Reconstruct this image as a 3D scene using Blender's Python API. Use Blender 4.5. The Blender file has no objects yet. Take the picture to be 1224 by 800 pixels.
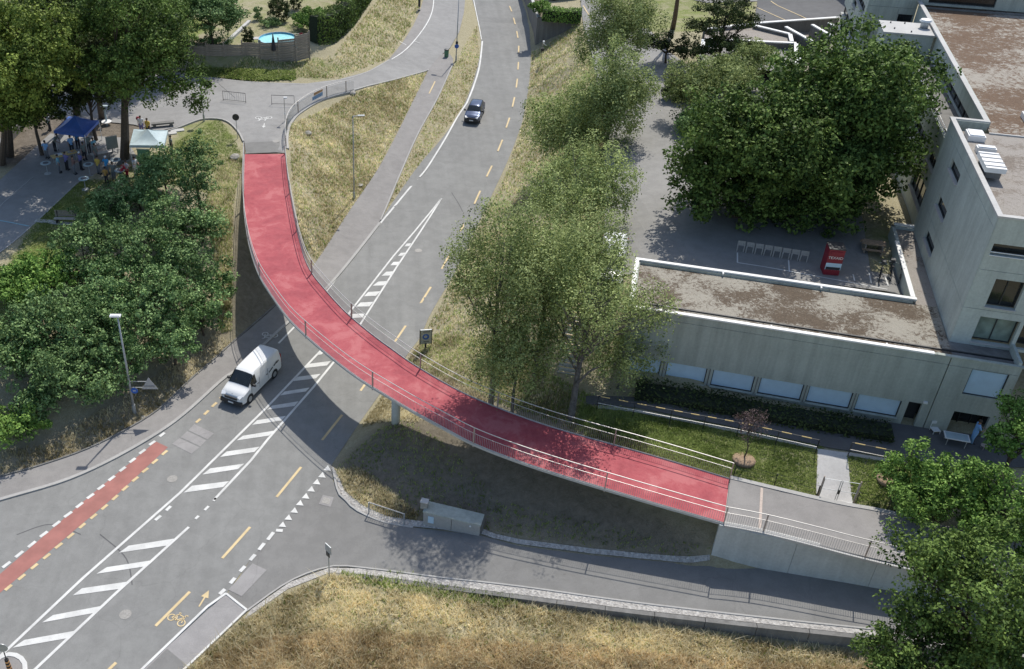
import bpy, math, random
import numpy as np
from mathutils import Vector, Matrix
from mathutils.geometry import delaunay_2d_cdt
PI = math.pi
scene = bpy.context.scene
C = scene.collection
random.seed(7); RNG = np.random.default_rng(7)

# ------------------------------------------------------------------ camera, light, exposure
CAM_H = 43.0; PITCH = 0.5927; FPX = 1164.4; PX0, PY0 = 449.6, 380.4      # drone 43 m above the road
cam_d = bpy.data.cameras.new('camera'); cam = bpy.data.objects.new('camera', cam_d); C.objects.link(cam)
cam.location = (0, 0, CAM_H); cam.rotation_euler = (PI/2 - PITCH, 0, 0)
cam_d.sensor_width = 36; cam_d.lens = FPX/1224*36
cam_d.shift_x = (612-PX0)/1224; cam_d.shift_y = -(400-PY0)/1224
cam_d.clip_start = .5; cam_d.clip_end = 6000
scene.camera = cam
SUN = Vector((.265, .665, 1.0)).normalized()
sd = bpy.data.lights.new('sun', 'SUN'); so = bpy.data.objects.new('sun', sd); C.objects.link(so)
so.rotation_euler = SUN.to_track_quat('Z', 'Y').to_euler(); so.location = (0, 0, 80)
sd.energy = 4.1; sd.angle = math.radians(.53); sd.color = (1, .95, .87)
W = bpy.data.worlds.new('World'); scene.world = W; W.use_nodes = True
nt = W.node_tree; bg = nt.nodes['Background']; sky = nt.nodes.new('ShaderNodeTexSky')
sky.sky_type = 'NISHITA'; sky.sun_disc = False
sky.sun_elevation = math.asin(SUN.z); sky.sun_rotation = math.atan2(SUN.x, SUN.y)
sky.air_density = 1.0; sky.dust_density = 1.2
nt.links.new(sky.outputs[0], bg.inputs[0]); bg.inputs[1].default_value = .15
scene.view_settings.view_transform = 'Standard'; scene.view_settings.look = 'None'
scene.view_settings.exposure = 0.04; scene.view_settings.gamma = 1

# ------------------------------------------------------------------ photo pixel -> place
cp, sp = math.cos(PITCH), math.sin(PITCH)
def ray(x, y):
    u = (x-PX0)/FPX; v = -(y-PY0)/FPX
    return np.array([u, cp+v*sp, -sp+v*cp])
def P(x, y, z=0.0):
    d = ray(x, y); t = (CAM_H-z)/-d[2]
    return np.array([d[0]*t, d[1]*t, z])
def zmain(Y): return 0.0 if Y < 80 else (min(Y, 190)-80)*.05
def M(x, y, dz=0.0):
    z = 0
    for _ in range(8): z = zmain(P(x, y, z+dz)[1])
    p = P(x, y, z+dz); return p

# ------------------------------------------------------------------ heights of the ground (surveyed break lines)
BL = []                                            # world (x,y,z) polylines
def bl(pts, z=None):
    out = []
    for p in pts:
        out.append(P(p[0], p[1], p[2] if len(p) > 2 else z))
    BL.append(out); return out
def blm(pts): BL.append([M(*p) for p in pts])
L_ROAD = [(-150,640),(0,597),(100,565),(199.5,510),(265,454),(286,439),(335,393),(395,338),(454,265),(498,202),(533,160),(556,123),(571,79),(575,48),(573,30),(564,0),(550,-40)]
R_ROAD = [(60,900),(172,800),(270,711),(301,667),(326,641),(345,617),(366,594),(397,556),(428.6,509),(453.6,473),(485,427.6),(502,405),(515,376),(547,321),(575,262),(604,200),(618,165),(626,139),(633,95),(634,60),(631,30),(623,0),(612,-40)]
blm(L_ROAD); blm(R_ROAD)
bl([(-150,615,0),(0,572,0),(47,559,0),(115.5,534,0),(184,496,0),(228,456,0),(278,412,0),(335,362,0),(378.7,313,.1),(410,265,.3),(452,202.6,.9),(480,150,1.7),(512.6,84,2.8)])
bl([(455,262,.1),(480,207,.8),(500,160,1.5),(523,118,2.2),(541.5,76,2.9),(555,30,3.2),(558,0,3.5),(556,-40,4)])
bl([(423,108,4.5),(460,100,3.9),(513,83.5,2.9),(528,65.6,2.85),(549,39,3.1),(554.6,15.7,3.4)])
bl([(-60,100,5.3),(150,85,5.2),(217,88,5.2),(240,92,5.2),(300,99,5.2),(365.6,101,5.1),(405,96,4.8),(439,86.6,4.3),(465,72,3.9),(494,31.5,3.9),(506,0,4.2),(512,-40,4.6)])
bl([(341,184,5.2),(339,160,5.2),(343,145,5.2),(352.5,139,5.2),(379,121,5.1),(400,113,4.9),(423,108,4.5)])
bl([(356,208,4.1),(354,184,4.6),(357,164,4.6),(366,149,4.6),(388,133,4.4),(408,123,4.2),(430,115,4.0)])
bl([(284,184,5.1),(279,160,5.2),(262,146,5.2),(210,152,5.2),(190,180,5.2)])
bl([(-80,330,5),(-30,360,4.9),(30,345,4.9),(90,300,4.9),(140,235,5.1),(200,200,5.2),(262,186,5.1)])
bl([(-80,150,5.2),(0,150,5.2),(60,160,5.2),(100,200,5.2),(40,240,5.1),(0,300,5)])
bl([(280,228,4.9),(277,300,3.3),(276,350,1.8),(277,395,.5)])
bl([(310,215,4.4),(318,270,3.0),(330,310,1.6),(350,330,.6)])
bl([(352,240,3.9),(360,275,2.4),(370,300,.9)])
bl([(-60,75,6),(180,75,6),(224,77,6),(300,79,6),(345,74,5.9),(368,68,5.8),(400,62,5.6),(430,40,5.5),(455,10,5.6),(470,-30,5.8)])
bl([(-60,64,6.9),(180,64,6.9),(228,63,7),(300,66,7),(345,61,7),(364,54,7)])
bl([(-60,20,7),(180,20,7),(340,15,7),(405,-10,7),(415,-60,7)]); bl([(-60,-120,7.4),(420,-120,7.4)])
# eastern bank and school ground
_yaw = -.293; _O = P(753.1, 365.5, 10.0)
def blab(pts): BL.append([np.array([_O[0]+a*math.cos(_yaw)-b*math.sin(_yaw), _O[1]+a*math.sin(_yaw)+b*math.cos(_yaw), z]) for a, b, z in pts])
bl([(692,27,5.8),(702,50,6.4),(712,85,6.8),(722,150,7.3),(724,220,7.4),(722,290,7.4)])
blab([(-1.9,9,7.5),(-4.6,9,7.4),(-4.6,4.4,7.35),(-1.9,4.4,7.4)]); blab([(-4.6,-.5,4.3),(-1.9,-.5,4.3),(-.3,-.5,4.3)]); blab([(-.4,6.2,8.0),(-.3,3,6.5)])
blab([(0,6.1,8.3),(6,6.1,8.9),(17,6.1,9.0)])
bl([(650,14,5.9),(642,-4,5.9),(630,-40,6)]); bl([(637,60,2.2),(665,44,3.8),(694,29,5.7)]); bl([(655,15,5.9),(692,20,5.9)])
bl([(636,57,2.1),(628,20,2.3),(624,0,2.6),(613,-40,3)])
bl([(735,35,6.8),(765,60,7.2),(765,200,8.0),(775,290,8.5),(900,318,9),(1060,343,9),(1040,260,9),(900,200,9),(900,60,8.6),(1000,0,8),(1224,0,8),(1400,200,8)])
bl([(520,438,1.0),(545,450,1.8),(600,476,3.0),(650,497,3.6),(700,512,4.0),(780,541,4.1),(872,570,4.2)])
bl([(530,405,1.2),(565,362,1.7),(600,290,1.8),(632,215,2.0),(650,160,2.4),(665,110,3.0)])
bl([(700,480,4.5),(860,478,4.5),(1107,510,4.5),(1200,528,4.5),(1300,545,4.5)]); bl([(1100,590,4.35),(1224,610,4.35)]); bl([(760,492,4.5),(985,537,4.5),(1100,556,4.5)])
bl([(872,573,4.28),(1000,603,4.25),(1095,622,4.22),(1300,665,4.2)])
bl([(848,671,1.5),(904,681.5,1.6),(1009,698.5,1.9),(1100,714,2.1),(1300,750,2.4)])
bl([(872,578,3.6),(1000,610,3.4),(1095,630,3.2),(1300,672,3.2)])
bl([(465,503,1.5),(500,500,1.9),(566,540,2.2),(650,575,2.3),(716,597,2.4),(800,624,2.6),(846,640,2.9)])
bl([(397,556,0),(398,568,0),(405,590,0),(415.5,599.5,.05),(426,610,.08),(457.5,624,.15),(494,631,.3),(573,640,.55),(620,653,.75),(705,664,1.0),(826,675,1.4),(848,671,1.48)])
bl([(295,731,0),(347,695,.05),(394.5,678,.1),(431,679,.2),(526,691,.42),(620,700,.7),(760,718,1.14),(920,736.6,1.63),(1040,749,1.93),(1300,785,2.3)])
bl([(290,745,.05),(347,708,.1),(430,688,.18),(526,702,.3),(600,716,.42),(757,741.5,.68),(920,763,.9),(1040,778,1.1),(1300,820,1.3)])
bl([(222,800,0),(295,730.5,0)]); bl([(230,860,.1),(420,790,.7),(700,800,.8),(1000,830,1.0),(1300,900,1.1)])
bl([(200,950,.1),(600,950,.6),(1300,1000,.9)])
for x, y, z in ((60,60,8),(-300,10,0),(0,0,0),(300,10,1),(-300,110,5),(-300,300,8),(0,300,9),(300,300,6),(300,120,4.6),(-120,60,3),(-70,20,0)):
    BL.append([np.array([x, y, z], float)])
def densify(pl, step=1.5):
    out = [pl[0]]
    for a, b in zip(pl, pl[1:]):
        n = max(1, int(np.linalg.norm(b[:2]-a[:2])/step))
        out += [a+(b-a)*k/n for k in range(1, n+1)]
    return out
def build_height():
    pts = []; seen = set()
    for pl in BL:
        for p in densify(pl):
            k = (round(p[0]/.12), round(p[1]/.12))
            if k not in seen: seen.add(k); pts.append(p)
    A_ = np.array(pts)
    vs, es, fs, *_ = delaunay_2d_cdt([Vector(p[:2]) for p in A_], [], [], 0, 1e-6)
    V2 = np.array([v[:] for v in vs]); 
    idx = [int(np.argmin(((A_[:, :2]-v)**2).sum(1))) for v in V2]
    Z = A_[idx, 2]
    x0, y0, h = -70.0, 15.0, .4; nx, ny = 480, 430
    gx = x0+np.arange(nx)*h; gy = y0+np.arange(ny)*h
    G_ = np.zeros((ny, nx))
    for f in fs:
        a, b, c = V2[f[0]], V2[f[1]], V2[f[2]]
        lo = np.minimum(np.minimum(a, b), c); hi = np.maximum(np.maximum(a, b), c)
        i0 = max(0, math.floor((lo[0]-x0)/h)); i1 = min(nx, math.ceil((hi[0]-x0)/h)+1)
        j0 = max(0, math.floor((lo[1]-y0)/h)); j1 = min(ny, math.ceil((hi[1]-y0)/h)+1)
        if i0 >= i1 or j0 >= j1: continue
        X, Y = np.meshgrid(gx[i0:i1], gy[j0:j1])
        d = (b[1]-c[1])*(a[0]-c[0])+(c[0]-b[0])*(a[1]-c[1])
        if abs(d) < 1e-9: continue
        u = ((b[1]-c[1])*(X-c[0])+(c[0]-b[0])*(Y-c[1]))/d
        v = ((c[1]-a[1])*(X-c[0])+(a[0]-c[0])*(Y-c[1]))/d
        w = 1-u-v; m = (u > -1e-6) & (v > -1e-6) & (w > -1e-6)
        G_[j0:j1, i0:i1][m] = (u*Z[f[0]]+v*Z[f[1]]+w*Z[f[2]])[m]
    for _ in range(2):
        Gp = np.pad(G_, 1, mode='edge')
        G_ = (Gp[1:-1, 1:-1]*4+(Gp[:-2, 1:-1]+Gp[2:, 1:-1]+Gp[1:-1, :-2]+Gp[1:-1, 2:])*2+Gp[:-2, :-2]+Gp[2:, :-2]+Gp[:-2, 2:]+Gp[2:, 2:])/16
    return x0, y0, h, nx, ny, G_
HX, HY, HH, HNX, HNY, HG = build_height()
def hf0(x, y):
    x = np.asarray(x, float); y = np.asarray(y, float)
    u = np.clip((x-HX)/HH, 0, HNX-1.001); v = np.clip((y-HY)/HH, 0, HNY-1.001)
    i = u.astype(int); j = v.astype(int); a = u-i; b = v-j
    return HG[j, i]*(1-a)*(1-b)+HG[j, i+1]*a*(1-b)+HG[j+1, i]*(1-a)*b+HG[j+1, i+1]*a*b
SRV = [(431,679,.2),(526,691,.45),(620,701.5,.75),(760,721,1.2),(920,739.6,1.7),(1040,752.5,2.0),(1300,790,2.4)]
_sx = [P(*q)[0] for q in SRV]; _sz = [q[2] for q in SRV]
def hsrv(x, y):
    x = np.asarray(x, float); z = np.interp(x, [-12.0, P(394.5, 678, .1)[0]]+_sx, [0.0, .1]+_sz)
    w = np.clip((x+1.5)/3, 0, 1); return hf0(x, y)*(1-w)+(z+.02)*w
def hramp(x, y):
    return np.interp(np.asarray(x, float), [19.0, 36.0], [4.32, 4.2])
CUR = [hf0]
def hf(x, y): return CUR[0](x, y)
def G(x, y, up=0.0):
    d = ray(x, y); z = np.linspace(16, -1.5, 300)
    t = (CAM_H-z)/-d[2]; X = d[0]*t; Y = d[1]*t
    g = hf(X, Y)+up; k = np.argmax(z < g) if (z < g).any() else len(z)-1
    k = max(k, 1); f0 = z[k-1]-g[k-1]; f1 = z[k]-g[k]; s = f0/(f0-f1) if f0 != f1 else 0
    return np.array([X[k-1]+(X[k]-X[k-1])*s, Y[k-1]+(Y[k]-Y[k-1])*s, float(z[k-1]+(z[k]-z[k-1])*s)])
def GW(pts, up=0.0): return [G(p[0], p[1], up)[:2] for p in pts]
_vt = np.random.default_rng(99).uniform(0, 1, (257, 257))
def vnoise(x, y, f):
    """smooth value noise 0..1"""
    t = 0; amp = 0
    for k, g in enumerate((1, 2.1, 4.3)):
        u = (np.asarray(x)*f*g+31.7*k) % 256; v = (np.asarray(y)*f*g+17.3*k) % 256; i = u.astype(int); j = v.astype(int); a = u-i; b = v-j; a = a*a*(3-2*a); b = b*b*(3-2*b)
        t = t+(_vt[j, i]*(1-a)*(1-b)+_vt[j, i+1]*a*(1-b)+_vt[j+1, i]*(1-a)*b+_vt[j+1, i+1]*a*b)*.5**k; amp += .5**k
    return t/amp
def inpoly(X, Y, poly):
    X = np.asarray(X); Y = np.asarray(Y); c = np.zeros(X.shape, bool); n = len(poly)
    for i in range(n):
        x1, y1 = poly[i][0], poly[i][1]; x2, y2 = poly[i-1][0], poly[i-1][1]
        if y1 == y2: continue
        c ^= ((y1 > Y) != (y2 > Y)) & (X < (x2-x1)*(Y-y1)/(y2-y1)+x1)
    return c

# ------------------------------------------------------------------ materials
MATS = {}
def nodes(name):
    m = bpy.data.materials.new(name); m.use_nodes = True; MATS[name] = m
    return m, m.node_tree, m.node_tree.nodes['Principled BSDF']
def noise(t, scale, detail=4, rough=.6, vec=None, dist=0):
    n = t.nodes.new('ShaderNodeTexNoise'); n.inputs['Scale'].default_value = scale
    n.inputs['Detail'].default_value = detail; n.inputs['Roughness'].default_value = rough; n.inputs['Distortion'].default_value = dist
    if vec is not None: t.links.new(vec, n.inputs['Vector'])
    return n.outputs['Fac']
def ramp(t, fac, stops):
    r = t.nodes.new('ShaderNodeValToRGB'); e = r.color_ramp.elements
    while len(e) < len(stops): e.new(.5)
    for el, (p, c) in zip(e, stops):
        el.position = p; el.color = (*c, 1) if len(c) == 3 else c
    t.links.new(fac, r.inputs[0]); return r.outputs[0]
def mix(t, fac, a, b, mode='MIX'):
    n = t.nodes.new('ShaderNodeMix'); n.data_type = 'RGBA'; n.blend_type = mode
    if isinstance(fac, float): n.inputs[0].default_value = fac
    else: t.links.new(fac, n.inputs[0])
    for s, v in ((6, a), (7, b)):
        if isinstance(v, tuple): n.inputs[s].default_value = (*v, 1)
        else: t.links.new(v, n.inputs[s])
    return n.outputs[2]
def objvec(t, sc=(1, 1, 1), rot=0):
    c = t.nodes.new('ShaderNodeTexCoord'); m = t.nodes.new('ShaderNodeMapping')
    m.inputs['Scale'].default_value = sc; m.inputs['Rotation'].default_value = (0, 0, rot)
    t.links.new(c.outputs['Object'], m.inputs[0]); return m.outputs[0]
def bump(t, b, fac, strength=.3, dist=.02):
    n = t.nodes.new('ShaderNodeBump'); n.inputs['Strength'].default_value = strength; n.inputs['Distance'].default_value = dist
    t.links.new(fac, n.inputs['Height']); t.links.new(n.outputs[0], b.inputs['Normal'])
def grey(v, t=(1, 1, 1)): return (v*t[0], v*t[1], v*t[2])
def simple(name, col, rough=.6, var=.12, scale=3.0, metal=0.0, bmp=.0, spec=.5, bscale=40):
    m, t, b = nodes(name); v = objvec(t)
    c0 = tuple(x*(1-var) for x in col); c1 = tuple(min(1, x*(1+var)) for x in col)
    t.links.new(ramp(t, noise(t, scale, 5, .65, v), [(.3, c0), (.7, c1)]), b.inputs['Base Color'])
    b.inputs['Roughness'].default_value = rough; b.inputs['Metallic'].default_value = metal
    b.inputs['Specular IOR Level'].default_value = spec
    if bmp: bump(t, b, noise(t, bscale, 3, .6, v), bmp, .01)
    return m
def asphalt(name, base, tint=(1, 1, 1), streak=0, ang=0, patch=.12):
    m, t, b = nodes(name); v = objvec(t)
    big = ramp(t, noise(t, .13, 5, .62, v), [(.44, grey(base*(1-patch), tint)), (.56, grey(base*(1+patch*.9), tint))])
    mid = mix(t, .45, big, ramp(t, noise(t, 1.1, 6, .7, v), [(.42, grey(base*.82, tint)), (.58, grey(base*1.14, tint))]))
    fine = mix(t, .28, mid, ramp(t, noise(t, 26, 3, .8, v), [(.3, grey(base*.5, tint)), (.7, grey(base*1.5, tint))]))
    col = fine
    if streak:
        vs = objvec(t, (1.1, .035, 1), ang)
        st = ramp(t, noise(t, 1.0, 3, .55, vs), [(.36, grey(.82)), (.64, grey(1.16))])
        col = mix(t, float(streak), col, mix(t, 1.0, col, st, 'MULTIPLY'))
    # faint sealed cracks
    vo = t.nodes.new('ShaderNodeTexVoronoi'); vo.feature = 'DISTANCE_TO_EDGE'; vo.inputs['Scale'].default_value = .16
    dn = t.nodes.new('ShaderNodeMapping'); t.links.new(v, dn.inputs[0])
    wr = t.nodes.new('ShaderNodeVectorMath'); wr.operation = 'ADD'
    nn = t.nodes.new('ShaderNodeTexNoise'); nn.inputs['Scale'].default_value = .8; t.links.new(v, nn.inputs['Vector'])
    t.links.new(dn.outputs[0], wr.inputs[0]); t.links.new(nn.outputs['Color'], wr.inputs[1]); t.links.new(wr.outputs[0], vo.inputs['Vector'])
    cr = ramp(t, vo.outputs['Distance'], [(.0, grey(.90)), (.006, grey(1.0))])
    col = mix(t, 1.0, col, cr, 'MULTIPLY')
    sp_ = ramp(t, noise(t, 1.7, 4, .65, v, .4), [(.66, grey(1.0)), (.74, grey(.86))]); col = mix(t, 1.0, col, sp_, 'MULTIPLY')
    t.links.new(col, b.inputs['Base Color']); b.inputs['Roughness'].default_value = .88; b.inputs['Specular IOR Level'].default_value = .3
    bump(t, b, noise(t, 60, 2, .6, v), .25, .006)
    return m
rd = G(385, 440)-G(60, 790); RANG = math.atan2(rd[0], rd[1])
asphalt('road_asphalt', .235, (1.0, 1.0, .955), .28, RANG, .09)
asphalt('lane_asphalt', .21, (1.0, .985, .94), patch=.10)
asphalt('path_asphalt', .28, (1.0, .985, .95))
asphalt('pavement_asphalt', .26, (1.03, .985, .94))
asphalt('yard_asphalt', .26, (1.02, 1.0, .95))
asphalt('dark_asphalt', .12, (1, 1, 1.0))
asphalt('patch_asphalt', .30, (1.02, .985, .96), patch=.08)
def paint(name, col, wear=.55):
    m, t, b = nodes(name); v = objvec(t)
    w = ramp(t, noise(t, 14, 6, .75, v), [(.30, (.0, .0, .0)), (.46, (1, 1, 1))])
    w2 = ramp(t, noise(t, .9, 3, .6, v), [(.35, (.8, .8, .8)), (.65, (1, 1, 1))])
    c = mix(t, 1.0, mix(t, w, tuple(x*wear+.25*(1-wear) for x in col), col), w2, 'MULTIPLY')
    t.links.new(c, b.inputs['Base Color']); b.inputs['Roughness'].default_value = .75; return m
paint('white_paint', (.70, .70, .67), .6); paint('yellow_paint', (.68, .53, .29), .6)
paint('red_lane_paint', (.38, .155, .13), .8); paint('blue_paint', (.35, .55, .60), .7)
def red_deck():
    m, t, b = nodes('red_deck_coating'); v = objvec(t)
    a = ramp(t, noise(t, .45, 7, .68, v, .5), [(.41, (.20, .008, .024)), (.47, (.31, .034, .050)), (.53, (.37, .060, .072)), (.60, (.50, .17, .17))])
    d = ramp(t, noise(t, 2.6, 6, .7, v), [(.26, (.22, .012, .026)), (.40, (.42, .08, .095)), (.74, (.52, .15, .16))])
    c = mix(t, .45, a, d)
    c = mix(t, .25, c, ramp(t, noise(t, 40, 2, .7, v), [(.3, (.24, .026, .036)), (.7, (.52, .14, .155))]))
    t.links.new(c, b.inputs['Base Color']); b.inputs['Roughness'].default_value = .8; bump(t, b, noise(t, 50, 2, .6, v), .2, .005)
red_deck()
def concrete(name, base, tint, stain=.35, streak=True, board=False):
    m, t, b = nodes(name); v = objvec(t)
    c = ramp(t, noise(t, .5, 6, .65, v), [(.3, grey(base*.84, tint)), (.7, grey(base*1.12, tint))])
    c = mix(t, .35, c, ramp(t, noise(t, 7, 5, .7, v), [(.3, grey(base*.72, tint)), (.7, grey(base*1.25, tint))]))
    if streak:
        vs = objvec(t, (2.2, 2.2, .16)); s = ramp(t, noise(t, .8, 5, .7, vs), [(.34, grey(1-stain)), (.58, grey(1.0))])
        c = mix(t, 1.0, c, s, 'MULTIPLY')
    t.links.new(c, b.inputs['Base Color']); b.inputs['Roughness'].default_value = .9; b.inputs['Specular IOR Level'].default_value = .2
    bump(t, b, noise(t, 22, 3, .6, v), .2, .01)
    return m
concrete('wall_concrete', .47, (.93, 1.0, .89), .22)
concrete('pale_concrete', .50, (1, .99, .95), .15, False)
concrete('tower_concrete', .55, (.92, 1.0, .93), .16)
concrete('kerb_concrete', .40, (1, .98, .93), .2, False)
concrete('ramp_concrete', .55, (.95, 1.0, .98), .14)
concrete('footpath_concrete', .52, (1, .98, .95), .1, False)
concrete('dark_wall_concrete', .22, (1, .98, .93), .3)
def gravel(name, lo, hi, sc=26):
    m, t, b = nodes(name); v = objvec(t)
    vo = t.nodes.new('ShaderNodeTexVoronoi'); vo.inputs['Scale'].default_value = sc/3; t.links.new(v, vo.inputs['Vector'])
    c = ramp(t, vo.outputs['Color'], [(.0, lo), (1, hi)])
    c = mix(t, .4, c, ramp(t, noise(t, sc*.3, 5, .8, v), [(.3, lo), (.7, hi)]))
    t.links.new(c, b.inputs['Base Color']); b.inputs['Roughness'].default_value = .95; bump(t, b, vo.outputs['Distance'], .9, .04)
gravel('gravel_strip', (.20, .185, .17), (.62, .60, .56)); 
def roofgravel(name, pale, moss, thr, scale, big=.35):
    m, t, b = nodes(name); v = objvec(t)
    g = ramp(t, noise(t, 16, 5, .85, v), [(.25, tuple(x*.6 for x in pale)), (.75, tuple(x*1.25 for x in pale))])
    mm = ramp(t, noise(t, 9, 6, .8, v), [(.3, tuple(x*.5 for x in moss)), (.7, tuple(x*1.3 for x in moss))])
    a = noise(t, scale, 9, .82, v, 1.0); bgn = noise(t, big, 4, .6, v, .5)
    ad = t.nodes.new('ShaderNodeMath'); ad.operation = 'MULTIPLY_ADD'; t.links.new(bgn, ad.inputs[0]); ad.inputs[1].default_value = .75; t.links.new(a, ad.inputs[2])
    mk = ramp(t, ad.outputs[0], [(thr-.03, (0, 0, 0)), (thr+.05, (1, 1, 1))])
    t.links.new(mix(t, mk, g, mm), b.inputs['Base Color']); b.inputs['Roughness'].default_value = .95
    bump(t, b, a, .8, .06); return m
roofgravel('low_roof_gravel', (.36, .335, .28), (.12, .09, .062), .862, 4.2)
roofgravel('tower_roof_gravel', (.36, .33, .28), (.15, .095, .058), .845, 2.4, .14)
roofgravel('stair_roof_gravel', (.34, .31, .275), (.22, .185, .15), .93, 4.0)
def terrain_mat():
    m, t, b = nodes('ground_grass'); v = objvec(t)
    at = t.nodes.new('ShaderNodeAttribute'); at.attribute_name = 'zone'; sep = t.nodes.new('ShaderNodeSeparateColor'); t.links.new(at.outputs['Color'], sep.inputs[0])
    n1 = noise(t, .55, 8, .72, v, .6); n2 = noise(t, 5.5, 6, .8, v, 1.2); n3 = noise(t, 2.0, 7, .75, v, .6)
    dry = ramp(t, n2, [(.28, (.17, .15, .08)), (.5, (.38, .345, .23)), (.72, (.56, .52, .39))])
    dry2 = ramp(t, n3, [(.3, (.30, .265, .16)), (.7, (.46, .415, .29))]); dry = mix(t, .45, dry, dry2)
    grn = ramp(t, n2, [(.28, (.10, .135, .035)), (.7, (.30, .33, .12))])
    ad = t.nodes.new('ShaderNodeMath'); ad.operation = 'ADD'; t.links.new(sep.outputs[0], ad.inputs[0])
    sc_ = t.nodes.new('ShaderNodeMath'); sc_.operation = 'MULTIPLY_ADD'; t.links.new(n1, sc_.inputs[0]); sc_.inputs[1].default_value = 1.5; sc_.inputs[2].default_value = -.75
    t.links.new(sc_.outputs[0], ad.inputs[1])
    c = mix(t, ramp(t, ad.outputs[0], [(.3, (0, 0, 0)), (.75, (1, 1, 1))]), dry, grn)
    soil = ramp(t, n3, [(.3, (.11, .095, .075)), (.7, (.25, .215, .175))])
    c = mix(t, sep.outputs[1], c, soil)
    straw = ramp(t, n2, [(.3, (.30, .225, .12)), (.7, (.60, .50, .33))])
    c = mix(t, sep.outputs[2], c, straw)
    t.links.new(c, b.inputs['Base Color']); b.inputs['Roughness'].default_value = .95; b.inputs['Specular IOR Level'].default_value = .1
    bump(t, b, n2, .8, .12)
terrain_mat()
def leafmat(name, lo, hi, trans=.28):
    m, t, b = nodes(name); at = t.nodes.new('ShaderNodeAttribute'); at.attribute_name = 'tint'
    oi = t.nodes.new('ShaderNodeObjectInfo')
    c = ramp(t, at.outputs['Fac'], [(.0, lo), (1.0, hi)])
    hs = t.nodes.new('ShaderNodeHueSaturation'); mr = t.nodes.new('ShaderNodeMapRange'); mr.inputs[3].default_value = .88; mr.inputs[4].default_value = 1.12
    t.links.new(oi.outputs['Random'], mr.inputs[0]); t.links.new(mr.outputs[0], hs.inputs['Value']); t.links.new(c, hs.inputs['Color'])
    t.links.new(hs.outputs[0], b.inputs['Base Color']); b.inputs['Roughness'].default_value = .6; b.inputs['Specular IOR Level'].default_value = .12
    tr = t.nodes.new('ShaderNodeBsdfTranslucent'); t.links.new(hs.outputs[0], tr.inputs[0]); mx = t.nodes.new('ShaderNodeMixShader'); mx.inputs[0].default_value = trans
    out = t.nodes['Material Output']; t.links.new(b.outputs[0], mx.inputs[1]); t.links.new(tr.outputs[0], mx.inputs[2]); t.links.new(mx.outputs[0], out.inputs[0])
leafmat('maple_leaves', (.02, .045, .010), (.21, .31, .075), .10); leafmat('birch_leaves', (.085, .125, .032), (.52, .60, .25), .34)
leafmat('bush_leaves', (.02, .065, .014), (.33, .48, .19), .10); leafmat('yellow_leaves', (.035, .07, .012), (.32, .40, .09), .15)
leafmat('dark_leaves', (.022, .034, .014), (.11, .145, .05), .2); leafmat('plum_leaves', (.07, .045, .045), (.22, .17, .16), .2)
leafmat('bright_leaves', (.035, .095, .014), (.32, .50, .12), .16); leafmat('dry_grass_blades', (.38, .32, .17), (.92, .84, .60), .55)
leafmat('green_grass_blades', (.17, .24, .06), (.46, .54, .20), .55); leafmat('wheat_blades', (.42, .31, .16), (.92, .78, .52), .5)
simple('bark', (.085, .065, .05), .9, .35, 6, bmp=.5); simple('birch_bark', (.13, .12, .105), .85, .5, 5, bmp=.4)
simple('steel_rail', (.55, .53, .50), .4, .08, 4, .35); simple('galvanised', (.42, .44, .45), .5, .12, 5, .4)
simple('brown_post', (.42, .34, .29), .6, .15, 6); simple('dark_metal', (.05, .052, .055), .5, .15, 5, .3)
simple('white_plastic', (.74, .75, .76), .45, .05, 3); simple('black_rubber', (.02, .02, .021), .85, .2, 10)
simple('timber', (.30, .26, .215), .9, .3, 5, bmp=.4); simple('roof_tile', (.12, .12, .13), .85, .15, 5)
simple('render_wall', (.50, .48, .43), .9, .08, 2); simple('blue_tarp', (.06, .15, .50), .45, .12, 2); simple('pale_tarp', (.42, .52, .55), .5, .1, 2)
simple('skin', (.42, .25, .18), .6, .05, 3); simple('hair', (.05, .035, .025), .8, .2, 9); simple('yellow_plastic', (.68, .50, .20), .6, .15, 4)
simple('white_metal', (.78, .78, .76), .45, .06, 3); simple('blind_blue', (.50, .66, .78), .8, .06, 2); simple('red_paint', (.24, .015, .032), .5, .1, 3)
simple('boulder', (.36, .34, .30), .95, .3, 3, bmp=.8, bscale=6); simple('mulch', (.34, .24, .16), .95, .35, 8, bmp=.8)
simple('cover_metal', (.30, .29, .27), .7, .25, 14, .2, bmp=.4); simple('blue_sign', (.03, .12, .45), .4, .06, 3)
simple('green_board', (.09, .22, .13), .6, .15, 3); simple('grey_board', (.22, .25, .23), .6, .15, 3); simple('orange_cloth', (.65, .33, .12), .8, .1, 3)
simple('van_paint', (.78, .79, .78), .28, .03, 1.5, spec=.6); simple('car_paint', (.060, .085, .15), .25, .06, 2, .5, spec=.6)
simple('bumper_plastic', (.035, .036, .038), .6, .1, 5); simple('headlamp', (.75, .77, .78), .15, .04, 3, .1); simple('rear_light', (.35, .02, .02), .25, .05, 3)
simple('shirt_blue', (.24, .45, .75), .85, .08, 4); simple('shirt_violet', (.20, .19, .42), .85, .08, 4); simple('shirt_yellow', (.58, .42, .09), .85, .08, 4)
simple('shirt_red', (.40, .02, .045), .85, .08, 4); simple('shirt_white', (.66, .68, .72), .85, .06, 4); simple('shirt_cyan', (.05, .30, .62), .85, .08, 4)
simple('shirt_brown', (.20, .12, .11), .85, .08, 4); simple('shirt_teal', (.18, .42, .52), .85, .08, 4); simple('trousers_dark', (.03, .032, .04), .85, .15, 4)
simple('trousers_grey', (.16, .17, .19), .85, .1, 4); simple('shirt_grey', (.20, .22, .20), .85, .1, 4); simple('shirt_orange', (.52, .29, .08), .85, .1, 4)
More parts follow.
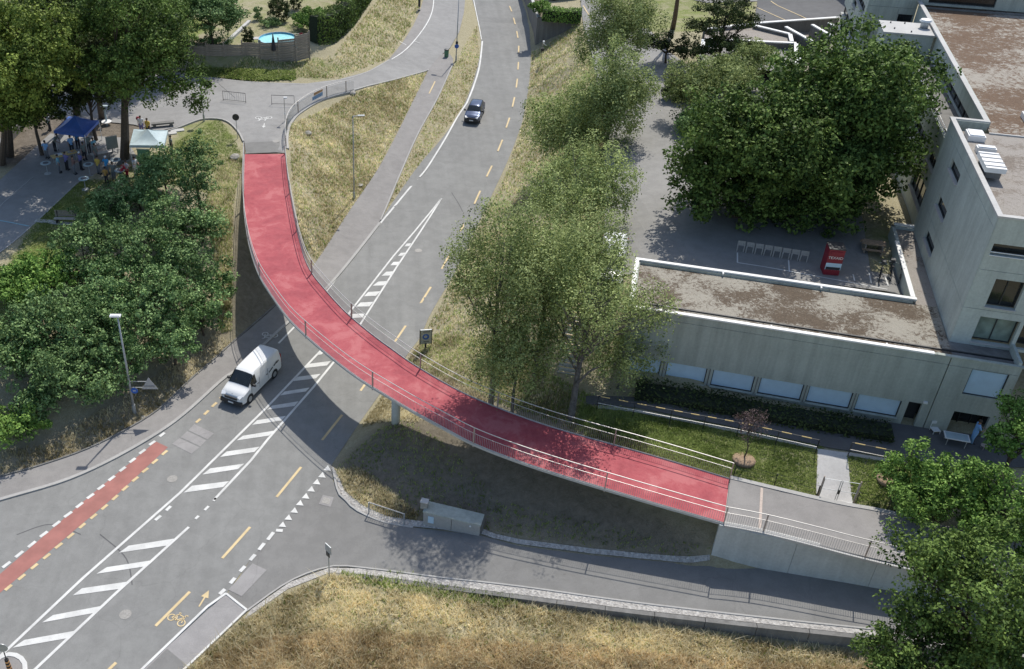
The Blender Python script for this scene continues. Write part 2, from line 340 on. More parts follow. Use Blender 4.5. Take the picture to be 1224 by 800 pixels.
def glass(name, col, rough=.08):
    m, t, b = nodes(name); v = objvec(t)
    t.links.new(ramp(t, noise(t, 1.5, 3, .5, v), [(.3, tuple(x*.7 for x in col)), (.7, tuple(x*1.4 for x in col))]), b.inputs['Base Color'])
    b.inputs['Roughness'].default_value = rough; b.inputs['Specular IOR Level'].default_value = .7
glass('window_glass', (.02, .022, .022)); glass('car_glass', (.015, .02, .022), .05); glass('curtain_glass', (.22, .28, .24), .3); 
def water():
    m, t, b = nodes('pool_water'); v = objvec(t)
    t.links.new(ramp(t, noise(t, 2.5, 3, .6, v), [(.3, (.25, .62, .68)), (.7, (.42, .80, .82))]), b.inputs['Base Color'])
    b.inputs['Roughness'].default_value = .08; bump(t, b, noise(t, 6, 2, .5, v), .25, .03)
water(); simple('pool_liner', (.10, .42, .58), .5, .08, 3)

# ------------------------------------------------------------------ mesh helpers
class MB:
    def __init__(s): s.v = []; s.f = []
    def add(s, V, F):
        o = len(s.v); s.v += [tuple(map(float, q)) for q in V]; s.f += [tuple(i+o for i in f) for f in F]; return s
    def box(s, c, d, rz=0, rot=None):
        hx, hy, hz = d[0]/2, d[1]/2, d[2]/2; R_ = rot or Matrix.Rotation(rz, 3, 'Z')
        V = [Vector(c)+R_@Vector((x*hx, y*hy, z*hz)) for x in (-1, 1) for y in (-1, 1) for z in (-1, 1)]
        return s.add(V, [(0, 1, 3, 2), (4, 6, 7, 5), (0, 4, 5, 1), (2, 3, 7, 6), (0, 2, 6, 4), (1, 5, 7, 3)])
    def beam(s, a, b, w, h=None, up=(0, 0, 1)):
        a = Vector(a); b = Vector(b); h = h or w; d = (b-a)
        if d.length < 1e-6: return s
        d.normalize(); u = Vector(up); 
        if abs(d.dot(u)) > .95: u = Vector((0, 1, 0))
        x = d.cross(u).normalized(); y = x.cross(d).normalized()
        V = [p+x*(i*w/2)+y*(j*h/2) for p in (a, b) for i, j in ((-1, -1), (1, -1), (1, 1), (-1, 1))]
        return s.add(V, [(3, 2, 1, 0), (4, 5, 6, 7), (0, 1, 5, 4), (1, 2, 6, 5), (2, 3, 7, 6), (3, 0, 4, 7)])
    def tube(s, pts, r, n=8, cap=True):
        pts = [Vector(p) for p in pts]; rs = r if isinstance(r, (list, tuple)) else [r]*len(pts); rings = []; V = []
        px = None
        for i, p in enumerate(pts):
            d = (pts[min(i+1, len(pts)-1)]-pts[max(i-1, 0)]); d = d.normalized() if d.length > 1e-9 else Vector((0, 0, 1))
            if px is None:
                u = Vector((0, 0, 1)) if abs(d.z) < .9 else Vector((1, 0, 0)); px = d.cross(u).normalized()
            else: px = (px-d*px.dot(d)).normalized()
            py = d.cross(px)
            V += [p+(px*math.cos(2*PI*k/n)+py*math.sin(2*PI*k/n))*rs[i] for k in range(n)]
        F = [(i*n+k, i*n+(k+1) % n, (i+1)*n+(k+1) % n, (i+1)*n+k) for i in range(len(pts)-1) for k in range(n)]
        if cap: F += [tuple(range(n))[::-1], tuple((len(pts)-1)*n+k for k in range(n))]
        return s.add(V, F)
    def lathe(s, prof, n=16, c=(0, 0, 0)):
        V = [(c[0]+r*math.cos(2*PI*k/n), c[1]+r*math.sin(2*PI*k/n), c[2]+z) for r, z in prof for k in range(n)]
        m = len(prof); F = [(i*n+k, i*n+(k+1) % n, (i+1)*n+(k+1) % n, (i+1)*n+k) for i in range(m-1) for k in range(n)]
        F += [tuple(range(n))[::-1], tuple((m-1)*n+k for k in range(n))]
        return s.add(V, F)
    def prism(s, poly, z0, z1):
        n = len(poly); V = [(p[0], p[1], z0) for p in poly]+[(p[0], p[1], z1) for p in poly]
        a = sum(poly[i-1][0]*poly[i][1]-poly[i][0]*poly[i-1][1] for i in range(n))
        F = [tuple(range(n))[::-1], tuple(range(n, 2*n))]+[((i-1) % n, i, n+i, n+(i-1) % n) for i in range(n)]
        if a < 0: F = [f[::-1] for f in F]
        return s.add(V, F)
    def build(s, name, mat, parent=None, smooth=False, kind=None, loc=None):
        me = bpy.data.meshes.new(name); me.from_pydata(s.v, [], s.f); me.update()
        o = bpy.data.objects.new(name, me); C.objects.link(o)
        if mat: me.materials.append(MATS[mat])
        if parent: o.parent = parent
        if loc is not None: o.location = loc
        if smooth: me.polygons.foreach_set('use_smooth', [True]*len(me.polygons))
        if kind: o['kind'] = kind
        return o
def npmesh(name, V, F, mat, parent=None, kind=None, attrs=None, smooth=False):
    V = np.asarray(V, np.float32); F = np.asarray(F, np.int32); k = F.shape[1]
    me = bpy.data.meshes.new(name); me.vertices.add(len(V)); me.vertices.foreach_set('co', V.ravel())
    me.loops.add(F.size); me.loops.foreach_set('vertex_index', F.ravel()); me.polygons.add(len(F))
    me.polygons.foreach_set('loop_start', np.arange(0, F.size, k, dtype=np.int32)); me.polygons.foreach_set('loop_total', np.full(len(F), k, np.int32))
    if smooth: me.polygons.foreach_set('use_smooth', np.ones(len(F), bool))
    for nm, (dom, typ, arr) in (attrs or {}).items():
        at = me.attributes.new(nm, typ, dom); at.data.foreach_set('color' if typ == 'FLOAT_COLOR' else 'value', np.asarray(arr, np.float32).ravel())
    me.update(calc_edges=True); me.validate()
    if mat: me.materials.append(MATS[mat])
    o = bpy.data.objects.new(name, me); C.objects.link(o)
    if parent: o.parent = parent
    if kind: o['kind'] = kind
    return o
def thing(name, label, cat, loc=(0, 0, 0), rz=0, group=None):
    o = bpy.data.objects.new(name, None); C.objects.link(o); o.location = loc; o.rotation_euler = (0, 0, rz); o.empty_display_size = .3
    o['label'] = label; o['category'] = cat
    if group: o['group'] = group
    return o
def tag(o, label, cat, group=None):
    o['label'] = label; o['category'] = cat
    if group: o['group'] = group
    return o
def struct(o): o['kind'] = 'structure'; return o
def dup(root, loc=None, rz=None, label=None, scale=None):
    r = root.copy(); C.objects.link(r)
    if loc is not None: r.location = loc
    if rz is not None: r.rotation_euler = (0, 0, rz)
    if scale is not None: r.scale = scale if isinstance(scale, (tuple, list)) else (scale,)*3
    if label: r['label'] = label
    for ch in list(root.children):
        c = ch.copy(); C.objects.link(c); c.parent = r
        for g_ in ch.children:
            d = g_.copy(); C.objects.link(d); d.parent = c
    return r
def smooth_line(pts, n=None, step=1.0):
    pts = [np.asarray(p, float) for p in pts]; out = []
    for i in range(len(pts)-1):
        p0 = pts[max(i-1, 0)]; p1 = pts[i]; p2 = pts[i+1]; p3 = pts[min(i+2, len(pts)-1)]
        for k in range(8):
            t = k/8; out.append(.5*((2*p1)+(-p0+p2)*t+(2*p0-5*p1+4*p2-p3)*t*t+(-p0+3*p1-3*p2+p3)*t**3))
    out.append(pts[-1]); out = np.array(out)
    L = np.concatenate([[0], np.cumsum(np.linalg.norm(np.diff(out, axis=0), axis=1))])
    n = n or max(2, int(L[-1]/step)+1); s = np.linspace(0, L[-1], n)
    return np.stack([np.interp(s, L, out[:, k]) for k in range(out.shape[1])], 1)
def sheet(name, poly, off, mat, parent=None, step=1.2, edge=.8, world=False, dens=True):
    w = [np.asarray(p[:2], float) for p in (poly if world else GW(poly))]
    b = []
    for a, c in zip(w, w[1:]+w[:1]):
        n = max(1, int(np.linalg.norm(c-a)/edge)) if dens else 1
        b += [a+(c-a)*k/n for k in range(n)]
    B_ = np.array(b); lo, hi = B_.min(0), B_.max(0)
    V = [Vector(p) for p in b]; nb = len(V)
    if step:
        X, Y = np.meshgrid(np.arange(lo[0]+step/2, hi[0], step), np.arange(lo[1]+step/2, hi[1], step)); X = X.ravel(); Y = Y.ravel()
        m = inpoly(X, Y, b); X = X[m]; Y = Y[m]
        if len(X):
            d = np.min(np.hypot(X[:, None]-B_[None, :, 0], Y[:, None]-B_[None, :, 1]), 1); X = X[d > step*.3]; Y = Y[d > step*.3]
            V += [Vector((x, y)) for x, y in zip(X, Y)]
    vs, es, fs, *_ = delaunay_2d_cdt(V, [(i, (i+1) % nb) for i in range(nb)], [], 2, 1e-5)
    vs = np.array([v[:] for v in vs]); z = hf(vs[:, 0], vs[:, 1])+off
    F = []
    for f in fs:
        a, b2, c = (vs[f[0]], vs[f[1]], vs[f[2]])
        ar = (b2[0]-a[0])*(c[1]-a[1])-(c[0]-a[0])*(b2[1]-a[1])
        if abs(ar) < 1e-9: continue
        cx, cy = (a+b2+c)/3
        if not inpoly(np.array([cx]), np.array([cy]), w)[0]: continue
        F.append(tuple(f) if ar > 0 else tuple(f)[::-1])
    me = bpy.data.meshes.new(name); me.from_pydata([(x, y, zz) for (x, y), zz in zip(vs, z)], [], F); me.update()
    o = bpy.data.objects.new(name, me); C.objects.link(o); me.materials.append(MATS[mat])
    if parent: o.parent = parent
    return o
def ribbon_poly(line, w0, w1=None):
    """closed outline of a strip along a world xy line, offsets w0 (right) and w1 (left)"""
    L = np.asarray(line)[:, :2]; t = np.gradient(L, axis=0); t /= np.linalg.norm(t, axis=1)[:, None]+1e-9; n = np.stack([t[:, 1], -t[:, 0]], 1)
    w1 = -w0 if w1 is None else w1
    return L+n*w0, L+n*w1
def strip(name, line, w0, w1, z0, z1, mat, parent=None, off_from_ground=True):
    """solid kerb or line: box section from z0 to z1 above the ground along line"""
    a, b = ribbon_poly(line, w0, w1); n = len(a); V = []
    for i in range(n):
        g0 = hf(*a[i]) if off_from_ground else 0; g1 = hf(*b[i]) if off_from_ground else 0
        V += [(*a[i], g0+z0), (*b[i], g1+z0), (*b[i], g1+z1), (*a[i], g0+z1)]
    F = [(i*4+k, i*4+(k+1) % 4, (i+1)*4+(k+1) % 4, (i+1)*4+k) for i in range(n-1) for k in range(4)]+[(0, 1, 2, 3), tuple(n*4-4+k for k in (3, 2, 1, 0))]
    return MB().add(V, F).build(name, mat, parent)
def flatstrip(name, line, w0, w1, off, mat, parent=None):
    a, b = ribbon_poly(line, w0, w1); n = len(a)
    V = [(*p, hf(*p)+off) for p in a]+[(*p, hf(*p)+off) for p in b]
    return MB().add(V, [(i, i+1, n+i+1, n+i) for i in range(n-1)]).build(name, mat, parent)
def gline(px, step=1.0, sm=True):
    w = [G(*p)[:2] for p in px]
    return smooth_line(w, step=step) if sm and len(w) > 2 else np.array(densify([np.array([*p, 0.]) for p in w], step))[:, :2]

# ------------------------------------------------------------------ the setting: ground sheet
PAVED = []
def paved(w): PAVED.append([tuple(p[:2]) for p in w])
axx = np.concatenate([[-1500, -600, -250, -120, -85], np.arange(-64, 96, .5), [110, 140, 200, 330, 700, 1500]])
axy = np.concatenate([[-600, -150, -40, 0, 12], np.arange(20, 176, .5), [185, 200, 230, 300, 500, 1000, 2500]])
X, Y = np.meshgrid(axx, axy); Z = hf(X, Y); nx_ = len(axx); ny_ = len(axy)
lawns = [  # (photo outline, green, soil, wheat)
 ([(-40,395),(0,330),(75,215),(110,215),(120,235),(60,330),(0,420)], .75, 0, 0),
 ([(205,150),(262,141),(284,165),(288,200),(262,215),(225,190),(200,180)], .62, 0, 0),
 ([(255,195),(290,200),(278,240),(276,330),(262,300),(240,240)], .25, .1, 0),
 ([(690,485),(790,492),(985,530),(975,603),(870,575),(790,550),(700,525)], .66, 0, 0),
 ([(1010,545),(1110,560),(1110,620),(1020,604)], .62, 0, 0),
 ([(1030,250),(1070,260),(1075,310),(1062,330),(1040,325)], .45, 0, 0),
 ([(740,-5),(905,-5),(905,36),(760,40)], .62, 0, 0),
 ([(-60,-30),(430,-30),(400,60),(225,60),(-60,60)], .45, 0, 0),
 ([(205,20),(245,25),(240,45),(205,55)], .95, 0, 0),
 ([(224,70),(370,66),(420,80),(380,98),(225,90)], .55, .15, 0),
 ([(232,45),(272,35),(265,56),(225,56)], .1, .4, 0),
 ([(-60,60),(225,80),(200,110),(140,200),(0,200),(-60,200)], .1, 1.0, 0),
 ([(398,558),(470,500),(520,500),(700,570),(848,640),(848,672),(760,668),(573,638),(500,628),(430,590)], .1, .85, 0),
 ([(520,440),(660,470),(690,512),(760,535),(640,520),(560,475)], .2, .5, 0),
 ([(276,240),(300,300),(372,335),(330,372),(276,402)], .0, .8, 0),
 ([(120,560),(184,495),(278,410),(268,380),(200,430),(100,500),(-60,560),(-60,585),(0,570)], .05, .55, 0),
 ([(200,900),(240,775),(330,745),(420,760),(520,765),(640,775),(760,785),(930,790),(1300,800),(1300,1000)], 0, 0, .8),
 ([(395,683),(470,686),(540,700),(560,712),(520,718),(440,700)], .65, 0, 0),
 ([(700,50),(735,60),(735,330),(700,420),(655,400),(650,250),(670,120)], .55, .1, 0),
]
zone = np.zeros(X.shape+(4,), np.float32); zone[..., 0] = .14; zone[..., 3] = 1
LW = [(GW(p), a, b_, c_) for p, a, b_, c_ in lawns]
for w, a, b_, c_ in LW:
    m = inpoly(X, Y, w); zone[m, 0] = a; zone[m, 1] = b_; zone[m, 2] = c_
for _ in range(2):
    zp = np.pad(zone, ((1, 1), (1, 1), (0, 0)), mode='edge'); zone = (zp[1:-1, 1:-1]*2+zp[:-2, 1:-1]+zp[2:, 1:-1]+zp[1:-1, :-2]+zp[1:-1, 2:])/6
idx = np.arange(nx_*ny_).reshape(ny_, nx_)
F = np.stack([idx[:-1, :-1], idx[:-1, 1:], idx[1:, 1:], idx[1:, :-1]], -1).reshape(-1, 4)
ground = struct(npmesh('ground', np.stack([X, Y, Z], -1).reshape(-1, 3), F, 'ground_grass', attrs={'zone': ('POINT', 'FLOAT_COLOR', zone.reshape(-1, 4))}, smooth=True))

# ------------------------------------------------------------------ roads and paths
SPINE_L = [(-60,640)]+[p for p in L_ROAD[1:]]
road_px = L_ROAD+R_ROAD[::-1]
RW = [tuple(M(*p)[:2]) for p in L_ROAD]; RW2 = [tuple(M(*p)[:2]) for p in R_ROAD]
rl = smooth_line([np.array(p) for p in RW[:]], step=1.5); rr_ = smooth_line([np.array(p) for p in RW2[3:]], step=1.5)
road_w = [tuple(p) for p in rl]+[tuple(p) for p in rr_[::-1]]+[RW2[2], RW2[1], RW2[0]]
road = struct(sheet('road', road_w, .030, 'road_asphalt', world=True, step=1.6, dens=False)); paved(road_w)
CUR[0] = hsrv
srv_px = [(295,731),(347,695),(394.5,678),(431,679),(526,691),(620,701.5),(760,721),(920,739.6),(1040,752.5),(1240,780),(1240,728),(1100,707),(1009,691),(904,673),(851,664),(845,671),(826,675),(705,664),(620,653),(573,640),(494,631),(457.5,624),(426,610),(415.5,599.5),(405,590),(398,575),(397,556),(385,568),(345,617),(301,667),(280,700),(270.5,711)]
service_road = struct(sheet('service_road', srv_px, .018, 'lane_asphalt', step=1.4)); paved(GW(srv_px)); CUR[0] = hf0
pv_out = [(-150,615),(0,572),(47,559),(115.5,534),(184,496),(228,456),(278,412),(335,362),(378.7,313),(415,257),(452,202.6),(480,150),(512.6,84),(528,66)]
pv_in = [(-150,640),(0,597),(100,565),(199.5,510),(265,454),(286,439),(335,393),(393,341),(453,267),(480,207),(500,162),(523,118),(541.5,76),(535,64)]
def split_pave():
    o = smooth_line([np.array(G(*p)[:2]) for p in pv_out], step=1.0); i = smooth_line([np.array(G(*p)[:2]) for p in pv_in], step=1.0)
    return o, i
po, pi_ = split_pave(); pw = [tuple(p) for p in po]+[tuple(p) for p in pi_[::-1]]
pavement = struct(sheet('pavement', pw, .10, 'pavement_asphalt', world=True, step=1.2, dens=False)); paved(pw)
kl = gline([(-150,640),(0,597),(100,565),(199.5,510),(265,454),(286,439),(335,393),(393,341),(453,267)], .8)
kerb = strip('kerb', kl, -.02, .22, -.1, .125, 'kerb_concrete', pavement)
kerb2 = strip('kerb', gline([(455,264),(480,205),(500,160),(523,118),(541.5,77)], .8), -.06, .06, -.1, .115, 'kerb_concrete', pavement)
strip('edging', gline([(-150,615),(0,572),(47,559),(115.5,534),(184,496),(228,456),(278,412),(335,362)], .8), -.10, .0, -.1, .17, 'dark_wall_concrete', pavement)
st_px = [(-60,99),(150,85),(217,88),(240,92),(300,99),(365.6,101),(405,96),(439,86.6),(465,72),(481,52),(494,31.5),(502,14),(506,0),(512,-40),(556,-40),(556,0),(554.6,15.7),(549,39),(538,58),(528,66),(513,83.5),(470,96),(440,103),(423,108),(400,113.5),(379,121),(362,131),(352.5,139),(345,150),(342,166),(341.5,184),(294,184),(292,170),(286,158),(275,147),(262,143),(240,143),(214,152),(190,158),(160,150),(60,140),(-60,145)]
street = struct(sheet('street', st_px, .09, 'path_asphalt', step=1.4, edge=1.0)); paved(GW(st_px))
slip = [(465,72),(481,52),(494,31.5),(502,14),(506,0),(509,-20),(520,-20),(518,0),(516,12),(505,35),(490,58),(479,67)]
sheet('slip_lane', slip, .105, 'pavement_asphalt', street)
slab_px = [(294,185),(293,172),(342,171),(341.5,184.5)]
sheet('joint_slab', slab_px, .107, 'lane_asphalt', street)
strip('kerb', gline([(190,160),(214,153),(240,143.5),(262,143),(275,147.5),(286,158.5),(292,170)], .6), 0, .16, -.1, .16, 'kerb_concrete', street)
strip('kerb', gline([(225,89.5),(240,92),(300,99),(365.6,101.2),(405,96.5),(439,87),(465,72.5)], .8), -.06, .06, -.1, .11, 'kerb_concrete', street)
strip('kerb', gline([(423,108.5),(440,103.6),(470,96.5),(513,84)], .8), -.07, .07, -.1, .12, 'kerb_concrete', street)
park_px = [(-60,330),(0,302),(25,282),(60,250),(95,218),(120,205),(165,190),(150,165),(60,160),(-10,225),(-60,240)]
park_path = struct(sheet('park_path', park_px, .03, 'path_asphalt', step=1.4)); paved(GW(park_px))
strip('kerb', gline([(-20,314),(0,302),(25,282),(60,250),(92,219)], .8), -.05, .05, -.1, .05, 'kerb_concrete', park_path)
strip('kerb', gline([(-10,257),(1,246),(20,229),(40,212)], .8), -.05, .05, -.1, .05, 'kerb_concrete', park_path)
flatstrip('blue_line', gline([(-4,263.5),(15,267),(35,271)], .5), -.07, .07, .045, 'blue_paint', park_path)
yard_px = [(697,30),(710,80),(722,145),(724,215),(722,290),(708,340),(692,352),(682,356),(682,364),(696,366),(712,352),(730,330),(752,330),(760,325),(1100,368),(1075,300),(1063,330),(1040,326),(1030,260),(990,250),(1000,120),(920,60),(830,85),(798,62),(775,35),(750,35),(740,10),(735,-30),(690,-30)]
yard = struct(sheet('school_yard', yard_px, .12, 'yard_asphalt', step=1.0, edge=1.2)); paved(GW(yard_px))
fp = [(700,484),(760,488),(870,510),(990,536),(1060,547),(1130,560),(1240,560),(1240,528),(1200,526),(1107,512),(860,478),(720,474),(700,474)]
front_path = struct(sheet('front_path', fp, .06, 'dark_asphalt', step=1.4)); paved(GW(fp))
foot_px = [(977,537),(1012,542),(1020,607),(976,598)]
footpath = struct(sheet('footpath', foot_px, .05, 'footpath_concrete', step=1.0)); paved(GW(foot_px))
strip('edging', gline([(715,487),(760,492),(870,514),(977,536)], .8), -.12, .12, -.1, .06, 'kerb_concrete', front_path)
strip('edging', gline([(1012,543),(1060,551),(1110,560)], .8), -.12, .12, -.1, .06, 'kerb_concrete', front_path)
CUR[0] = hramp
ramp_px = [(873,573.5),(935,589),(1000,603),(1050,612),(1095,622),(1240,650),(1240,705),(1100,681.5),(1029,665.5),(908.7,634.8),(865.5,626.5)]
ramp_path = struct(sheet('ramp_path', ramp_px, .03, 'pavement_asphalt', step=1.2)); paved(GW(ramp_px))
strip('edging', gline([(873,571),(935,586),(1000,601),(1050,610),(1095,620)], .8), -.12, .16, -.1, .07, 'kerb_concrete', ramp_path)
flatstrip('joint_cover', gline([(910.5,584),(908,633)], .6, False), -.07, .07, .045, 'brown_post', ramp_path)
CUR[0] = hf0
upper_court = struct(sheet('upper_court', [(898,40),(905,5),(900,-30),(1040,-60),(1040,40)], .06, 'dark_asphalt', step=2.0)); upper_lane = struct(sheet('upper_lane', [(742,-60),(905,-60),(905,2),(845,4),(800,-6),(745,-12)], .05, 'yard_asphalt', step=2.0))
for q in (((905,10),(945,28)), ((921,2),(968,26))): mark_line_pts = flatstrip('bay_line', gline([q[0], q[1]], 1.0, False), -.06, .06, .09, 'yellow_paint', upper_court)
# traffic-side footway in the bottom corner and its light edge lines
cw_px = [(270.5,711),(295,730.5),(222,800),(160,862),(110,862),(172,800)]
corner = struct(sheet('corner_footway', cw_px, .09, 'patch_asphalt', step=1.2)); paved(GW(cw_px))
strip('kerb', gline([(110,862),(172,800),(248,727),(270.5,711)], .6, False), -.08, .06, -.1, .125, 'white_paint', corner)
strip('kerb', gline([(270.5,711),(295,730.5)], .6, False), -.06, .06, -.1, .125, 'white_paint', corner)
strip('kerb', gline([(295,730.5),(222,800),(160,862)], .6, False), -.06, .06, -.1, .125, 'white_paint', corner)
sheet('dark_patch', [(200,777),(223,796),(160,858),(120,855)], .10, 'lane_asphalt', corner, step=0)
# gravel strips beside the service road
CUR[0] = hsrv
def px_ribbon(name, a, b, off, mat, parent):
    w = [G(*p)[:2] for p in a]+[G(*p)[:2] for p in b[::-1]]; paved(w)
    return sheet(name, w, off, mat, parent, world=True, step=.7, edge=.5)
ga = [(300,729),(347,696),(394.5,679),(431,680),(526,692),(620,702.5),(760,722),(920,740.6),(1040,753.5),(1230,777)]
gb = [(292,741),(345,704),(394,685),(431,686.5),(526,699.5),(600,708.5),(757,729),(920,747),(1040,760),(1230,787)]
px_ribbon('gravel_edge', ga, gb, .035, 'gravel_strip', service_road)
CUR[0] = hf0
gc = [(399,562),(406,588),(417,599),(427,608.5),(458,622.5),(494,629),(573,637),(590,643),(620,650),(705,661),(826,672.5),(848,669.5)]
gd = [(401,562),(412,588),(424,597),(434,605),(462,618),(497,623),(574,631.5),(592,639),(622,645.5),(707,656.5),(826,666),(848,664)]
px_ribbon('gravel_edge', [(x, y+1.2) for x, y in gc], gd, .06, 'gravel_strip', service_road)
strip('kerb', gline([(398.5,560),(405,589),(416,600),(426,610),(458,624.3),(494,631)], .6), -.03, .10, -.1, .11, 'kerb_concrete', service_road)
CUR[0] = hsrv; strip('kerb', gline([(295,731),(347,695),(394.5,678),(431,679),(526,691),(620,701.5),(760,721),(920,739.6),(1040,752.5)], .8), -.05, .05, -.1, .075, 'kerb_concrete', service_road)

CUR[0] = hf0
# ------------------------------------------------------------------ painted markings (parts of the road they lie on)
def mark_line(pts, w, col='white_paint', par=None, off=.047, name='marking_line', sm=True, step=1.5):
    return flatstrip(name, gline(pts, step, sm), -w/2, w/2, off, col, par or road)
def z5b(x, y): return (x/3.809, 590+y/3.809)
def z1b(x, y): return (x/3.809, 400+y/3.809)
def z2c(x, y): return (260+x/5, 400+y/5)
def z6(x, y): return (300+x/3.809, 200+y/3.809)
def z2(x, y): return (300+x/3.809, y/3.809)
mark_line([(-20,803.5),(0,785.6),(100,691),(215,590),(320,486.6),(398,404.5),(419.4,372)], .17, sm=False)
mark_line([(12,828),(43,800),(140,708.5),(225.8,630.7)], .17, sm=False)
mark_line([(256,598),(300,551),(320,526),(375,463),(410,420),(431,387.7)], .17, sm=False)
mark_line([(419.4,372),(470,307),(527.8,237.5)], .15, sm=False); mark_line([(431,387.7),(474,320),(527.8,237.5)], .15, sm=False)
for a, b in ((z5b(890,118), z5b(905,104)), (z5b(932,78), z5b(950,60)), (z5b(972,36), z5b(984,23))): mark_line([a, b], .17, sm=False)
for a, b in ((z5b(757,80), z5b(778,60)), (z5b(707,124), z5b(733,103))): mark_line([a, b], .2, sm=False)
le = [(333,411),(353,390.4)]; mark_line(le, .16, sm=False); mark_line([(320.6,422.4),(327,417.4)], .16, sm=False); mark_line([(287,450),(305.6,432.4)], .13, sm=False)
mark_line([(353,390.4),(390.6,348.3),(425,302),(460,261),(498.5,214.8)], .18, off=.06, step=.5); mark_line([(501.5,212.5),(511.5,200),(532,167),(546,142),(558,124)], .17, off=.085, step=.5)
mark_line([(558,124),(566,104),(573,80),(576.5,50)], .19, off=.085, step=.5); mark_line([(575.5,48),(573,34),(569,15),(564,-8),(556,-35)], .12, off=.08, step=.5)
mark_line([z2(640,275), z2(700,235), z2(760,170), z2(810,95), z2(830,30), z2(830,-40)], .13, par=street, off=.125)
bars = [[z5b(*p) for p in q] for q in (((58,705),(112,669),(345,627),(303,662)), ((192,590),(242,556),(475,512),(435,545)), ((332,466),(374,434),(593,402),(558,435)), ((440,368),(487,338),(696,306),(658,335)), ((542,272),(587,240),(793,208),(758,240)))]
bars += [[z1b(*p) for p in q] for q in (((837,722),(874,691),(1043,670),(1016,697)), ((922,640),(957,612),(1113,590),(1083,615)), ((1002,560),(1032,535),(1183,513),(1158,537)))]
bars += [[z2c(*p) for p in q] for q in (((115,636),(152,608),(343,577),(308,607)), ((208,543),(237,515),(410,489),(383,517)), ((297,452),(327,428),(485,402),(460,430)), ((374,367),(402,343),(551,320),(528,343)), ((449,282),(477,256),(616,238),(588,265)), ((522,203),(547,178),(678,161),(653,188)), ((592,125),(612,102),(633,112),(622,122)))]
bars += [[z6(p[0]-11, p[1]) for p in q] for q in (((456,690),(474,670),(530,668),(520,686)), ((490,637),(510,618),(568,615),(550,636)), ((525,590),(545,570),(600,567),(580,588)), ((565,542),(590,523),(632,520),(615,540)), ((605,497),(627,478),(663,476),(648,495)), ((645,449),(660,433),(690,432),(675,448)), ((680,406),(693,392),(715,391),(702,405)), ((710,363),(720,350),(741,348),(732,361)))]
for q in bars: sheet('hatch_bar', q, .045, 'white_paint', road, step=0, dens=False)
ydash = [((515,343.6),(501.6,365)),((537.6,304.5),(528,322)),((557,265),(550,277)),((574,229),(567,244.6)),((588,199),(581.7,212)),((600.5,168),(595,181.6)),((609,141.7),(605,153.5)),((615,117),(612.4,128.6)),((618.4,95),(617,105.5)),((619.7,75),(619,84)),((620,55.6),(619.8,64)),((617.6,38),(619,46)),((613.7,22),(616,29.7)),((609,8),(611.6,14.4)),((603,-8),(606,0)),((485,390),(472,409)),((436.5,460),(431,467.7)),((409,496.6),(385,526.8)),((360,559),(330.7,594.8)),((299,630.7),(265.7,668)),((227,708),(186,749)),((139,792.7),(100,830))]
for a, b in ydash: mark_line([a, b], .17, 'yellow_paint', name='lane_dash', sm=False, off=.047 if b[1] > 260 else .08, step=.6)
for a, b in (((520,98.5),(513,113)),): mark_line([a, b], .14, 'yellow_paint', pavement, .115, 'lane_dash', False)
red_lane = sheet('red_cycle_lane', [(186.4,528.3),(200.8,535.2),(141.7,590.3),(0,709.4),(-60,756),(-60,735),(0,687),(111.6,590)], .038, 'red_lane_paint', road, step=0)
wd = [z1b(*p)+z1b(*q) for p, q in (((727,467),(750,449)),((680,505),(707,487)),((635,545),(662,525)),((590,585),(617,565)),((545,625),(572,605)),((495,667),(523,646)),((445,708),(475,687)))]
wd += [z5b(*p)+z5b(*q) for p, q in (((397,25),(428,3)),((347,67),(378,43)),((293,110),(328,85)),((241,153),(274,128)),((183,200),(217,175)),((129,247),(163,220)),((71,293),(106,265)),((12,340),(48,313)),((-55,395),(-15,362)))]
for x0, y0, x1, y1 in wd: mark_line([(x0, y0), (x1, y1)], .21, name='lane_dash', sm=False)
yd = [z1b(*p)+z1b(*q) for p, q in (((1003,293),(1020,277)),((965,331),(987,312)),((930,367),(950,348)),((893,403),(913,386)),((738,550),(762,530)),((693,590),(718,570)),((648,630),(675,610)),((603,671),(630,650)),((557,713),(583,691)))]
yd += [z5b(*p)+z5b(*q) for p, q in (((512,32),(537,10)),((463,75),(490,53)),((413,117),(440,95)),((362,160),(388,138)),((308,206),(336,183)),((252,252),(284,228)),((198,300),(229,276)),((142,346),(172,322)),((84,395),(115,370)),((24,443),(54,418)))]
for x0, y0, x1, y1 in yd: mark_line([(x0, y0), (x1, y1)], .2, 'yellow_paint', name='lane_dash', sm=False)
for x, y in ((391,560.6),(384.8,568.8),(378.3,577),(371.8,585.6),(365.2,594),(358.3,602.2),(351.6,611),(344.6,619.5),(337.5,628)):
    sheet('give_way_triangle', [(x-4.6, y+2.3), (x+1.0, y-3.9), (x+4.6, y+3.0)], .05, 'white_paint', road, step=0, dens=False)
for a, b in (((330,634.5),(338,635)),((320,646),(327,637)),((309.5,658),(316,650)),((299,670.5),(305,663.5)),((287,684),(293,677.5)),((275.3,698),(281,691.5)),((262.5,711),(269,705))): mark_line([a, b], .22, name='give_way_dash', sm=False)
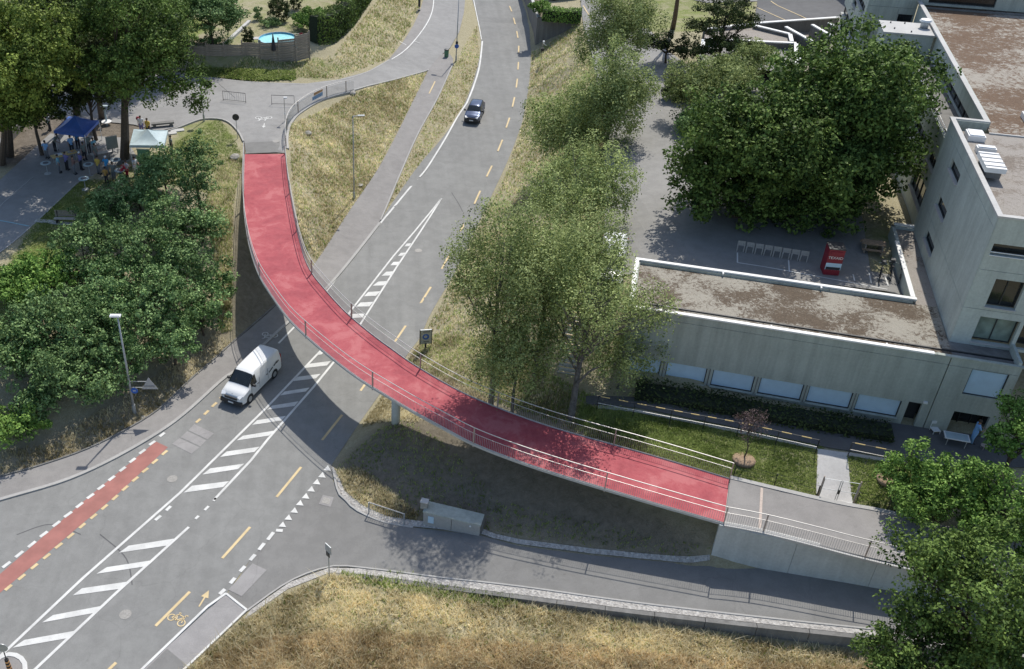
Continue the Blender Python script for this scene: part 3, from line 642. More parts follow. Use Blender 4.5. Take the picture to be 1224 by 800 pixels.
# repaired patches
for q in (((885,410),(974,452),(945,480),(858,438)), ((853,442),(940,484),(912,512),(822,470)), ((818,474),(908,516),(872,545),(783,500))): sheet('asphalt_patch', [z1b(*p) for p in q], .042, 'patch_asphalt', road, step=0)
sheet('asphalt_patch', [z5b(1150,320), z5b(1215,350), z5b(1100,470), z5b(1040,440)], .034, 'patch_asphalt', service_road, step=0)
for i, (q, m_) in enumerate((([(380,595),(385,588.5),(398,593),(394,606),(381,601)], 'patch_asphalt'),)): sheet('cover_surround', [(381,603),(386,592),(399,595),(395,606.5)], .033, m_, service_road, step=0)
sheet('drain_cover', [(384,601.5),(387.5,594.5),(396,597),(393,603.5)], .040, 'cover_metal', service_road, step=0, dens=False)
def cover(px, r, par, off):
    g = G(*px); n = 16; MB().add([(g[0]+r*math.cos(2*PI*k/n), g[1]+r*math.sin(2*PI*k/n), g[2]+off) for k in range(n)], [tuple(range(n))]).build('manhole_cover', 'cover_metal', par)
for px, par, off in (((206,573), road, .042), ((500,300), road, .042), ((150,735), road, .042), ((455,650), service_road, .032), ((430,222), pavement, .112), ((330,170), street, .108)): cover(px, .33, par, off)
for k, px in enumerate((((120,640),(150,668),(158,700)), ((420,640),(520,668),(640,682)), ((540,230),(556,262),(548,300)), ((20,640),(60,628),(96,640)))):
    q = [(x+random.uniform(-1, 1), y+random.uniform(-1, 1)) for x, y in px]; flatstrip('sealed_crack', gline(q, .4), -.035, .035, .036 if k != 1 else .027, 'dark_asphalt', road if k != 1 else service_road)
# cycle and arrow symbols
def symbol(cx, cy, size, ang, col, par, off, arrow=None, name='cycle_symbol'):
    c = G(cx, cy)[:2]; R_ = np.array([[math.cos(ang), -math.sin(ang)], [math.sin(ang), math.cos(ang)]]); mb = MB(); w = .045*size
    def pt(p): q = c+R_@(np.array(p)*size); return (q[0], q[1], float(hf(*q))+off)
    def seg(a, b):
        a = np.array(a, float); b = np.array(b, float); d = (b-a)/np.linalg.norm(b-a); n = np.array([-d[1], d[0]])*.045
        mb.add([pt(a-n), pt(b-n), pt(b+n), pt(a+n)], [(0, 1, 2, 3)])
    def ring(c0, r):
        n = 16; V = [pt((c0[0]+q*math.cos(2*PI*k/n), c0[1]+q*math.sin(2*PI*k/n))) for k in range(n) for q in (r-.045, r+.045)]
        mb.add(V, [(2*k, 2*k+1, (2*k+3) % (2*n), (2*k+2) % (2*n)) for k in range(n)])
    ring((-.52, -.2), .3); ring((.52, -.2), .3)
    for a, b in (((-.52,-.2),(-.2,.35)),((-.2,.35),(.38,.35)),((.38,.35),(0,-.2)),((0,-.2),(-.27,.22)),((-.52,-.2),(0,-.2)),((.52,-.2),(.34,.55)),((.34,.55),(.55,.6)),((-.3,.5),(-.1,.5)),((-.2,.35),(-.2,.5))): seg(a, b)
    o = mb.build(name, col, par)
    return o
def arrow(cx, cy, size, ang, col, par, off):
    c = G(cx, cy)[:2]; R_ = np.array([[math.cos(ang), -math.sin(ang)], [math.sin(ang), math.cos(ang)]]); mb = MB()
    def pt(p): q = c+R_@(np.array(p)*size); return (q[0], q[1], float(hf(*q))+off)
    mb.add([pt(p) for p in ((-.06,-.8),(.06,-.8),(.06,.1),(-.06,.1))], [(0, 1, 2, 3)]); mb.add([pt(p) for p in ((-.3,.1),(.3,.1),(0,.8))], [(0, 1, 2)])
    return mb.build('direction_arrow', col, par)
dirA = math.atan2(rd[1], rd[0])-PI/2
symbol(213, 740, .68, dirA-.1, 'yellow_paint', road, .047); arrow(244, 716, .75, dirA+.15, 'yellow_paint', road, .047)
symbol(322, 403, .75, dirA+PI+.2, 'white_paint', pavement, .115)
symbol(315, 143, 1.0, PI, 'white_paint', street, .112); arrow(315.5, 151.5, .7, PI, 'white_paint', street, .112); 
mark_line([(281.5,-1),(282,0)], .01) if False else None
mark_line([(478,51),(486,55)], .1, par=street, off=.112); mark_line([(494,50),(502,53)], .12, par=street, off=.125)
# parking bays and zebra bars on the school yard
for a, b in (((881,304),(881,316)),((881,316),(1060,348)),((942,313),(943,327)),((1019,330),(1021,338)),((1038,328),(1041,341)),((1057,332),(1061,344))): mark_line([a, b], .09, par=yard, off=.135, name='bay_line', sm=False)
mark_line([(772,92.5),(791,92.5)], .1, par=yard, off=.135, name='bay_line', sm=False); mark_line([(697,8),(708,24)], .14, 'yellow_paint', yard, .135, 'bay_line', False)
# small island with a keep-right bollard
isl = gline([(-14,800),(0,789),(4.5,785.5),(15,784),(24.8,788),(30,794.8),(31,801),(24,812),(8,820)], .4)
island = struct(sheet('traffic_island', [tuple(p) for p in isl]+[tuple(G(-14,815)[:2])], .13, 'pavement_asphalt', world=True, step=.8, dens=False)); strip('kerb', isl, -.12, .12, -.05, .16, 'white_paint', island)

# ------------------------------------------------------------------ grass blades (nobody could count them)
def blades(name, poly, n, hlo, hhi, width, mat, seed, base=.0, lean=.5, excl=True, tlo=0., thi=1., clump=0.0):
    r = np.random.default_rng(seed); w = np.array(GW(poly)); lo = w.min(0); hi = w.max(0)
    x = r.uniform(lo[0], hi[0], n*3); y = r.uniform(lo[1], hi[1], n*3)
    if clump:
        ph = vnoise(x, y, .9)*.6+vnoise(x+50, y, .3)*.4; k = ph > .52+r.normal(0, .22, len(x))-.08*clump; x = x[k]; y = y[k]
    m = inpoly(x, y, w)
    if excl:
        for q in PAVED: m &= ~inpoly(x, y, q)
    x = x[m][:n]; y = y[m][:n]; k = len(x)
    if k == 0: return
    z = hf(x, y); t = np.clip(.5+1.5*(vnoise(x+9, y+90, .45)-.5)+.9*(vnoise(x+70, y+20, 1.8)-.5)+r.normal(0, .2, k), 0, 1)*(thi-tlo)+tlo
    V = np.zeros((k, 3, 3, 3)); T = np.zeros((k, 3))
    for j in range(3):
        a = r.uniform(0, 2*PI, k); h = r.uniform(hlo, hhi, k); L_ = h*r.uniform(.15, lean, k); b_ = r.uniform(0, 2*PI, k); ww = width*r.uniform(.6, 1.3, k); ox = r.normal(0, .05, k); oy = r.normal(0, .05, k)
        V[:, j, 0] = np.stack([x+ox-np.cos(a)*ww, y+oy-np.sin(a)*ww, z+base-.02], 1); V[:, j, 1] = np.stack([x+ox+np.cos(a)*ww, y+oy+np.sin(a)*ww, z+base-.02], 1)
        V[:, j, 2] = np.stack([x+ox+np.cos(b_)*L_, y+oy+np.sin(b_)*L_, z+base+h], 1); T[:, j] = np.clip(t+r.normal(0, .12, k), 0, 1)
    return npmesh(name, V.reshape(-1, 3), np.arange(k*9).reshape(-1, 3), mat, kind='stuff', attrs={'tint': ('FACE', 'FLOAT', T.ravel())})
# ------------------------------------------------------------------ the curved footbridge
CUR[0] = hf0
def zp(q, f): return [P(x, y, z) for x, y, z in q]
NE = [(341.8,184,5.25),(345,216,5.2),(349,240,5.18),(353.5,264,5.15),(358.5,287,5.12),(365.6,311,5.1),(375,329,5.08),(388,345,5.06),(403,362,5.05),(420,379,5.03),(448,402,4.98),(474,421,4.93),(497,437,4.9),(549,467,4.8),(600,489,4.7),(650,507,4.62),(700,522,4.55),(784,545.5,4.42),(872,572,4.34)]
SW = [(291.5,184.5,5.25),(290.6,215,5.22),(291,248,5.2),(294,275,5.16),(299,300,5.12),(309,329,5.09),(325,355,5.07),(344,381,5.05),(364,401,5.03),(398,430,5.0),(430,454,4.97),(464,475,4.93),(497,494.5,4.9),(530,512.5,4.85),(566,531.5,4.8),(616,551,4.72),(670,569,4.62),(716,583,4.56),(790,605,4.44),(865,626.5,4.34)]
NB = 84
ne = smooth_line(zp(NE, 0), n=NB); sw = smooth_line(zp(SW, 0), n=NB)
bridge = thing('footbridge', 'curved red surfaced footbridge on a round pillar crossing over the main road', 'bridge', (0, 0, 0))
def section(offs):
    """loft along the bridge; offs: list of (t across 0=SW 1=NE, inset metres, dz)"""
    V = []; k = len(offs)
    for i in range(NB):
        d = ne[i]-sw[i]; w = np.linalg.norm(d[:2]); u = d/w
        for t, ins, dz in offs:
            p = sw[i]+d*t+u*ins; V.append((p[0], p[1], sw[i][2]*(1-t)+ne[i][2]*t+dz))
    F = [(i*k+j, i*k+(j+1) % k, (i+1)*k+(j+1) % k, (i+1)*k+j) for i in range(NB-1) for j in range(k)]
    F += [tuple(range(k))[::-1], tuple((NB-1)*k+j for j in range(k))]
    return V, F
MB().add(*section([(0, .08, -.02), (0, .08, -.10), (0, .95, -.60), (1, -.95, -.60), (1, -.08, -.10), (1, -.08, -.02)])).build('deck_slab', 'ramp_concrete', bridge)
MB().add(*section([(0, .09, .0), (0, .09, -.015), (1, -.09, -.015), (1, -.09, .0)])).build('red_surface', 'red_deck_coating', bridge)
for t, s in ((0, 1), (1, -1)):
    sec = [(t, 0, .035), (t, 0, -.13), (t, .075*s, -.13), (t, .075*s, .035)]
    MB().add(*section(sec if s > 0 else sec[::-1])).build('edge_beam', 'pale_concrete', bridge)
pb = P(473, 504, 1.55); MB().tube([(pb[0], pb[1], .9), (pb[0], pb[1], 4.34)], .29, 20).build('pillar', 'ramp_concrete', bridge, True)
ab_ = MB(); c0 = (ne[6]+sw[6])/2; d0 = ne[6]-sw[6]
ab_.box((c0[0], c0[1]+1.2, 2.9), (3.1, 3.0, 3.4), math.atan2(d0[1], d0[0])).build('abutment', 'ramp_concrete', bridge)
def railing(parent, line, H_=1.22, post_at=None, inset=.0, spacing=.115, lean=0, post_mat='brown_post', rail_mat='steel_rail', bar=.013, mid=.80, posts=True):
    L = np.asarray(line); s = np.concatenate([[0], np.cumsum(np.linalg.norm(np.diff(L[:, :2], axis=0), axis=1))]); T = s[-1]
    at = lambda q: np.array([np.interp(q, s, L[:, k]) for k in range(3)])
    n = max(2, int(T/.45)); cl = [at(T*k/n) for k in range(n+1)]
    MB().tube([(p[0], p[1], p[2]+H_) for p in cl], .028, 7).build('handrail', rail_mat, parent)
    MB().tube([(p[0], p[1], p[2]+mid) for p in cl], .016, 6).build('mid_rail', rail_mat, parent)
    MB().tube([(p[0], p[1], p[2]+.06) for p in cl], .018, 5).build('bottom_rail', rail_mat, parent)
    mb = MB(); m = int(T/spacing)
    for k in range(m+1):
        p = at(T*k/m); mb.beam((p[0], p[1], p[2]+.06), (p[0], p[1], p[2]+mid), bar, bar)
    mb.build('balusters', post_mat if post_mat != 'brown_post' else 'galvanised', parent, kind='stuff')
    if post_at is None: post_at = [T*k/max(1, round(T/5.8)) for k in range(max(1, round(T/5.8))+1)]
    me = MB().box((0, 0, H_/2-.12), (.09, .06, H_+.2)).build('post', post_mat, parent); first = True
    for q in post_at:
        p = at(min(q, T)); p2 = at(min(q+.1, T)); p1 = at(max(q-.1, 0)); a = math.atan2(p2[1]-p1[1], p2[0]-p1[0])
        o = me if first else me.copy()
        if not first: C.objects.link(o)
        first = False; o.location = p; o.rotation_euler = (0, 0, a+PI/2)
    return T, at
def near_s(line, pxs, z):
    L = np.asarray(line); s = np.concatenate([[0], np.cumsum(np.linalg.norm(np.diff(L[:, :2], axis=0), axis=1))])
    return [float(s[np.argmin(np.hypot(*(L[:, :2]-P(x, y, z)[:2]).T))]) for x, y in pxs]
insw = sw+(ne-sw)*.015; inne = ne+(sw-ne)*.015
railing(bridge, insw, post_at=near_s(insw, [(291,190),(291,240),(296,290),(311.7,331),(364,401),(448,466),(565,531),(717,583.5),(865,626)], 4.9))
railing(bridge, inne, post_at=near_s(inne, [(342,188),(348,236),(357,280),(373,327),(420.8,381),(497.4,438),(598.7,487),(731,531),(871,571.5)], 4.95))
# ramp and its side wall
edge = [P(865.5,626.5,4.33), P(908.7,634.8,4.31), P(970,650,4.28), P(1029,665.5,4.24), P(1100,681.5,4.2), P(1240,708,4.2)]
edge_s = smooth_line(edge, step=1.0)
foot = [P(848,670.5,1.5), P(904,681.2,1.62), P(1009,698.5,1.9), P(1100,714,2.1), P(1240,738,2.3)]
rw = thing('ramp_retaining_wall', 'bluish grey concrete wall holding up the grey ramp beside the service road', 'wall', (0, 0, 0))
fs_ = smooth_line(foot, n=14)
def wall_along(line, zt, zb, th, side, mat, par, name='wall_panel', per=None, joints=.02):
    """separate wall panels along a world line; zt, zb functions of the point; th thickness towards side"""
    L = np.asarray(line)[:, :2]; s = np.concatenate([[0], np.cumsum(np.linalg.norm(np.diff(L, axis=0), axis=1))]); T = s[-1]; per = per or T
    n = max(1, round(T/per))
    for k in range(n):
        a, b = T*k/n+joints/2, T*(k+1)/n-joints/2; m = 4; mb = MB(); q = [a+(b-a)*j/m for j in range(m+1)]
        pts = np.array([[np.interp(v, s, L[:, 0]), np.interp(v, s, L[:, 1])] for v in q]); t = np.gradient(pts, axis=0); t /= np.linalg.norm(t, axis=1)[:, None]
        nn = np.stack([-t[:, 1], t[:, 0]], 1)*side; V = []
        for p, w_ in zip(pts, nn):
            o = p+w_*th; V += [(*p, zb(p)), (*o, zb(p)), (*o, zt(p)), (*p, zt(p))]
        F = [(i*4+c_, i*4+(c_+1) % 4, i*4+4+(c_+1) % 4, i*4+4+c_) for i in range(m) for c_ in range(4)]+[(3, 2, 1, 0), (m*4, m*4+1, m*4+2, m*4+3)]
        if side < 0: F = [f[::-1] for f in F]
        mb.add(V, F[:] if side > 0 else F).build(name, mat, par)
xs0 = fs_[0][0]
wall_along(fs_, lambda p: float(hramp(p[0], 0))-.02, lambda p: .6, .35, 1, 'ramp_concrete', rw, per=4.4)
e0 = np.array([ramp_ for ramp_ in edge_s]); 
strip_o = None
def coping3(line, w, z0, z1, mat, par, name='coping', shift=0):
    a, b = ribbon_poly(line, shift-w/2, shift+w/2); n = len(a); V = []
    for i in range(n): z = line[i][2]; V += [(*a[i], z+z0), (*b[i], z+z0), (*b[i], z+z1), (*a[i], z+z1)]
    F = [(i*4+k, i*4+(k+1) % 4, (i+1)*4+(k+1) % 4, (i+1)*4+k) for i in range(n-1) for k in range(4)]+[(0, 1, 2, 3), tuple(n*4-4+k for k in (3, 2, 1, 0))]
    return MB().add(V, F).build(name, mat, par)
coping3(edge_s, .34, -.12, .045, 'pale_concrete', rw)
# end bearing block under the bridge end, with its dark strip
eb = (ne[-1]+sw[-1])/2; an = math.atan2(*(ne[-1]-sw[-1])[[1, 0]])
MB().box((eb[0]+.25, eb[1], 2.2), (4.1, .55, 3.9), an).build('bridge_seat', 'ramp_concrete', rw)
railw = thing('ramp_railing', 'steel baluster railing on top of the grey ramp wall', 'railing', (0, 0, 0))
ed2 = edge_s.copy(); ed2[:, 2] += .04
railing(railw, ed2, post_at=near_s(ed2, [(908.7,634.8),(1029,665.5),(1160,693)], 4.25))
# plaza railing with banner
pr = smooth_line([G(342.5,178), G(341.5,166), G(344.5,151), G(352,139.8), G(363,131), G(379,121.6), G(400,114), G(423,108.6)], step=.6)
plr = thing('plaza_railing', 'curved grey mesh railing round the plaza edge above the grass slope', 'railing', (0, 0, 0))
railing(plr, pr, post_at=near_s(pr, [(342,176),(341.5,158),(356,137),(391.5,116.5),(423,108.6)], 5), mid=1.1, H_=1.3, spacing=.09)
coping3(pr, .3, -.5, .06, 'kerb_concrete', plr, 'plinth', shift=.1)
s0, s1 = near_s(pr, [(374,123.5)], 5)[0], near_s(pr, [(388,118)], 5)[0]
LL = np.concatenate([[0], np.cumsum(np.linalg.norm(np.diff(pr[:, :2], axis=0), axis=1))]); bm = MB(); bo = MB()
for tgt, (qa, qb, za, zb2) in ((bm, (s0, s1, .35, .75)), (bo, (s0+.3, s1, .80, 1.08)),):
    a = [np.interp(qa, LL, pr[:, k]) for k in range(3)]; b = [np.interp(qb, LL, pr[:, k]) for k in range(3)]
    d = Vector((b[0]-a[0], b[1]-a[1], 0)).normalized(); n = Vector((-d.y, d.x, 0))*.05
    tgt.box(((a[0]+b[0])/2+n.x, (a[1]+b[1])/2+n.y, (a[2]+b[2])/2+(za+zb2)/2), (math.hypot(b[0]-a[0], b[1]-a[1]), .015, zb2-za), math.atan2(d.y, d.x))
bn = thing('banner', 'small blue grey and orange banner tied to the plaza railing', 'banner', (0, 0, 0)); bm.build('cloth', 'shirt_blue', bn); bo.build('stripe', 'orange_cloth', bn)

# retaining wall between the service road and the field
fw = thing('field_retaining_wall', 'low dark stone wall between the gravel edge of the service road and the field', 'wall', (0, 0, 0))
CUR[0] = hsrv
wl = smooth_line([G(x, y) for x, y in gb[2:]], step=1.5)
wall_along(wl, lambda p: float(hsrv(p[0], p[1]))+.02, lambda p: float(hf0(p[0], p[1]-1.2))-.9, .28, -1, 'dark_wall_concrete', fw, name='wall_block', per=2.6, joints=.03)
CUR[0] = hf0
# retaining wall of the parking area at the top
pk = thing('parking_retaining_wall', 'dark retaining wall with pale coping under the hedge beside the main road', 'wall', (0, 0, 0))
c1 = P(642.5, 21.5, 5.95); c0_ = P(633, -4, 5.98); c00 = P(620, -45, 6.0); c2 = P(694, 26.5, 5.95)
for nm, (a, b, cc) in {'w': (c00, c1, .3), 'e': (c1, c2, .02)}.items():
    d = Vector(b-a); d.z = 0; L_ = d.length; d.normalize(); nrm = Vector((-d.y, d.x, 0)); n = max(1, round(L_/3.0))
    for k in range(n):
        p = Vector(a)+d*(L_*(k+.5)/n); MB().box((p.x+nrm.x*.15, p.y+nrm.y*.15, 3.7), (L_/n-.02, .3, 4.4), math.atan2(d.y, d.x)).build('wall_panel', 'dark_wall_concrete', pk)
    MB().beam((a[0]+nrm.x*.15, a[1]+nrm.y*.15, 5.95), (b[0]+nrm.x*.15, b[1]+nrm.y*.15, 5.95), .38 if nm == 'w' else .3, .1).build('coping', 'pale_concrete' if nm == 'w' else 'dark_wall_concrete', pk)

# ------------------------------------------------------------------ the school buildings
YAW = -.293; BO = P(753.1, 365.5, 10.0); BA = np.array([math.cos(YAW), math.sin(YAW)]); BB = np.array([-math.sin(YAW), math.cos(YAW)])
def AB(a, b): q = BO[:2]+BA*a+BB*b; return (float(q[0]), float(q[1]))
GZ = 4.25
def facade(par, org, udir, ndir, rects, holes, th, mat, name='wall_panel', z0=None):
    """concrete panels (u0,u1,z0,z1) with holes cut out; face plane at org, thickness inwards (against ndir)"""
    for (u0, u1, w0, w1) in rects:
        us = sorted({u0, u1}|{h for H in holes for h in H[:2] if u0 < h < u1}); ws = sorted({w0, w1}|{h for H in holes for h in H[2:4] if w0 < h < w1}); mb = MB()
        done = False
        for i in range(len(ws)-1):
            run = None
            cells = []
            for j in range(len(us)-1):
                cu = (us[j]+us[j+1])/2; cw = (ws[i]+ws[i+1])/2; hole = any(H[0] < cu < H[1] and H[2] < cw < H[3] for H in holes)
                if hole: run = None
                elif run is None: run = [us[j], us[j+1]]; cells.append(run)
                else: run[1] = us[j+1]
            for ua, ub in cells:
                ga = .012 if ua == u0 else 0; gb_ = .012 if ub == u1 else 0; gz = .012 if ws[i] == w0 else 0; gt = .012 if ws[i+1] == w1 else 0
                A_, B_ = ua+ga, ub-gb_; z_a, z_b = ws[i]+gz, ws[i+1]-gt
                q = [Vector(org)+Vector(udir)*u+Vector((0, 0, z)) for z in (z_a, z_b) for u in (A_, B_)]; r = [p-Vector(ndir)*th for p in q]
                V = q+r; F = [(0, 1, 3, 2), (5, 4, 6, 7), (0, 2, 6, 4), (1, 5, 7, 3), (2, 3, 7, 6), (0, 4, 5, 1)]
                if Vector(udir).cross(Vector((0, 0, 1))).dot(Vector(ndir)) < 0: F = [f[::-1] for f in F]
                mb.add(V, F)
        if mb.f: mb.build(name, mat, par)
def window(par, org, udir, ndir, u0, u1, z0, z1, depth=.18, glassm='window_glass', frame='dark_metal', mull=0, sill=None, fw=.05):
    o = Vector(org); u = Vector(udir); n = Vector(ndir); c = lambda a, z, d: o+u*a+Vector((0, 0, z))-n*d
    fr = MB(); rot = Matrix((u, n, Vector((0, 0, 1)))).transposed()
    W_, H_ = u1-u0, z1-z0
    for a, z, w, h in ((u0+fw/2, (z0+z1)/2, fw, H_), (u1-fw/2, (z0+z1)/2, fw, H_), ((u0+u1)/2, z0+fw/2, W_-2*fw, fw), ((u0+u1)/2, z1-fw/2, W_-2*fw, fw)):
        fr.box(c(a, z, depth), (w, .08, h), rot=rot)
    for k in range(mull): fr.box(c(u0+W_*(k+1)/(mull+1), (z0+z1)/2, depth-.002), (.05, .08, H_-2*fw), rot=rot)
    f = fr.build('window', frame, par); f['label'] = 'recessed window in the concrete wall'
    MB().box(c((u0+u1)/2, (z0+z1)/2, depth+.03), (W_-.04, .02, H_-.04), rot=rot).build('pane', glassm, f)
    if sill: MB().box(c((u0+u1)/2, z0-.02, -.04), (W_+.06, .16, .05), rot=rot).build('sill', sill, f)
    return f
X_, Y_ = (1, 0, 0), (0, 1, 0); NX, NY = (-1, 0, 0), (0, -1, 0)
low = thing('low_school_wing', 'long low concrete school wing with a gravel roof and a row of blue blinds', 'building', (BO[0], BO[1], 0), YAW)
wins = [(.35, 2.5), (2.85, 5.3), (5.65, 8.15), (8.48, 11.02), (11.32, 13.82), (14.1, 16.52)]
holes = [(a, b, 5.02, 6.28) for a, b in wins]+[(16.88, 17.62, GZ-.3, 6.34), (19.38, 21.32, 7.5, 9.3), (19.38, 21.3, 4.55, 6.2)]
facade(low, (0, 0, 0), X_, NY, [(0, 18.12, 9.36, 9.93), (0, 18.12, GZ-.5, 9.36), (18.15, 21.8, 9.33, 9.93), (18.15, 21.8, GZ-.5, 9.33)], holes, .22, 'wall_concrete')
for k, (a, b) in enumerate(wins): window(low, (0, 0, 0), X_, NY, a, b, 5.02, 6.28, .12, 'blind_blue', 'dark_metal', sill='wall_concrete')
for a in (2.67, 5.47, 8.31, 11.17, 13.96): MB().box((a, -.012, 5.65), (.05, .03, 1.3)).build('mullion_strip', 'dark_wall_concrete', low)
window(low, (0, 0, 0), X_, NY, 19.38, 21.32, 7.5, 9.3, .1, 'blind_blue', 'dark_metal')
window(low, (0, 0, 0), X_, NY, 19.38, 21.3, 4.55, 6.2, .8, 'window_glass', 'dark_metal', mull=2)
MB().box((17.25, .55, 5.2), (.72, .06, 2.2)).build('door', 'dark_metal', low)
MB().box((17.72, -.05, 6.5), (.22, .16, .12)).build('wall_lamp', 'white_metal', low)
MB().box((10.9, 3.1, 6.9), (21.5, 5.6, 5.2)).build('core', 'dark_metal', low) if False else None
inner = MB(); inner.box((10.9, .9, 7.0), (21.5, .1, 5.6)); inner.build('inner_wall', 'dark_metal', low)
facade(low, (0, 6.0, 0), Y_, NX, [], [], .2, 'wall_concrete')
facade(low, (0, 0, 0), Y_, NX, [(0.02, 5.98, GZ-.5, 9.9)], [], .22, 'wall_concrete')
facade(low, (0, 6.0, 0), X_, Y_, [(0, 6, GZ-.5, 9.9), (6, 12, GZ-.5, 9.9), (12, 16.9, GZ-.5, 9.9)], [], .22, 'wall_concrete')
facade(low, (16.9, 6.0, 0), Y_, NX, [(0.02, 3.8, GZ-.5, 9.9), (3.8, 10.2, GZ-.5, 9.9)], [], .22, 'tower_concrete')
facade(low, (16.9, 16.2, 0), X_, Y_, [(0, 1.6, GZ-.5, 9.9)], [], .22, 'tower_concrete')
facade(low, (21.8, 0.0, 0), Y_, X_, [(0.02, 1.95, GZ-.5, 9.9)], [], .22, 'tower_concrete')
MB().add([(.2, .2, 9.72), (18.3, .2, 9.72), (18.3, 5.8, 9.72), (.2, 5.8, 9.72)], [(0, 1, 2, 3)]).build('gravel_roof', 'low_roof_gravel', low)
MB().add([(17.0, 5.8, 9.715), (18.4, 5.8, 9.715), (18.4, 16.2, 9.715), (17.0, 16.2, 9.715)], [(0, 1, 2, 3)]).build('gravel_roof', 'stair_roof_gravel', low)
MB().add([(18.3, .2, 9.725), (21.7, .2, 9.725), (21.7, 2.0, 9.725), (18.3, 2.0, 9.725)], [(0, 1, 2, 3)]).build('terrace', 'dark_wall_concrete', low)
for nm, c, d in (('coping', (8.5, 6.0-.0, 9.96), (17.2, .26, .10)), ('coping', (0.0, 3.0, 9.962), (.26, 5.7, .10)), ('coping', (8.55, .03, 9.961), (17.3, .26, .10)), ('coping', (16.9, 9.87, 9.963), (.26, 7.4, .10)), ('coping', (17.7, 16.3, 9.958), (1.3, .24, .1))):
    MB().box(c, d).build(nm, 'white_metal', low)
MB().box((19.6, .03, 9.94), (4.5, .22, .08)).build('coping', 'wall_concrete', low)
for a in (5.5, 11.5): MB().box((a, 5.8, 9.92), (.10, .25, .12)).build('lightning_clamp', 'white_metal', low)
for a in (14.7, 8.3): MB().box((a, .2, 9.92), (.08, .22, .14)).build('lightning_clamp', 'white_metal', low)

tower = thing('concrete_tower_block', 'four storey concrete tower block with a mossy gravel roof and small square windows', 'building', (BO[0], BO[1], 0), YAW)
TZ = 17.98; floors = [9.7, 12.15, 14.7, 17.25]
h1 = [(10.55, 13.18, 15.85, 16.55), (10.58, 13.2, 13.22, 14.0), (10.5, 13.2, 10.72, 11.45)]
rects = []
for z0, z1 in ((9.6, 12.15), (12.15, 17.25)): rects += [(1.97, 5.07, z0, z1), (5.07, 7.8, z0, z1), (7.8, 16.4, z0, z1)]
rects += [(1.97, 5.07, 17.25, TZ), (5.07, 16.4, 17.25, TZ), (6.0, 16.4, 3.8, 9.6)]
facade(tower, (18.35, 0, 0), Y_, NX, rects, h1, .25, 'tower_concrete')
for h in h1: window(tower, (18.35, 0, 0), Y_, NX, *h, depth=.16, sill='pale_concrete')
# south face with balconies
hs = [(18.62, 30, 15.7, 16.4), (19.42, 20.95, 12.42, 14.25), (19.42, 21.5, 9.98, 11.72), (21.7, 30, 9.9, 14.3)]
facade(tower, (0, 1.95, 0), X_, NY, [(18.37, 30, 14.72, TZ), (18.37, 30, 12.17, 14.72), (18.37, 30, 9.7, 12.17)], hs, .25, 'tower_concrete')
window(tower, (0, 1.95, 0), X_, NY, 19.42, 20.95, 12.42, 14.25, .35, 'window_glass', sill='pale_concrete', mull=1)
window(tower, (0, 1.95, 0), X_, NY, 19.42, 21.5, 9.98, 11.72, .45, 'curtain_glass', sill='pale_concrete', mull=1)
window(tower, (0, 1.95, 0), X_, NY, 18.7, 29.9, 15.7, 16.4, .5, 'window_glass', mull=3)
window(tower, (0, 1.95, 0), X_, NY, 21.72, 29.9, 9.92, 14.3, .7, 'window_glass', mull=2)
for z in (15.68, 15.9): MB().tube([(18.6, 1.9, z), (30, 1.9, z)], .03, 6).build('balcony_rail', 'white_metal', tower)
MB().box((21.62, 1.0, 9.95), (.16, 1.9, .5)).build('terrace_wall', 'tower_concrete', tower)
# set back western face, roof terrace strip and lower windows
h2 = [(18.2, 20.8, 13.25, 14.1), (22.5, 27, 13.25, 14.1), (17.9, 23, 10.2, 11.9), (25, 29, 10.4, 11.5), (31, 38, 13.25, 14.1), (31, 38, 10.4, 11.4)]
rr2 = [(b0, b1, z0, z1) for z0, z1 in ((7.5, 10.1), (10.1, 12.15), (12.15, 14.7), (14.7, 15.85)) for b0, b1 in ((16.45, 24), (24, 31.6), (31.6, 38.2), (38.2, 45))]
facade(tower, (18.9, 0, 0), Y_, NX, rr2, h2, .25, 'tower_concrete')
for h in h2: window(tower, (18.9, 0, 0), Y_, NX, *h, depth=.2, sill='pale_concrete', mull=3)
facade(tower, (20.5, 0, 0), Y_, NX, [(b0, b1, 15.9, TZ) for b0, b1 in ((16.45, 24), (24, 31.6), (31.6, 38.2), (38.2, 45))], [(17.5, 31, 15.95, 16.75)], .25, 'tower_concrete')
window(tower, (20.5, 0, 0), Y_, NX, 17.5, 31, 15.95, 16.75, depth=.2, mull=7)
MB().box((19.8, 30.7, 15.86), (1.5, 28.4, .08)).build('roof_terrace', 'dark_wall_concrete', tower)
for z in (15.98, 16.25): MB().tube([(18.98, 16.5, z), (18.98, 44.8, z)], .03, 6).build('terrace_rail', 'white_metal', tower)
facade(tower, (0, 16.42, 0), X_, Y_, [(18.37, 20.48, 3.8, TZ)], [], .25, 'tower_concrete')
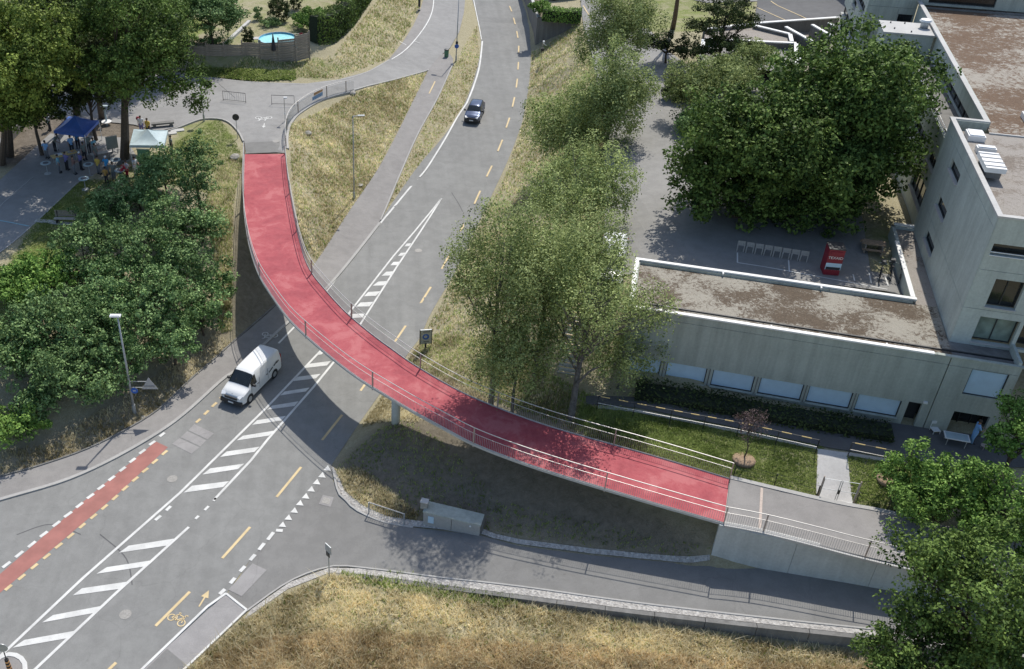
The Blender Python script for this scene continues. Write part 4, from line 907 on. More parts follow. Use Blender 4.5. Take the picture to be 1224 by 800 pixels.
# roof
MB().add([(18.5, 2.1, 17.62), (40, 2.1, 17.62), (40, 15.25, 17.62), (18.5, 15.25, 17.62)], [(0, 1, 2, 3)]).build('gravel_roof', 'stair_roof_gravel', tower)
MB().add([(20.6, 15.25, 17.60), (46, 15.25, 17.60), (46, 60, 17.60), (20.6, 60, 17.60)], [(0, 1, 2, 3)]).build('gravel_roof', 'tower_roof_gravel', tower)
MB().box((33, 15.25, 17.66), (25, .12, .1)).build('roof_kerb', 'pale_concrete', tower)
MB().box((33, 44.3, 17.66), (25, .18, .10)).build('roof_kerb', 'dark_wall_concrete', tower)
for c, d in (((18.42, 9.2, 18.02), (.3, 14.6, .12)), ((20.45, 30.7, 18.022), (.3, 28.5, .12)), ((19.6, 16.35, 18.018), (2.1, .3, .12)), ((24.4, 2.05, 18.021), (11.7, .3, .12))):
    MB().box(c, d).build('coping', 'pale_concrete', tower)
MB().box((19.6, 16.15, 17.75), (1.9, .1, .5)).build('parapet', 'wall_concrete', tower)
for i, (c, d) in enumerate((((19.45, 14.2, 17.8), (1.0, 1.15, .34)), ((19.65, 12.0, 17.8), (1.1, .5, .34)), ((23.6, 18.6, 17.8), (.9, 1.2, .34)))):
    sk = MB().box(c, d).build('skylight', 'white_metal', tower); MB().box((c[0], c[1], c[2]+.2), (d[0]-.15, d[1]-.15, .08)).build('dome', 'white_plastic', sk)
vt = MB().box((19.15, 8.6, 18.05), (.8, 2.0, .5)).build('roof_vent', 'dark_wall_concrete', tower)
MB().box((19.15, 8.6, 18.38), (1.1, 2.4, .3)).build('vent_hood', 'white_metal', vt)
for k in range(4): MB().box((19.15, 7.7+k*.6, 18.55), (1.12, .04, .05)).build('hood_seam', 'pale_concrete', vt)
# projecting stair block with its flat roof and chimney cap
facade(tower, (0, 35.4, 0), X_, NY, [(16.62, 20.3, 16.3, 17.7), (16.62, 20.3, 4, 16.3)], [], .2, 'tower_concrete'); facade(tower, (16.6, 0, 0), Y_, NX, [(35.42, 38.5, 4, 17.7)], [], .2, 'tower_concrete')
MB().box((18.45, 36.95, 17.78), (4.0, 3.3, .14)).build('stair_roof', 'pale_concrete', tower)
ch = MB().lathe([(.32, 0), (.32, .55), (.30, .56)], 14, (19.75, 37.3, 17.86)).build('vent_pipe', 'galvanised', tower, True)
MB().lathe([(.48, 0), (.40, .14), (.1, .18)], 14, (19.75, 37.3, 18.42)).build('vent_cap', 'white_metal', ch)
for a, b in ((17.3, 38.0), (17.4, 36.4), (18.4, 38.1), (18.6, 35.8), (20.1, 38)): MB().lathe([(.06, 0), (.05, .12)], 8, (a, b, 17.85)).build('roof_anchor', 'dark_metal', tower)
north = thing('northern_school_block', 'northern concrete school block with dark window strips behind the big trees', 'building', (BO[0], BO[1], 0), YAW)
h3 = [(48.0, 58, 13.0, 13.9), (50.9, 53.2, 15.2, 16.0), (46.2, 51.6, 16.1, 16.9)]
facade(north, (16.4, 0, 0), Y_, NX, [(45.02, 58, z0, z1) for z0, z1 in ((4, 9.7), (9.7, 12.15), (12.15, 14.7), (14.7, 17.3), (17.3, 20))], h3, .25, 'tower_concrete')
for h in h3: window(north, (16.4, 0, 0), Y_, NX, *h, depth=.2, sill='pale_concrete', mull=3)
facade(north, (0, 45, 0), X_, NY, [(16.42, 19.0, 4, 17.3), (19.0, 20.45, 4, 17.3), (16.42, 20.45, 17.3, 20), (20.45, 30, 17.7, 20)], [(19.1, 20.3, 16.05, 16.75), (21.2, 26.5, 17.9, 18.8)], .25, 'wall_concrete')
window(north, (0, 45, 0), X_, NY, 19.1, 20.3, 16.05, 16.75, .2); window(north, (0, 45, 0), X_, NY, 21.2, 26.5, 17.9, 18.8, .25)
MB().box((23, 53, 20.05), (13.6, 16, .15)).build('roof_slab', 'stair_roof_gravel', north)
facade(north, (30, 0, 0), Y_, X_, [(45, 61, 17, 20)], [], .2, 'tower_concrete')
# far pale wall
fb = thing('far_school_wall', 'pale green far school wall rising behind the paved court at the top', 'building', (0, 0, 0))
q0 = P(966, -22, 6); q1 = P(1004, 17, 6); d = Vector(q1-q0); d.z = 0; L_ = d.length; d.normalize()
for k in range(4):
    p = Vector(q0)+d*(L_*(k+.5)/4); MB().box((p.x+.4, p.y+.1, 10), (L_/4-.03, .4, 11), math.atan2(d.y, d.x)).build('wall_panel', 'tower_concrete', fb)
# terraced stair roofs
tr = thing('terraced_roof_building', 'low building with brown roof fields framed by white copings and fins', 'building', (0, 0, 0))
TZ2 = 11.0
def wbeam(a, b, w=.34, z=TZ2, drop=1.6, name='coping'):
    pa = P(*a, z); pb_ = P(*b, z); MB().beam((pa[0], pa[1], z-.06), (pb_[0], pb_[1], z-.06), w, .12).build(name, 'white_metal', tr)
    MB().beam((pa[0], pa[1], z-.13-drop/2), (pb_[0], pb_[1], z-.13-drop/2), w*.7, drop).build('parapet_wall', 'dark_wall_concrete', tr)
for k, (a, b) in enumerate((((899,27.5),(1003,20.2)), ((901,29.5),(944,40)), ((944.5,40.5),(946.5,49)), ((844,46),(952,51)), ((951.8,52),(951.5,84)), ((842,34),(898,28)), ((841,47),(838,70)), ((939.5,31.5),(981,54.5)), ((971,29),(994.5,42.5)), ((991,27),(1000,32)), ((954,61.8),(964,62.8)), ((954,69.6),(964,70.4)))): wbeam(a, b, .38 if k < 7 else .34, z=TZ2-.003*k, drop=1.5)
def roofpoly(px, z, m): w = [P(x, y, z) for x, y in px]; MB().add([(p[0], p[1], z) for p in w], [tuple(range(len(w)))[::-1]]).build('roof_field', m, tr)
roofpoly([(843,34),(899,28),(944,40.5),(946,50),(842,46)], 10.6, 'stair_roof_gravel'); roofpoly([(842,47),(951,52),(951,86),(838,80)], 10.3, 'yard_asphalt')
roofpoly([(900,28),(1004,20.5),(1010,64),(951,62),(947,42)], 9.6, 'stair_roof_gravel')
roofpoly([(951,62),(1010,64),(1010,84),(951,86)], 9.3, 'low_roof_gravel')
# house with the grey roof, garden wall
hs_ = P(204, 27, 7.0); house = thing('garden_house', 'pale house corner with a dark grey roof above the green garden', 'building', (hs_[0], hs_[1], 7.0), .25)
for c, d in (((-3.0, .1, 1.45), (6, .2, 2.9)), ((0, 4.0, 1.45), (.2, 8, 2.9))): MB().box(c, d).build('wall', 'render_wall', house)
for a in (-1.0, -2.2):
    w = MB().box((a, -.03, 1.3), (.8, .06, 2.0)).build('window', 'white_metal', house); MB().box((a, -.07, 1.3), (.62, .02, 1.8)).build('pane', 'window_glass', w)
MB().add([(-7, -.8, 2.8), (.8, -.8, 2.8), (.8, 9, 2.8), (-7, 9, 2.8), (-3, 3.5, 4.6), (-3, 6, 4.6)], [(0, 1, 4), (1, 2, 5, 4), (2, 3, 5), (3, 0, 4, 5), (3, 2, 1, 0)]).build('roof', 'roof_tile', house)
MB().box((-3.1, -.86, 2.8), (7.9, .12, .16)).build('gutter', 'galvanised', house); MB().box((.86, 4.1, 2.8), (.12, 9.9, .16)).build('gutter', 'white_metal', house)
MB().box((-1.5, -1.6, .06), (4.2, 1.6, .14)).build('terrace', 'kerb_concrete', house)
MB().box((.3, -2.6, .1), (.25, 4.6, .3), -.5).build('garden_edge', 'mulch', house)
# ------------------------------------------------------------------ trees, shrubs and hedges
def leaf_mesh(name, ctr, out, size, mat, par, r, tint, flat=.35, asp=.62, kind=None):
    n = len(ctr); nr = out*.55+r.normal(0, .6, (n, 3)); nr[:, 2] += flat; nr /= np.linalg.norm(nr, axis=1)[:, None]+1e-9
    a = np.cross(nr, r.normal(0, 1, (n, 3))); a /= np.linalg.norm(a, axis=1)[:, None]+1e-9; b = np.cross(nr, a)
    s = (size*r.uniform(.6, 1.35, n))[:, None]
    V = np.stack([ctr-a*s*.5, ctr-b*s*asp*.5+nr*s*.08, ctr+a*s*.5, ctr+b*s*asp*.5+nr*s*.08], 1).reshape(-1, 3)
    F = np.arange(4*n).reshape(-1, 4)
    return npmesh(name, V, F, mat, par, kind, {'tint': ('FACE', 'FLOAT', tint)})
def crown_points(r, blobs, nclump, per, cr, shell=.8, flatten=.75, wobble=.16):
    vol = np.array([b[3]*b[4]*b[5] for b in blobs])**(2/3); k = r.choice(len(blobs), nclump, p=vol/vol.sum()); B = np.array(blobs)[k]
    d = r.normal(0, 1, (nclump, 3)); d[:, 2] += .25; d /= np.linalg.norm(d, axis=1)[:, None]
    rad = np.where(r.uniform(size=nclump) < shell, r.uniform(.86, 1.08, nclump), r.uniform(.3, .86, nclump))
    rad *= 1+wobble*1.4*np.sin(d[:, 0]*5+d[:, 1]*4+k)*np.cos(d[:, 2]*6+k*2)
    c = B[:, :3]+d*B[:, 3:6]*rad[:, None]
    q = r.normal(0, 1, (nclump, per, 3)); q /= np.linalg.norm(q, axis=2)[:, :, None]; rr = cr*r.uniform(.35, 1.0, (nclump, per, 1))**.6*r.uniform(.45, 1.35, (nclump, 1, 1))
    q[:, :, 2] *= flatten
    pts = c[:, None, :]+q*rr; out = q*.8+d[:, None, :]*.5
    tint = np.clip(r.normal(.5, .22, (nclump, 1))+r.normal(0, .22, (nclump, per)), 0, 1)
    return c, pts.reshape(-1, 3), out.reshape(-1, 3), tint.ravel()
def trunk_part(par, base, top, r0, limbs, seed, mat='bark'):
    rnd = random.Random(seed); b = Vector(base); t = Vector(top); mb = MB(); pts = []
    for i in range(7):
        f = i/6; p = b.lerp(t, f); p.x += math.sin(f*4+seed)*.12*(f*(1-f)*4); p.y += math.cos(f*5+seed)*.12*(f*(1-f)*4); pts.append(p)
    mb.tube([pts[0]+Vector((0, 0, -.3))]+pts, [r0*1.35]+[r0*(1-.82*i/6) for i in range(7)], 8)
    for l in limbs:
        l = Vector(l); f = max(.28, min(.9, (l.z-b.z)/max(.1, (t.z-b.z))*.62)); s = b.lerp(t, f); s.x = pts[min(6, int(f*6))].x; s.y = pts[min(6, int(f*6))].y
        m = s.lerp(l, .5)+Vector((rnd.uniform(-.3, .3), rnd.uniform(-.3, .3), rnd.uniform(.1, .5))); rl = r0*(1-.82*f)*.55
        mb.tube([s, s.lerp(m, .5), m, l], [rl, rl*.8, rl*.6, rl*.2], 5)
        for _ in range(2):
            e = l+Vector((rnd.uniform(-1, 1), rnd.uniform(-1, 1), rnd.uniform(-.3, .7)))*.8; mb.tube([m, m.lerp(e, .6), e], [rl*.45, rl*.3, rl*.1], 4)
    return mb.build('trunk', mat, par)
NTREE = [0]
LS = {'maple_leaves': .76, 'bush_leaves': .74, 'dark_leaves': .86, 'yellow_leaves': .8, 'bright_leaves': .8, 'birch_leaves': .7, 'plum_leaves': .9}
def tree(name, label, cat, cx, cy, zc, blobs, mat, nclump, per, cr, leaf, r0=.25, group=None, base=None, flatten=.75, bark='bark', droop=0.0, limbs=14, shell=.8, wobble=.16, flat=.35):
    """crown centre stands where the pixel (cx,cy) is at height zc; blobs are offsets (dx,dy,dz,rx,ry,rz) from it"""
    NTREE[0] += 1; sd_ = NTREE[0]; r = np.random.default_rng(100+sd_)
    c = P(cx, cy, zc); bx, by = (c[0], c[1]) if base is None else base; gz = float(hf0(bx, by))
    t = thing(name, label, cat, (bx, by, gz), 0, group)
    off = np.array([c[0]-bx, c[1]-by, zc-gz]); bl_ = [(b[0]+off[0], b[1]+off[1], b[2]+off[2], b[3], b[4], b[5]) for b in blobs]
    cc, pts, out, ti = crown_points(r, bl_, nclump, int(per*1.55), cr, shell, flatten, wobble)
    if droop:
        k = r.uniform(size=len(pts)) < .5; pts[k, 2] -= r.exponential(droop, k.sum()); 
    ok = pts[:, 2] > .15; pts, out, ti = pts[ok], out[ok], ti[ok]
    leaf_mesh('crown', pts, out, leaf*LS[mat], mat, t, r, ti, flat)
    if r0:
        sel = cc[np.argsort(r.uniform(size=len(cc)))[:limbs]]; top = (off[0]*.9, off[1]*.9, off[2]+bl_[0][5]*.45)
        trunk_part(t, (0, 0, 0), top, r0, [s for s in sel if s[2] > 1], sd_, bark)
    return t
def lobes(R_, H_, n, seed, lob=.55, spread=.62, flatb=.0):
    rnd = random.Random(seed); o = [(0, 0, 0, R_*.8, R_*.8, H_*.85)]
    for k in range(n):
        a = 2*PI*k/n+rnd.uniform(-.4, .4); z = rnd.uniform(-.45, .5)*H_; q = R_*spread*(1-.35*abs(z)/H_)
        o.append((q*math.cos(a), q*math.sin(a), z, R_*lob*rnd.uniform(.8, 1.15), R_*lob*rnd.uniform(.8, 1.15), H_*lob*rnd.uniform(.6, .85)))
    return o
# the two great trees of the school court
tree('linden_tree', 'great dark green tree in the school court, the right one next to the tower block', 'tree', 1006, 136, 15.6, lobes(5.9, 6.9, 12, 1, .50, .62), 'maple_leaves', 900, 46, .95, .36, .42, 'great trees of the school court', shell=.75, wobble=.1)
tree('linden_tree', 'great dark green tree in the school court, the left one nearer the parked trees', 'tree', 896, 190, 13.5, lobes(4.9, 5.6, 11, 2, .52, .62), 'maple_leaves', 720, 46, .9, .36, .38, 'great trees of the school court', shell=.75, wobble=.2)
tree('linden_tree', 'lower middle tree of the school court, dark and standing behind the red container', 'tree', 968, 214, 12.3, lobes(4.8, 4.2, 8, 3, .5, .62), 'maple_leaves', 420, 44, .85, .36, .3, 'great trees of the school court')
tree('broadleaf_tree', 'pale green airy tree left of the great court trees', 'tree', 852, 108, 11, lobes(3.6, 3.6, 8, 4, .5, .7), 'birch_leaves', 260, 44, .7, .28, .18, 'trees by the school court')
tree('broadleaf_tree', 'small olive green tree in front of the white roof copings', 'tree', 888, 74, 11.5, lobes(2.6, 2.3, 7, 5, .5, .7), 'birch_leaves', 190, 44, .65, .28, .15, 'trees by the school court')
tree('shrub', 'dark dense shrub at the kerb beside the light yard road', 'shrub', 812, 108, 9, lobes(1.5, 2.2, 6, 6, .55, .5), 'dark_leaves', 110, 40, .5, .24, .1, None)
tree('shrub', 'low grey green shrub below the pale airy tree', 'shrub', 828, 148, 9.2, lobes(1.8, 1.5, 6, 61, .55, .5), 'bush_leaves', 100, 40, .5, .24, .08, None)
tree('pine_tree', 'dark flat branched pine in front of the terraced roofs', 'tree', 869, 18, 15, [(0,0,1,2.2,2.2,.7),(1.6,.5,-.6,1.7,1.5,.5),(-1.9,-.3,-1.0,1.8,1.5,.5),(.3,-1.6,-2.2,2.0,1.5,.5),(-1,1.2,.3,1.6,1.5,.5),(1.9,-1,-2.8,1.3,1.3,.4),(-2,-1.2,-3.2,1.4,1.3,.4)], 'dark_leaves', 190, 46, .55, .22, .24, None, limbs=16)
tp = P(805, 29, 7.9)
tree('pine_tree', 'tall dark pine with a leaning bare trunk on the lawn at the top', 'tree', 822, -56, 18, lobes(3.2, 2.6, 7, 8, .5, .6), 'dark_leaves', 170, 44, .7, .26, .32, None, base=(tp[0], tp[1]))
tree('pine_tree', 'dark low pine canopy shading the yard road near the top', 'tree', 800, 50, 10, [(0,0,0,2.8,1.6,.6),(2,-1,-.6,1.8,1.4,.5),(-1.5,.6,-.4,1.5,1.2,.5)], 'dark_leaves', 90, 44, .5, .22, .14, None)
BG = 'birches on the bank beside the main road'
bargs = dict(mat='birch_leaves', group=BG, bark='birch_bark', flatten=1.0, droop=.6, flat=.65)
tree('birch_tree', 'tall loose birch at the top of the bank beside the white parked car', 'tree', 738, 26, 13.5, lobes(4.1, 5.0, 9, 11, .45, .6), nclump=430, per=46, cr=.75, leaf=.26, r0=.2, **bargs)
tree('birch_tree', 'yellowish birch hanging over the light yard road', 'tree', 733, 115, 12, lobes(3.3, 5.0, 8, 12, .5, .6), nclump=400, per=46, cr=.7, leaf=.26, r0=.2, **bargs)
tree('birch_tree', 'grey green round birch nearest the edge of the main road', 'tree', 680, 146, 8.5, lobes(3.7, 3.4, 9, 13, .48, .66), nclump=360, per=46, cr=.7, leaf=.24, r0=.18, **bargs)
tree('birch_tree', 'full green birch in the middle of the bank above the white van roof', 'tree', 692, 226, 10.5, lobes(4.0, 4.4, 9, 14, .48, .62), nclump=330, per=46, cr=.72, leaf=.23, r0=.2, **bargs)
tree('birch_tree', 'wide weeping birch leaning out over the yellow dashes of the main road', 'tree', 600, 325, 13.0, lobes(2.8, 5.2, 10, 15, .5, .78), nclump=360, per=48, cr=.66, leaf=.20, r0=.2, **bargs)
b6 = P(683, 495, 4.3)
tree('birch_tree', 'airy birch with a visible dark trunk standing close behind the footbridge rail', 'tree', 712, 362, 10.6, lobes(3.7, 4.4, 11, 16, .45, .82), nclump=330, per=40, cr=.62, leaf=.19, r0=.24, base=(b6[0], b6[1]), limbs=34, shell=.7, **bargs)
tree('birch_tree', 'low grey green birch bushing out behind the footbridge rail', 'tree', 620, 422, 8.0, lobes(2.3, 2.6, 8, 17, .5, .7), nclump=210, per=46, cr=.55, leaf=.19, r0=.12, **bargs)
tree('birch_tree', 'leafy birch filling the gap between the weeping birch and the yard', 'tree', 655, 310, 12.8, lobes(2.5, 4.0, 8, 18, .5, .7), nclump=240, per=46, cr=.6, leaf=.2, r0=.16, **bargs)
tree('birch_tree', 'birch closest to the white van roof, overlapping the corner of the yard', 'tree', 706, 300, 12.0, lobes(2.5, 3.2, 8, 119, .5, .7), nclump=230, per=44, cr=.6, leaf=.2, r0=.15, **bargs)
tree('birch_tree', 'yellow green birch sprays over the corner of the gravel roof', 'tree', 745, 425, 7.0, lobes(2.3, 1.7, 7, 19, .45, .8), nclump=110, per=40, cr=.5, leaf=.18, r0=.1, **bargs)
# park trees, top left
PG = 'tall park trees above the party tents'
a3 = P(149, 190, 5.2)
tree('park_tree', 'tall park tree with the thick dark trunk between the blue and the pale tent', 'tree', 160, 52, 17.0, lobes(4.9, 5.8, 11, 21, .45, .66)+[(4.2,-1,-3.5,1.9,1.7,1.4),(4.8,-1.4,-5,.8,.8,.7)], 'maple_leaves', 520, 46, .8, .30, .45, PG, base=(a3[0], a3[1]), limbs=22)
tree('park_tree', 'yellowish park tree in the top left corner', 'tree', 20, 62, 17, lobes(5.2, 5.6, 11, 22, .45, .66), 'yellow_leaves', 560, 46, .82, .30, .4, PG, base=tuple(P(*(12,186), 5.2)[:2]))
tree('park_tree', 'dark park tree behind the blue tent', 'tree', 92, 36, 15.5, lobes(4.8, 5.6, 9, 23, .46, .66), 'dark_leaves', 430, 44, .85, .32, .4, PG, base=tuple(P(*(92,138), 5.2)[:2]))
tree('park_tree', 'dark ivy like tree behind the pale tent trunk near the garden house', 'tree', 112, 78, 13.5, lobes(3.8, 3.8, 8, 24, .46, .66), 'dark_leaves', 270, 44, .8, .30, .35, PG, base=tuple(P(*(122,142), 5.2)[:2]))
tree('park_tree', 'dark tree at the left edge hanging over the path', 'tree', 12, 118, 13.0, lobes(2.7, 2.6, 8, 25, .46, .66), 'yellow_leaves', 230, 44, .8, .30, .35, PG, base=tuple(P(*(2,196), 5.2)[:2]))
tree('park_tree', 'leafy tree in the top left between the yellowish tree and the frame top', 'tree', 60, -12, 15, lobes(4.8, 4.8, 9, 26, .46, .66), 'maple_leaves', 330, 44, .85, .32, .35, PG, base=tuple(P(*(48,120), 5.2)[:2]))
tree('park_tree', 'bright green tree at the top beside the garden house', 'tree', 186, 24, 11.5, lobes(3.0, 3.9, 8, 27, .46, .66), 'maple_leaves', 260, 44, .7, .28, .25, PG, base=tuple(P(*(200,76), 5.2)[:2]))
tree('park_tree', 'low dark understorey tree left of the blue tent hiding the park trunks', 'tree', 36, 116, 10.8, lobes(3.5, 2.6, 8, 28, .5, .66), 'dark_leaves', 150, 44, .7, .28, .2, PG)
tree('park_tree', 'low dark understorey tree between the blue tent and the tall trunk', 'tree', 104, 104, 10.5, lobes(3.3, 2.4, 7, 29, .5, .66), 'dark_leaves', 110, 44, .65, .28, .2, PG)
tree('park_tree', 'tall dark tree added for shade just above the top left corner of the picture', 'tree', 22, -75, 17, lobes(5.6, 5.0, 9, 91, .5, .66), 'dark_leaves', 260, 44, .9, .36, .4, PG)  # added with its crown out of view, to shade the park ground
tree('park_tree', 'tall dark tree added for shade above the top edge behind the blue tent', 'tree', 108, -85, 17, lobes(5.4, 5.0, 9, 92, .5, .66), 'dark_leaves', 260, 44, .9, .36, .4, PG)  # another added crown above the frame, shading the tents
tree('park_tree', 'tall dark tree added for shade at the top edge left of the garden house', 'tree', 150, -20, 15.5, lobes(4.2, 4.2, 9, 93, .5, .66), 'dark_leaves', 260, 44, .85, .34, .35, PG)  # added to close the canopy and keep sun off the park
# thicket on the bank beside the bridge
TG = 'thicket of shrubs on the bank left of the footbridge'
th = [(234,208,8.0,2.0,3.2,'small upright tree at the top corner of the thicket next to the bridge'),(196,205,7.0,2.2,1.9,'rounded shrub just below the pale party tent'),(165,228,6.6,2.3,2.0,'green shrub behind the park bench and below the crowd'),
 (128,258,6.4,2.3,2.0,'thicket shrub to the right of the park bench'),(196,262,6.4,2.4,2.2,'dark centred shrub high in the thicket'),(240,268,5.4,1.9,1.9,'thicket shrub above the bare soil near the bridge'),
 (100,300,6.3,2.5,2.1,'broad shrub at the lawn edge under the park bench'),(158,305,6.2,2.6,2.3,'tall pale leaved shrub in the middle of the thicket'),(215,312,5.4,2.3,2.1,'thicket shrub right of the middle one'),
 (252,335,3.9,1.8,1.9,'rounded bright shrub at the right edge of the thicket beside the bridge shadow'),(54,322,5.9,2.2,1.5,'low bright shrub bordering the sunny lawn'),(14,348,5.6,2.4,1.7,'low bright shrub at the left frame edge by the lawn'),
 (124,350,5.4,2.6,2.3,'shrub in the left middle of the thicket'),(186,362,5.0,2.6,2.4,'wide shrub above the street lamp of the thicket'),(240,372,3.0,1.8,1.8,'lower shrub at the right edge of the thicket'),
 (50,385,5.2,2.5,2.3,'shrub over the dark hollow at the left'),(98,395,4.6,2.6,2.4,'shrub directly left of the lamp head'),(150,405,4.2,2.4,2.4,'pale leaved shrub round the lamp pole'),(205,405,3.0,2.0,2.0,'lowest right shrub near the dry verge'),
 (14,425,4.3,2.3,2.1,'shrub at the left frame edge below the lawn'),(66,440,3.6,2.4,2.3,'hanging bright shrub low on the bank'),(110,455,2.8,2.0,2.0,'low shrub on the bank left of the lamp pole'),(15,505,2.2,1.7,1.3,'bright green low shrub near the pavement at the left'),(45,478,2.4,1.6,1.2,'small dark shrub low on the left bank')]
for k, (x, y, z, R_, H_, lb) in enumerate(th):
    tree('thicket_shrub', lb, 'shrub', x, y, z, lobes(R_, H_, 6+k % 3, 40+k, .52, .62), 'bright_leaves' if k in (10, 11, 22) else 'bush_leaves', int(85*R_*R_/5), 46, .6, .27, .1 if k else .14, TG, wobble=.28, shell=.75, limbs=6)
# lower right corner
RG = 'maples in the lower right corner'
tree('maple_tree', 'large dark maple filling the lower right corner over the ramp end', 'tree', 1196, 716, 8.5, lobes(3.9, 4.0, 12, 31, .38, .84), 'maple_leaves', 430, 50, .60, .23, .3, RG, shell=.7, limbs=24)
tree('maple_tree', 'bright leaved maple at the right edge above the dark one', 'tree', 1205, 610, 6.5, lobes(2.5, 2.2, 8, 32, .5, .7), 'bright_leaves', 210, 46, .5, .21, .2, RG)
tree('maple_tree', 'leafy tree at the right edge beside the school corner', 'tree', 1222, 520, 8.0, lobes(1.7, 2.0, 6, 33, .5, .7), 'bright_leaves', 110, 46, .5, .20, .14, RG)
tree('maple_tree', 'maple reaching into the frame at the bottom right, shading the gravel edge', 'tree', 1098, 785, 5.5, lobes(2.2, 1.8, 8, 34, .5, .72), 'maple_leaves', 170, 46, .5, .21, .18, RG)
YG = 'young trees on the lawn before the school'
tree('young_tree', 'young light green tree with a pointed top before the school door', 'tree', 1088, 545, 7.0, [(0,0,0,.7,.7,1.2),(0,0,-1.2,1.1,1.1,.9),(.5,.3,-1.8,.9,.9,.6)], 'bright_leaves', 60, 46, .42, .19, .07, YG)
tree('young_tree', 'young light green tree right of the pointed one near the white table', 'tree', 1132, 578, 6.4, lobes(1.6, 1.3, 6, 36, .5, .7), 'bright_leaves', 95, 46, .45, .19, .08, YG)
tree('young_tree', 'low spreading young tree on the lawn over the mulch ring', 'tree', 1098, 600, 5.8, lobes(1.3, .8, 6, 37, .5, .7), 'bright_leaves', 70, 46, .4, .19, .07, YG)
pm = G(889, 548)
tree('plum_tree', 'small bare looking purple ornamental tree in a ring of wood mulch', 'tree', 896, 513, 6.2, [(0,0,.1,.85,.85,.9),(.2,0,.7,.5,.5,.5)], 'plum_leaves', 60, 14, .34, .10, .05, None, base=(pm[0], pm[1]), limbs=16)
def disc(name, px, r, mat, lb, cat, h=.12, n=18):
    g_ = G(*px); o = MB().lathe([(r*1.02, -.1), (r, h*.4), (r*.8, h), (.05, h)], n).build(name, mat, None, True); o.location = g_; tag(o, lb, cat); return o
disc('mulch_ring', (889,549), .68, 'mulch', 'pale wood mulch ring round the small purple tree', 'mulch'); disc('mulch_ring', (1062,573), .65, 'mulch', 'brown mulch ring on the lawn right of the footpath', 'mulch')
# garden plants
tree('garden_tree', 'round garden tree with a visible trunk on the parched lawn by the house', 'tree', 250, 16, 10.6, lobes(3.7, 2.6, 9, 51, .46, .68), 'bush_leaves', 300, 42, .7, .32, .22, None)
for x, y, lb in ((293.5, 44, 'left slender dark cypress behind the timber fence'), (300.5, 45, 'right slender dark cypress behind the timber fence')):
    tree('cypress', lb, 'cypress', x, y, 8.4, [(0,0,-.6,.4,.4,1.0),(0,0,.4,.25,.25,.8)], 'dark_leaves', 40, 34, .22, .15, .05, 'pair of slender cypresses by the pool')
tree('topiary', 'egg shaped clipped dark green evergreen behind the pool', 'shrub', 333, 12, 8.4, [(0,0,0,1.15,1.15,1.6)], 'dark_leaves', 120, 40, .28, .17, .06, None, wobble=.03)
tree('topiary', 'dark cypress at the top edge behind the pool garden', 'cypress', 353, -4, 8.6, [(0,0,0,.7,.7,1.8)], 'dark_leaves', 80, 40, .28, .17, .06, None, wobble=.03)
tree('topiary', 'small two ball topiary left of the egg shaped evergreen', 'shrub', 309, 15, 7.9, [(0,0,.3,.45,.45,.35),(0,0,-.5,.5,.5,.4)], 'bush_leaves', 50, 34, .2, .15, .05, None, wobble=.03)
tree('garden_shrub', 'loose yellow green garden shrub between the pool and the tall hedge', 'shrub', 372, 22, 8.0, lobes(2.2, 1.0, 7, 53, .5, .7), 'bright_leaves', 150, 40, .45, .24, .08, None)
tree('garden_shrub', 'low green shrub at the foot of the egg shaped evergreen', 'shrub', 322, 27, 7.4, lobes(1.2, .6, 5, 54, .5, .7), 'bush_leaves', 50, 36, .35, .2, .0, None)
tree('garden_shrub', 'dark shrub at the left end of the timber fence', 'shrub', 212, 58, 7.8, lobes(1.2, 1.2, 5, 55, .5, .7), 'dark_leaves', 80, 40, .4, .24, .06, None)
tree('garden_shrub', 'flat spreading shrubs in the bed under the round garden tree', 'shrub', 245, 50, 7.3, [(-2,0,0,1.4,.8,.4),(0,0,.1,1.3,.8,.4),(2,.1,0,1.3,.7,.4)], 'bush_leaves', 70, 36, .35, .22, .0, None)
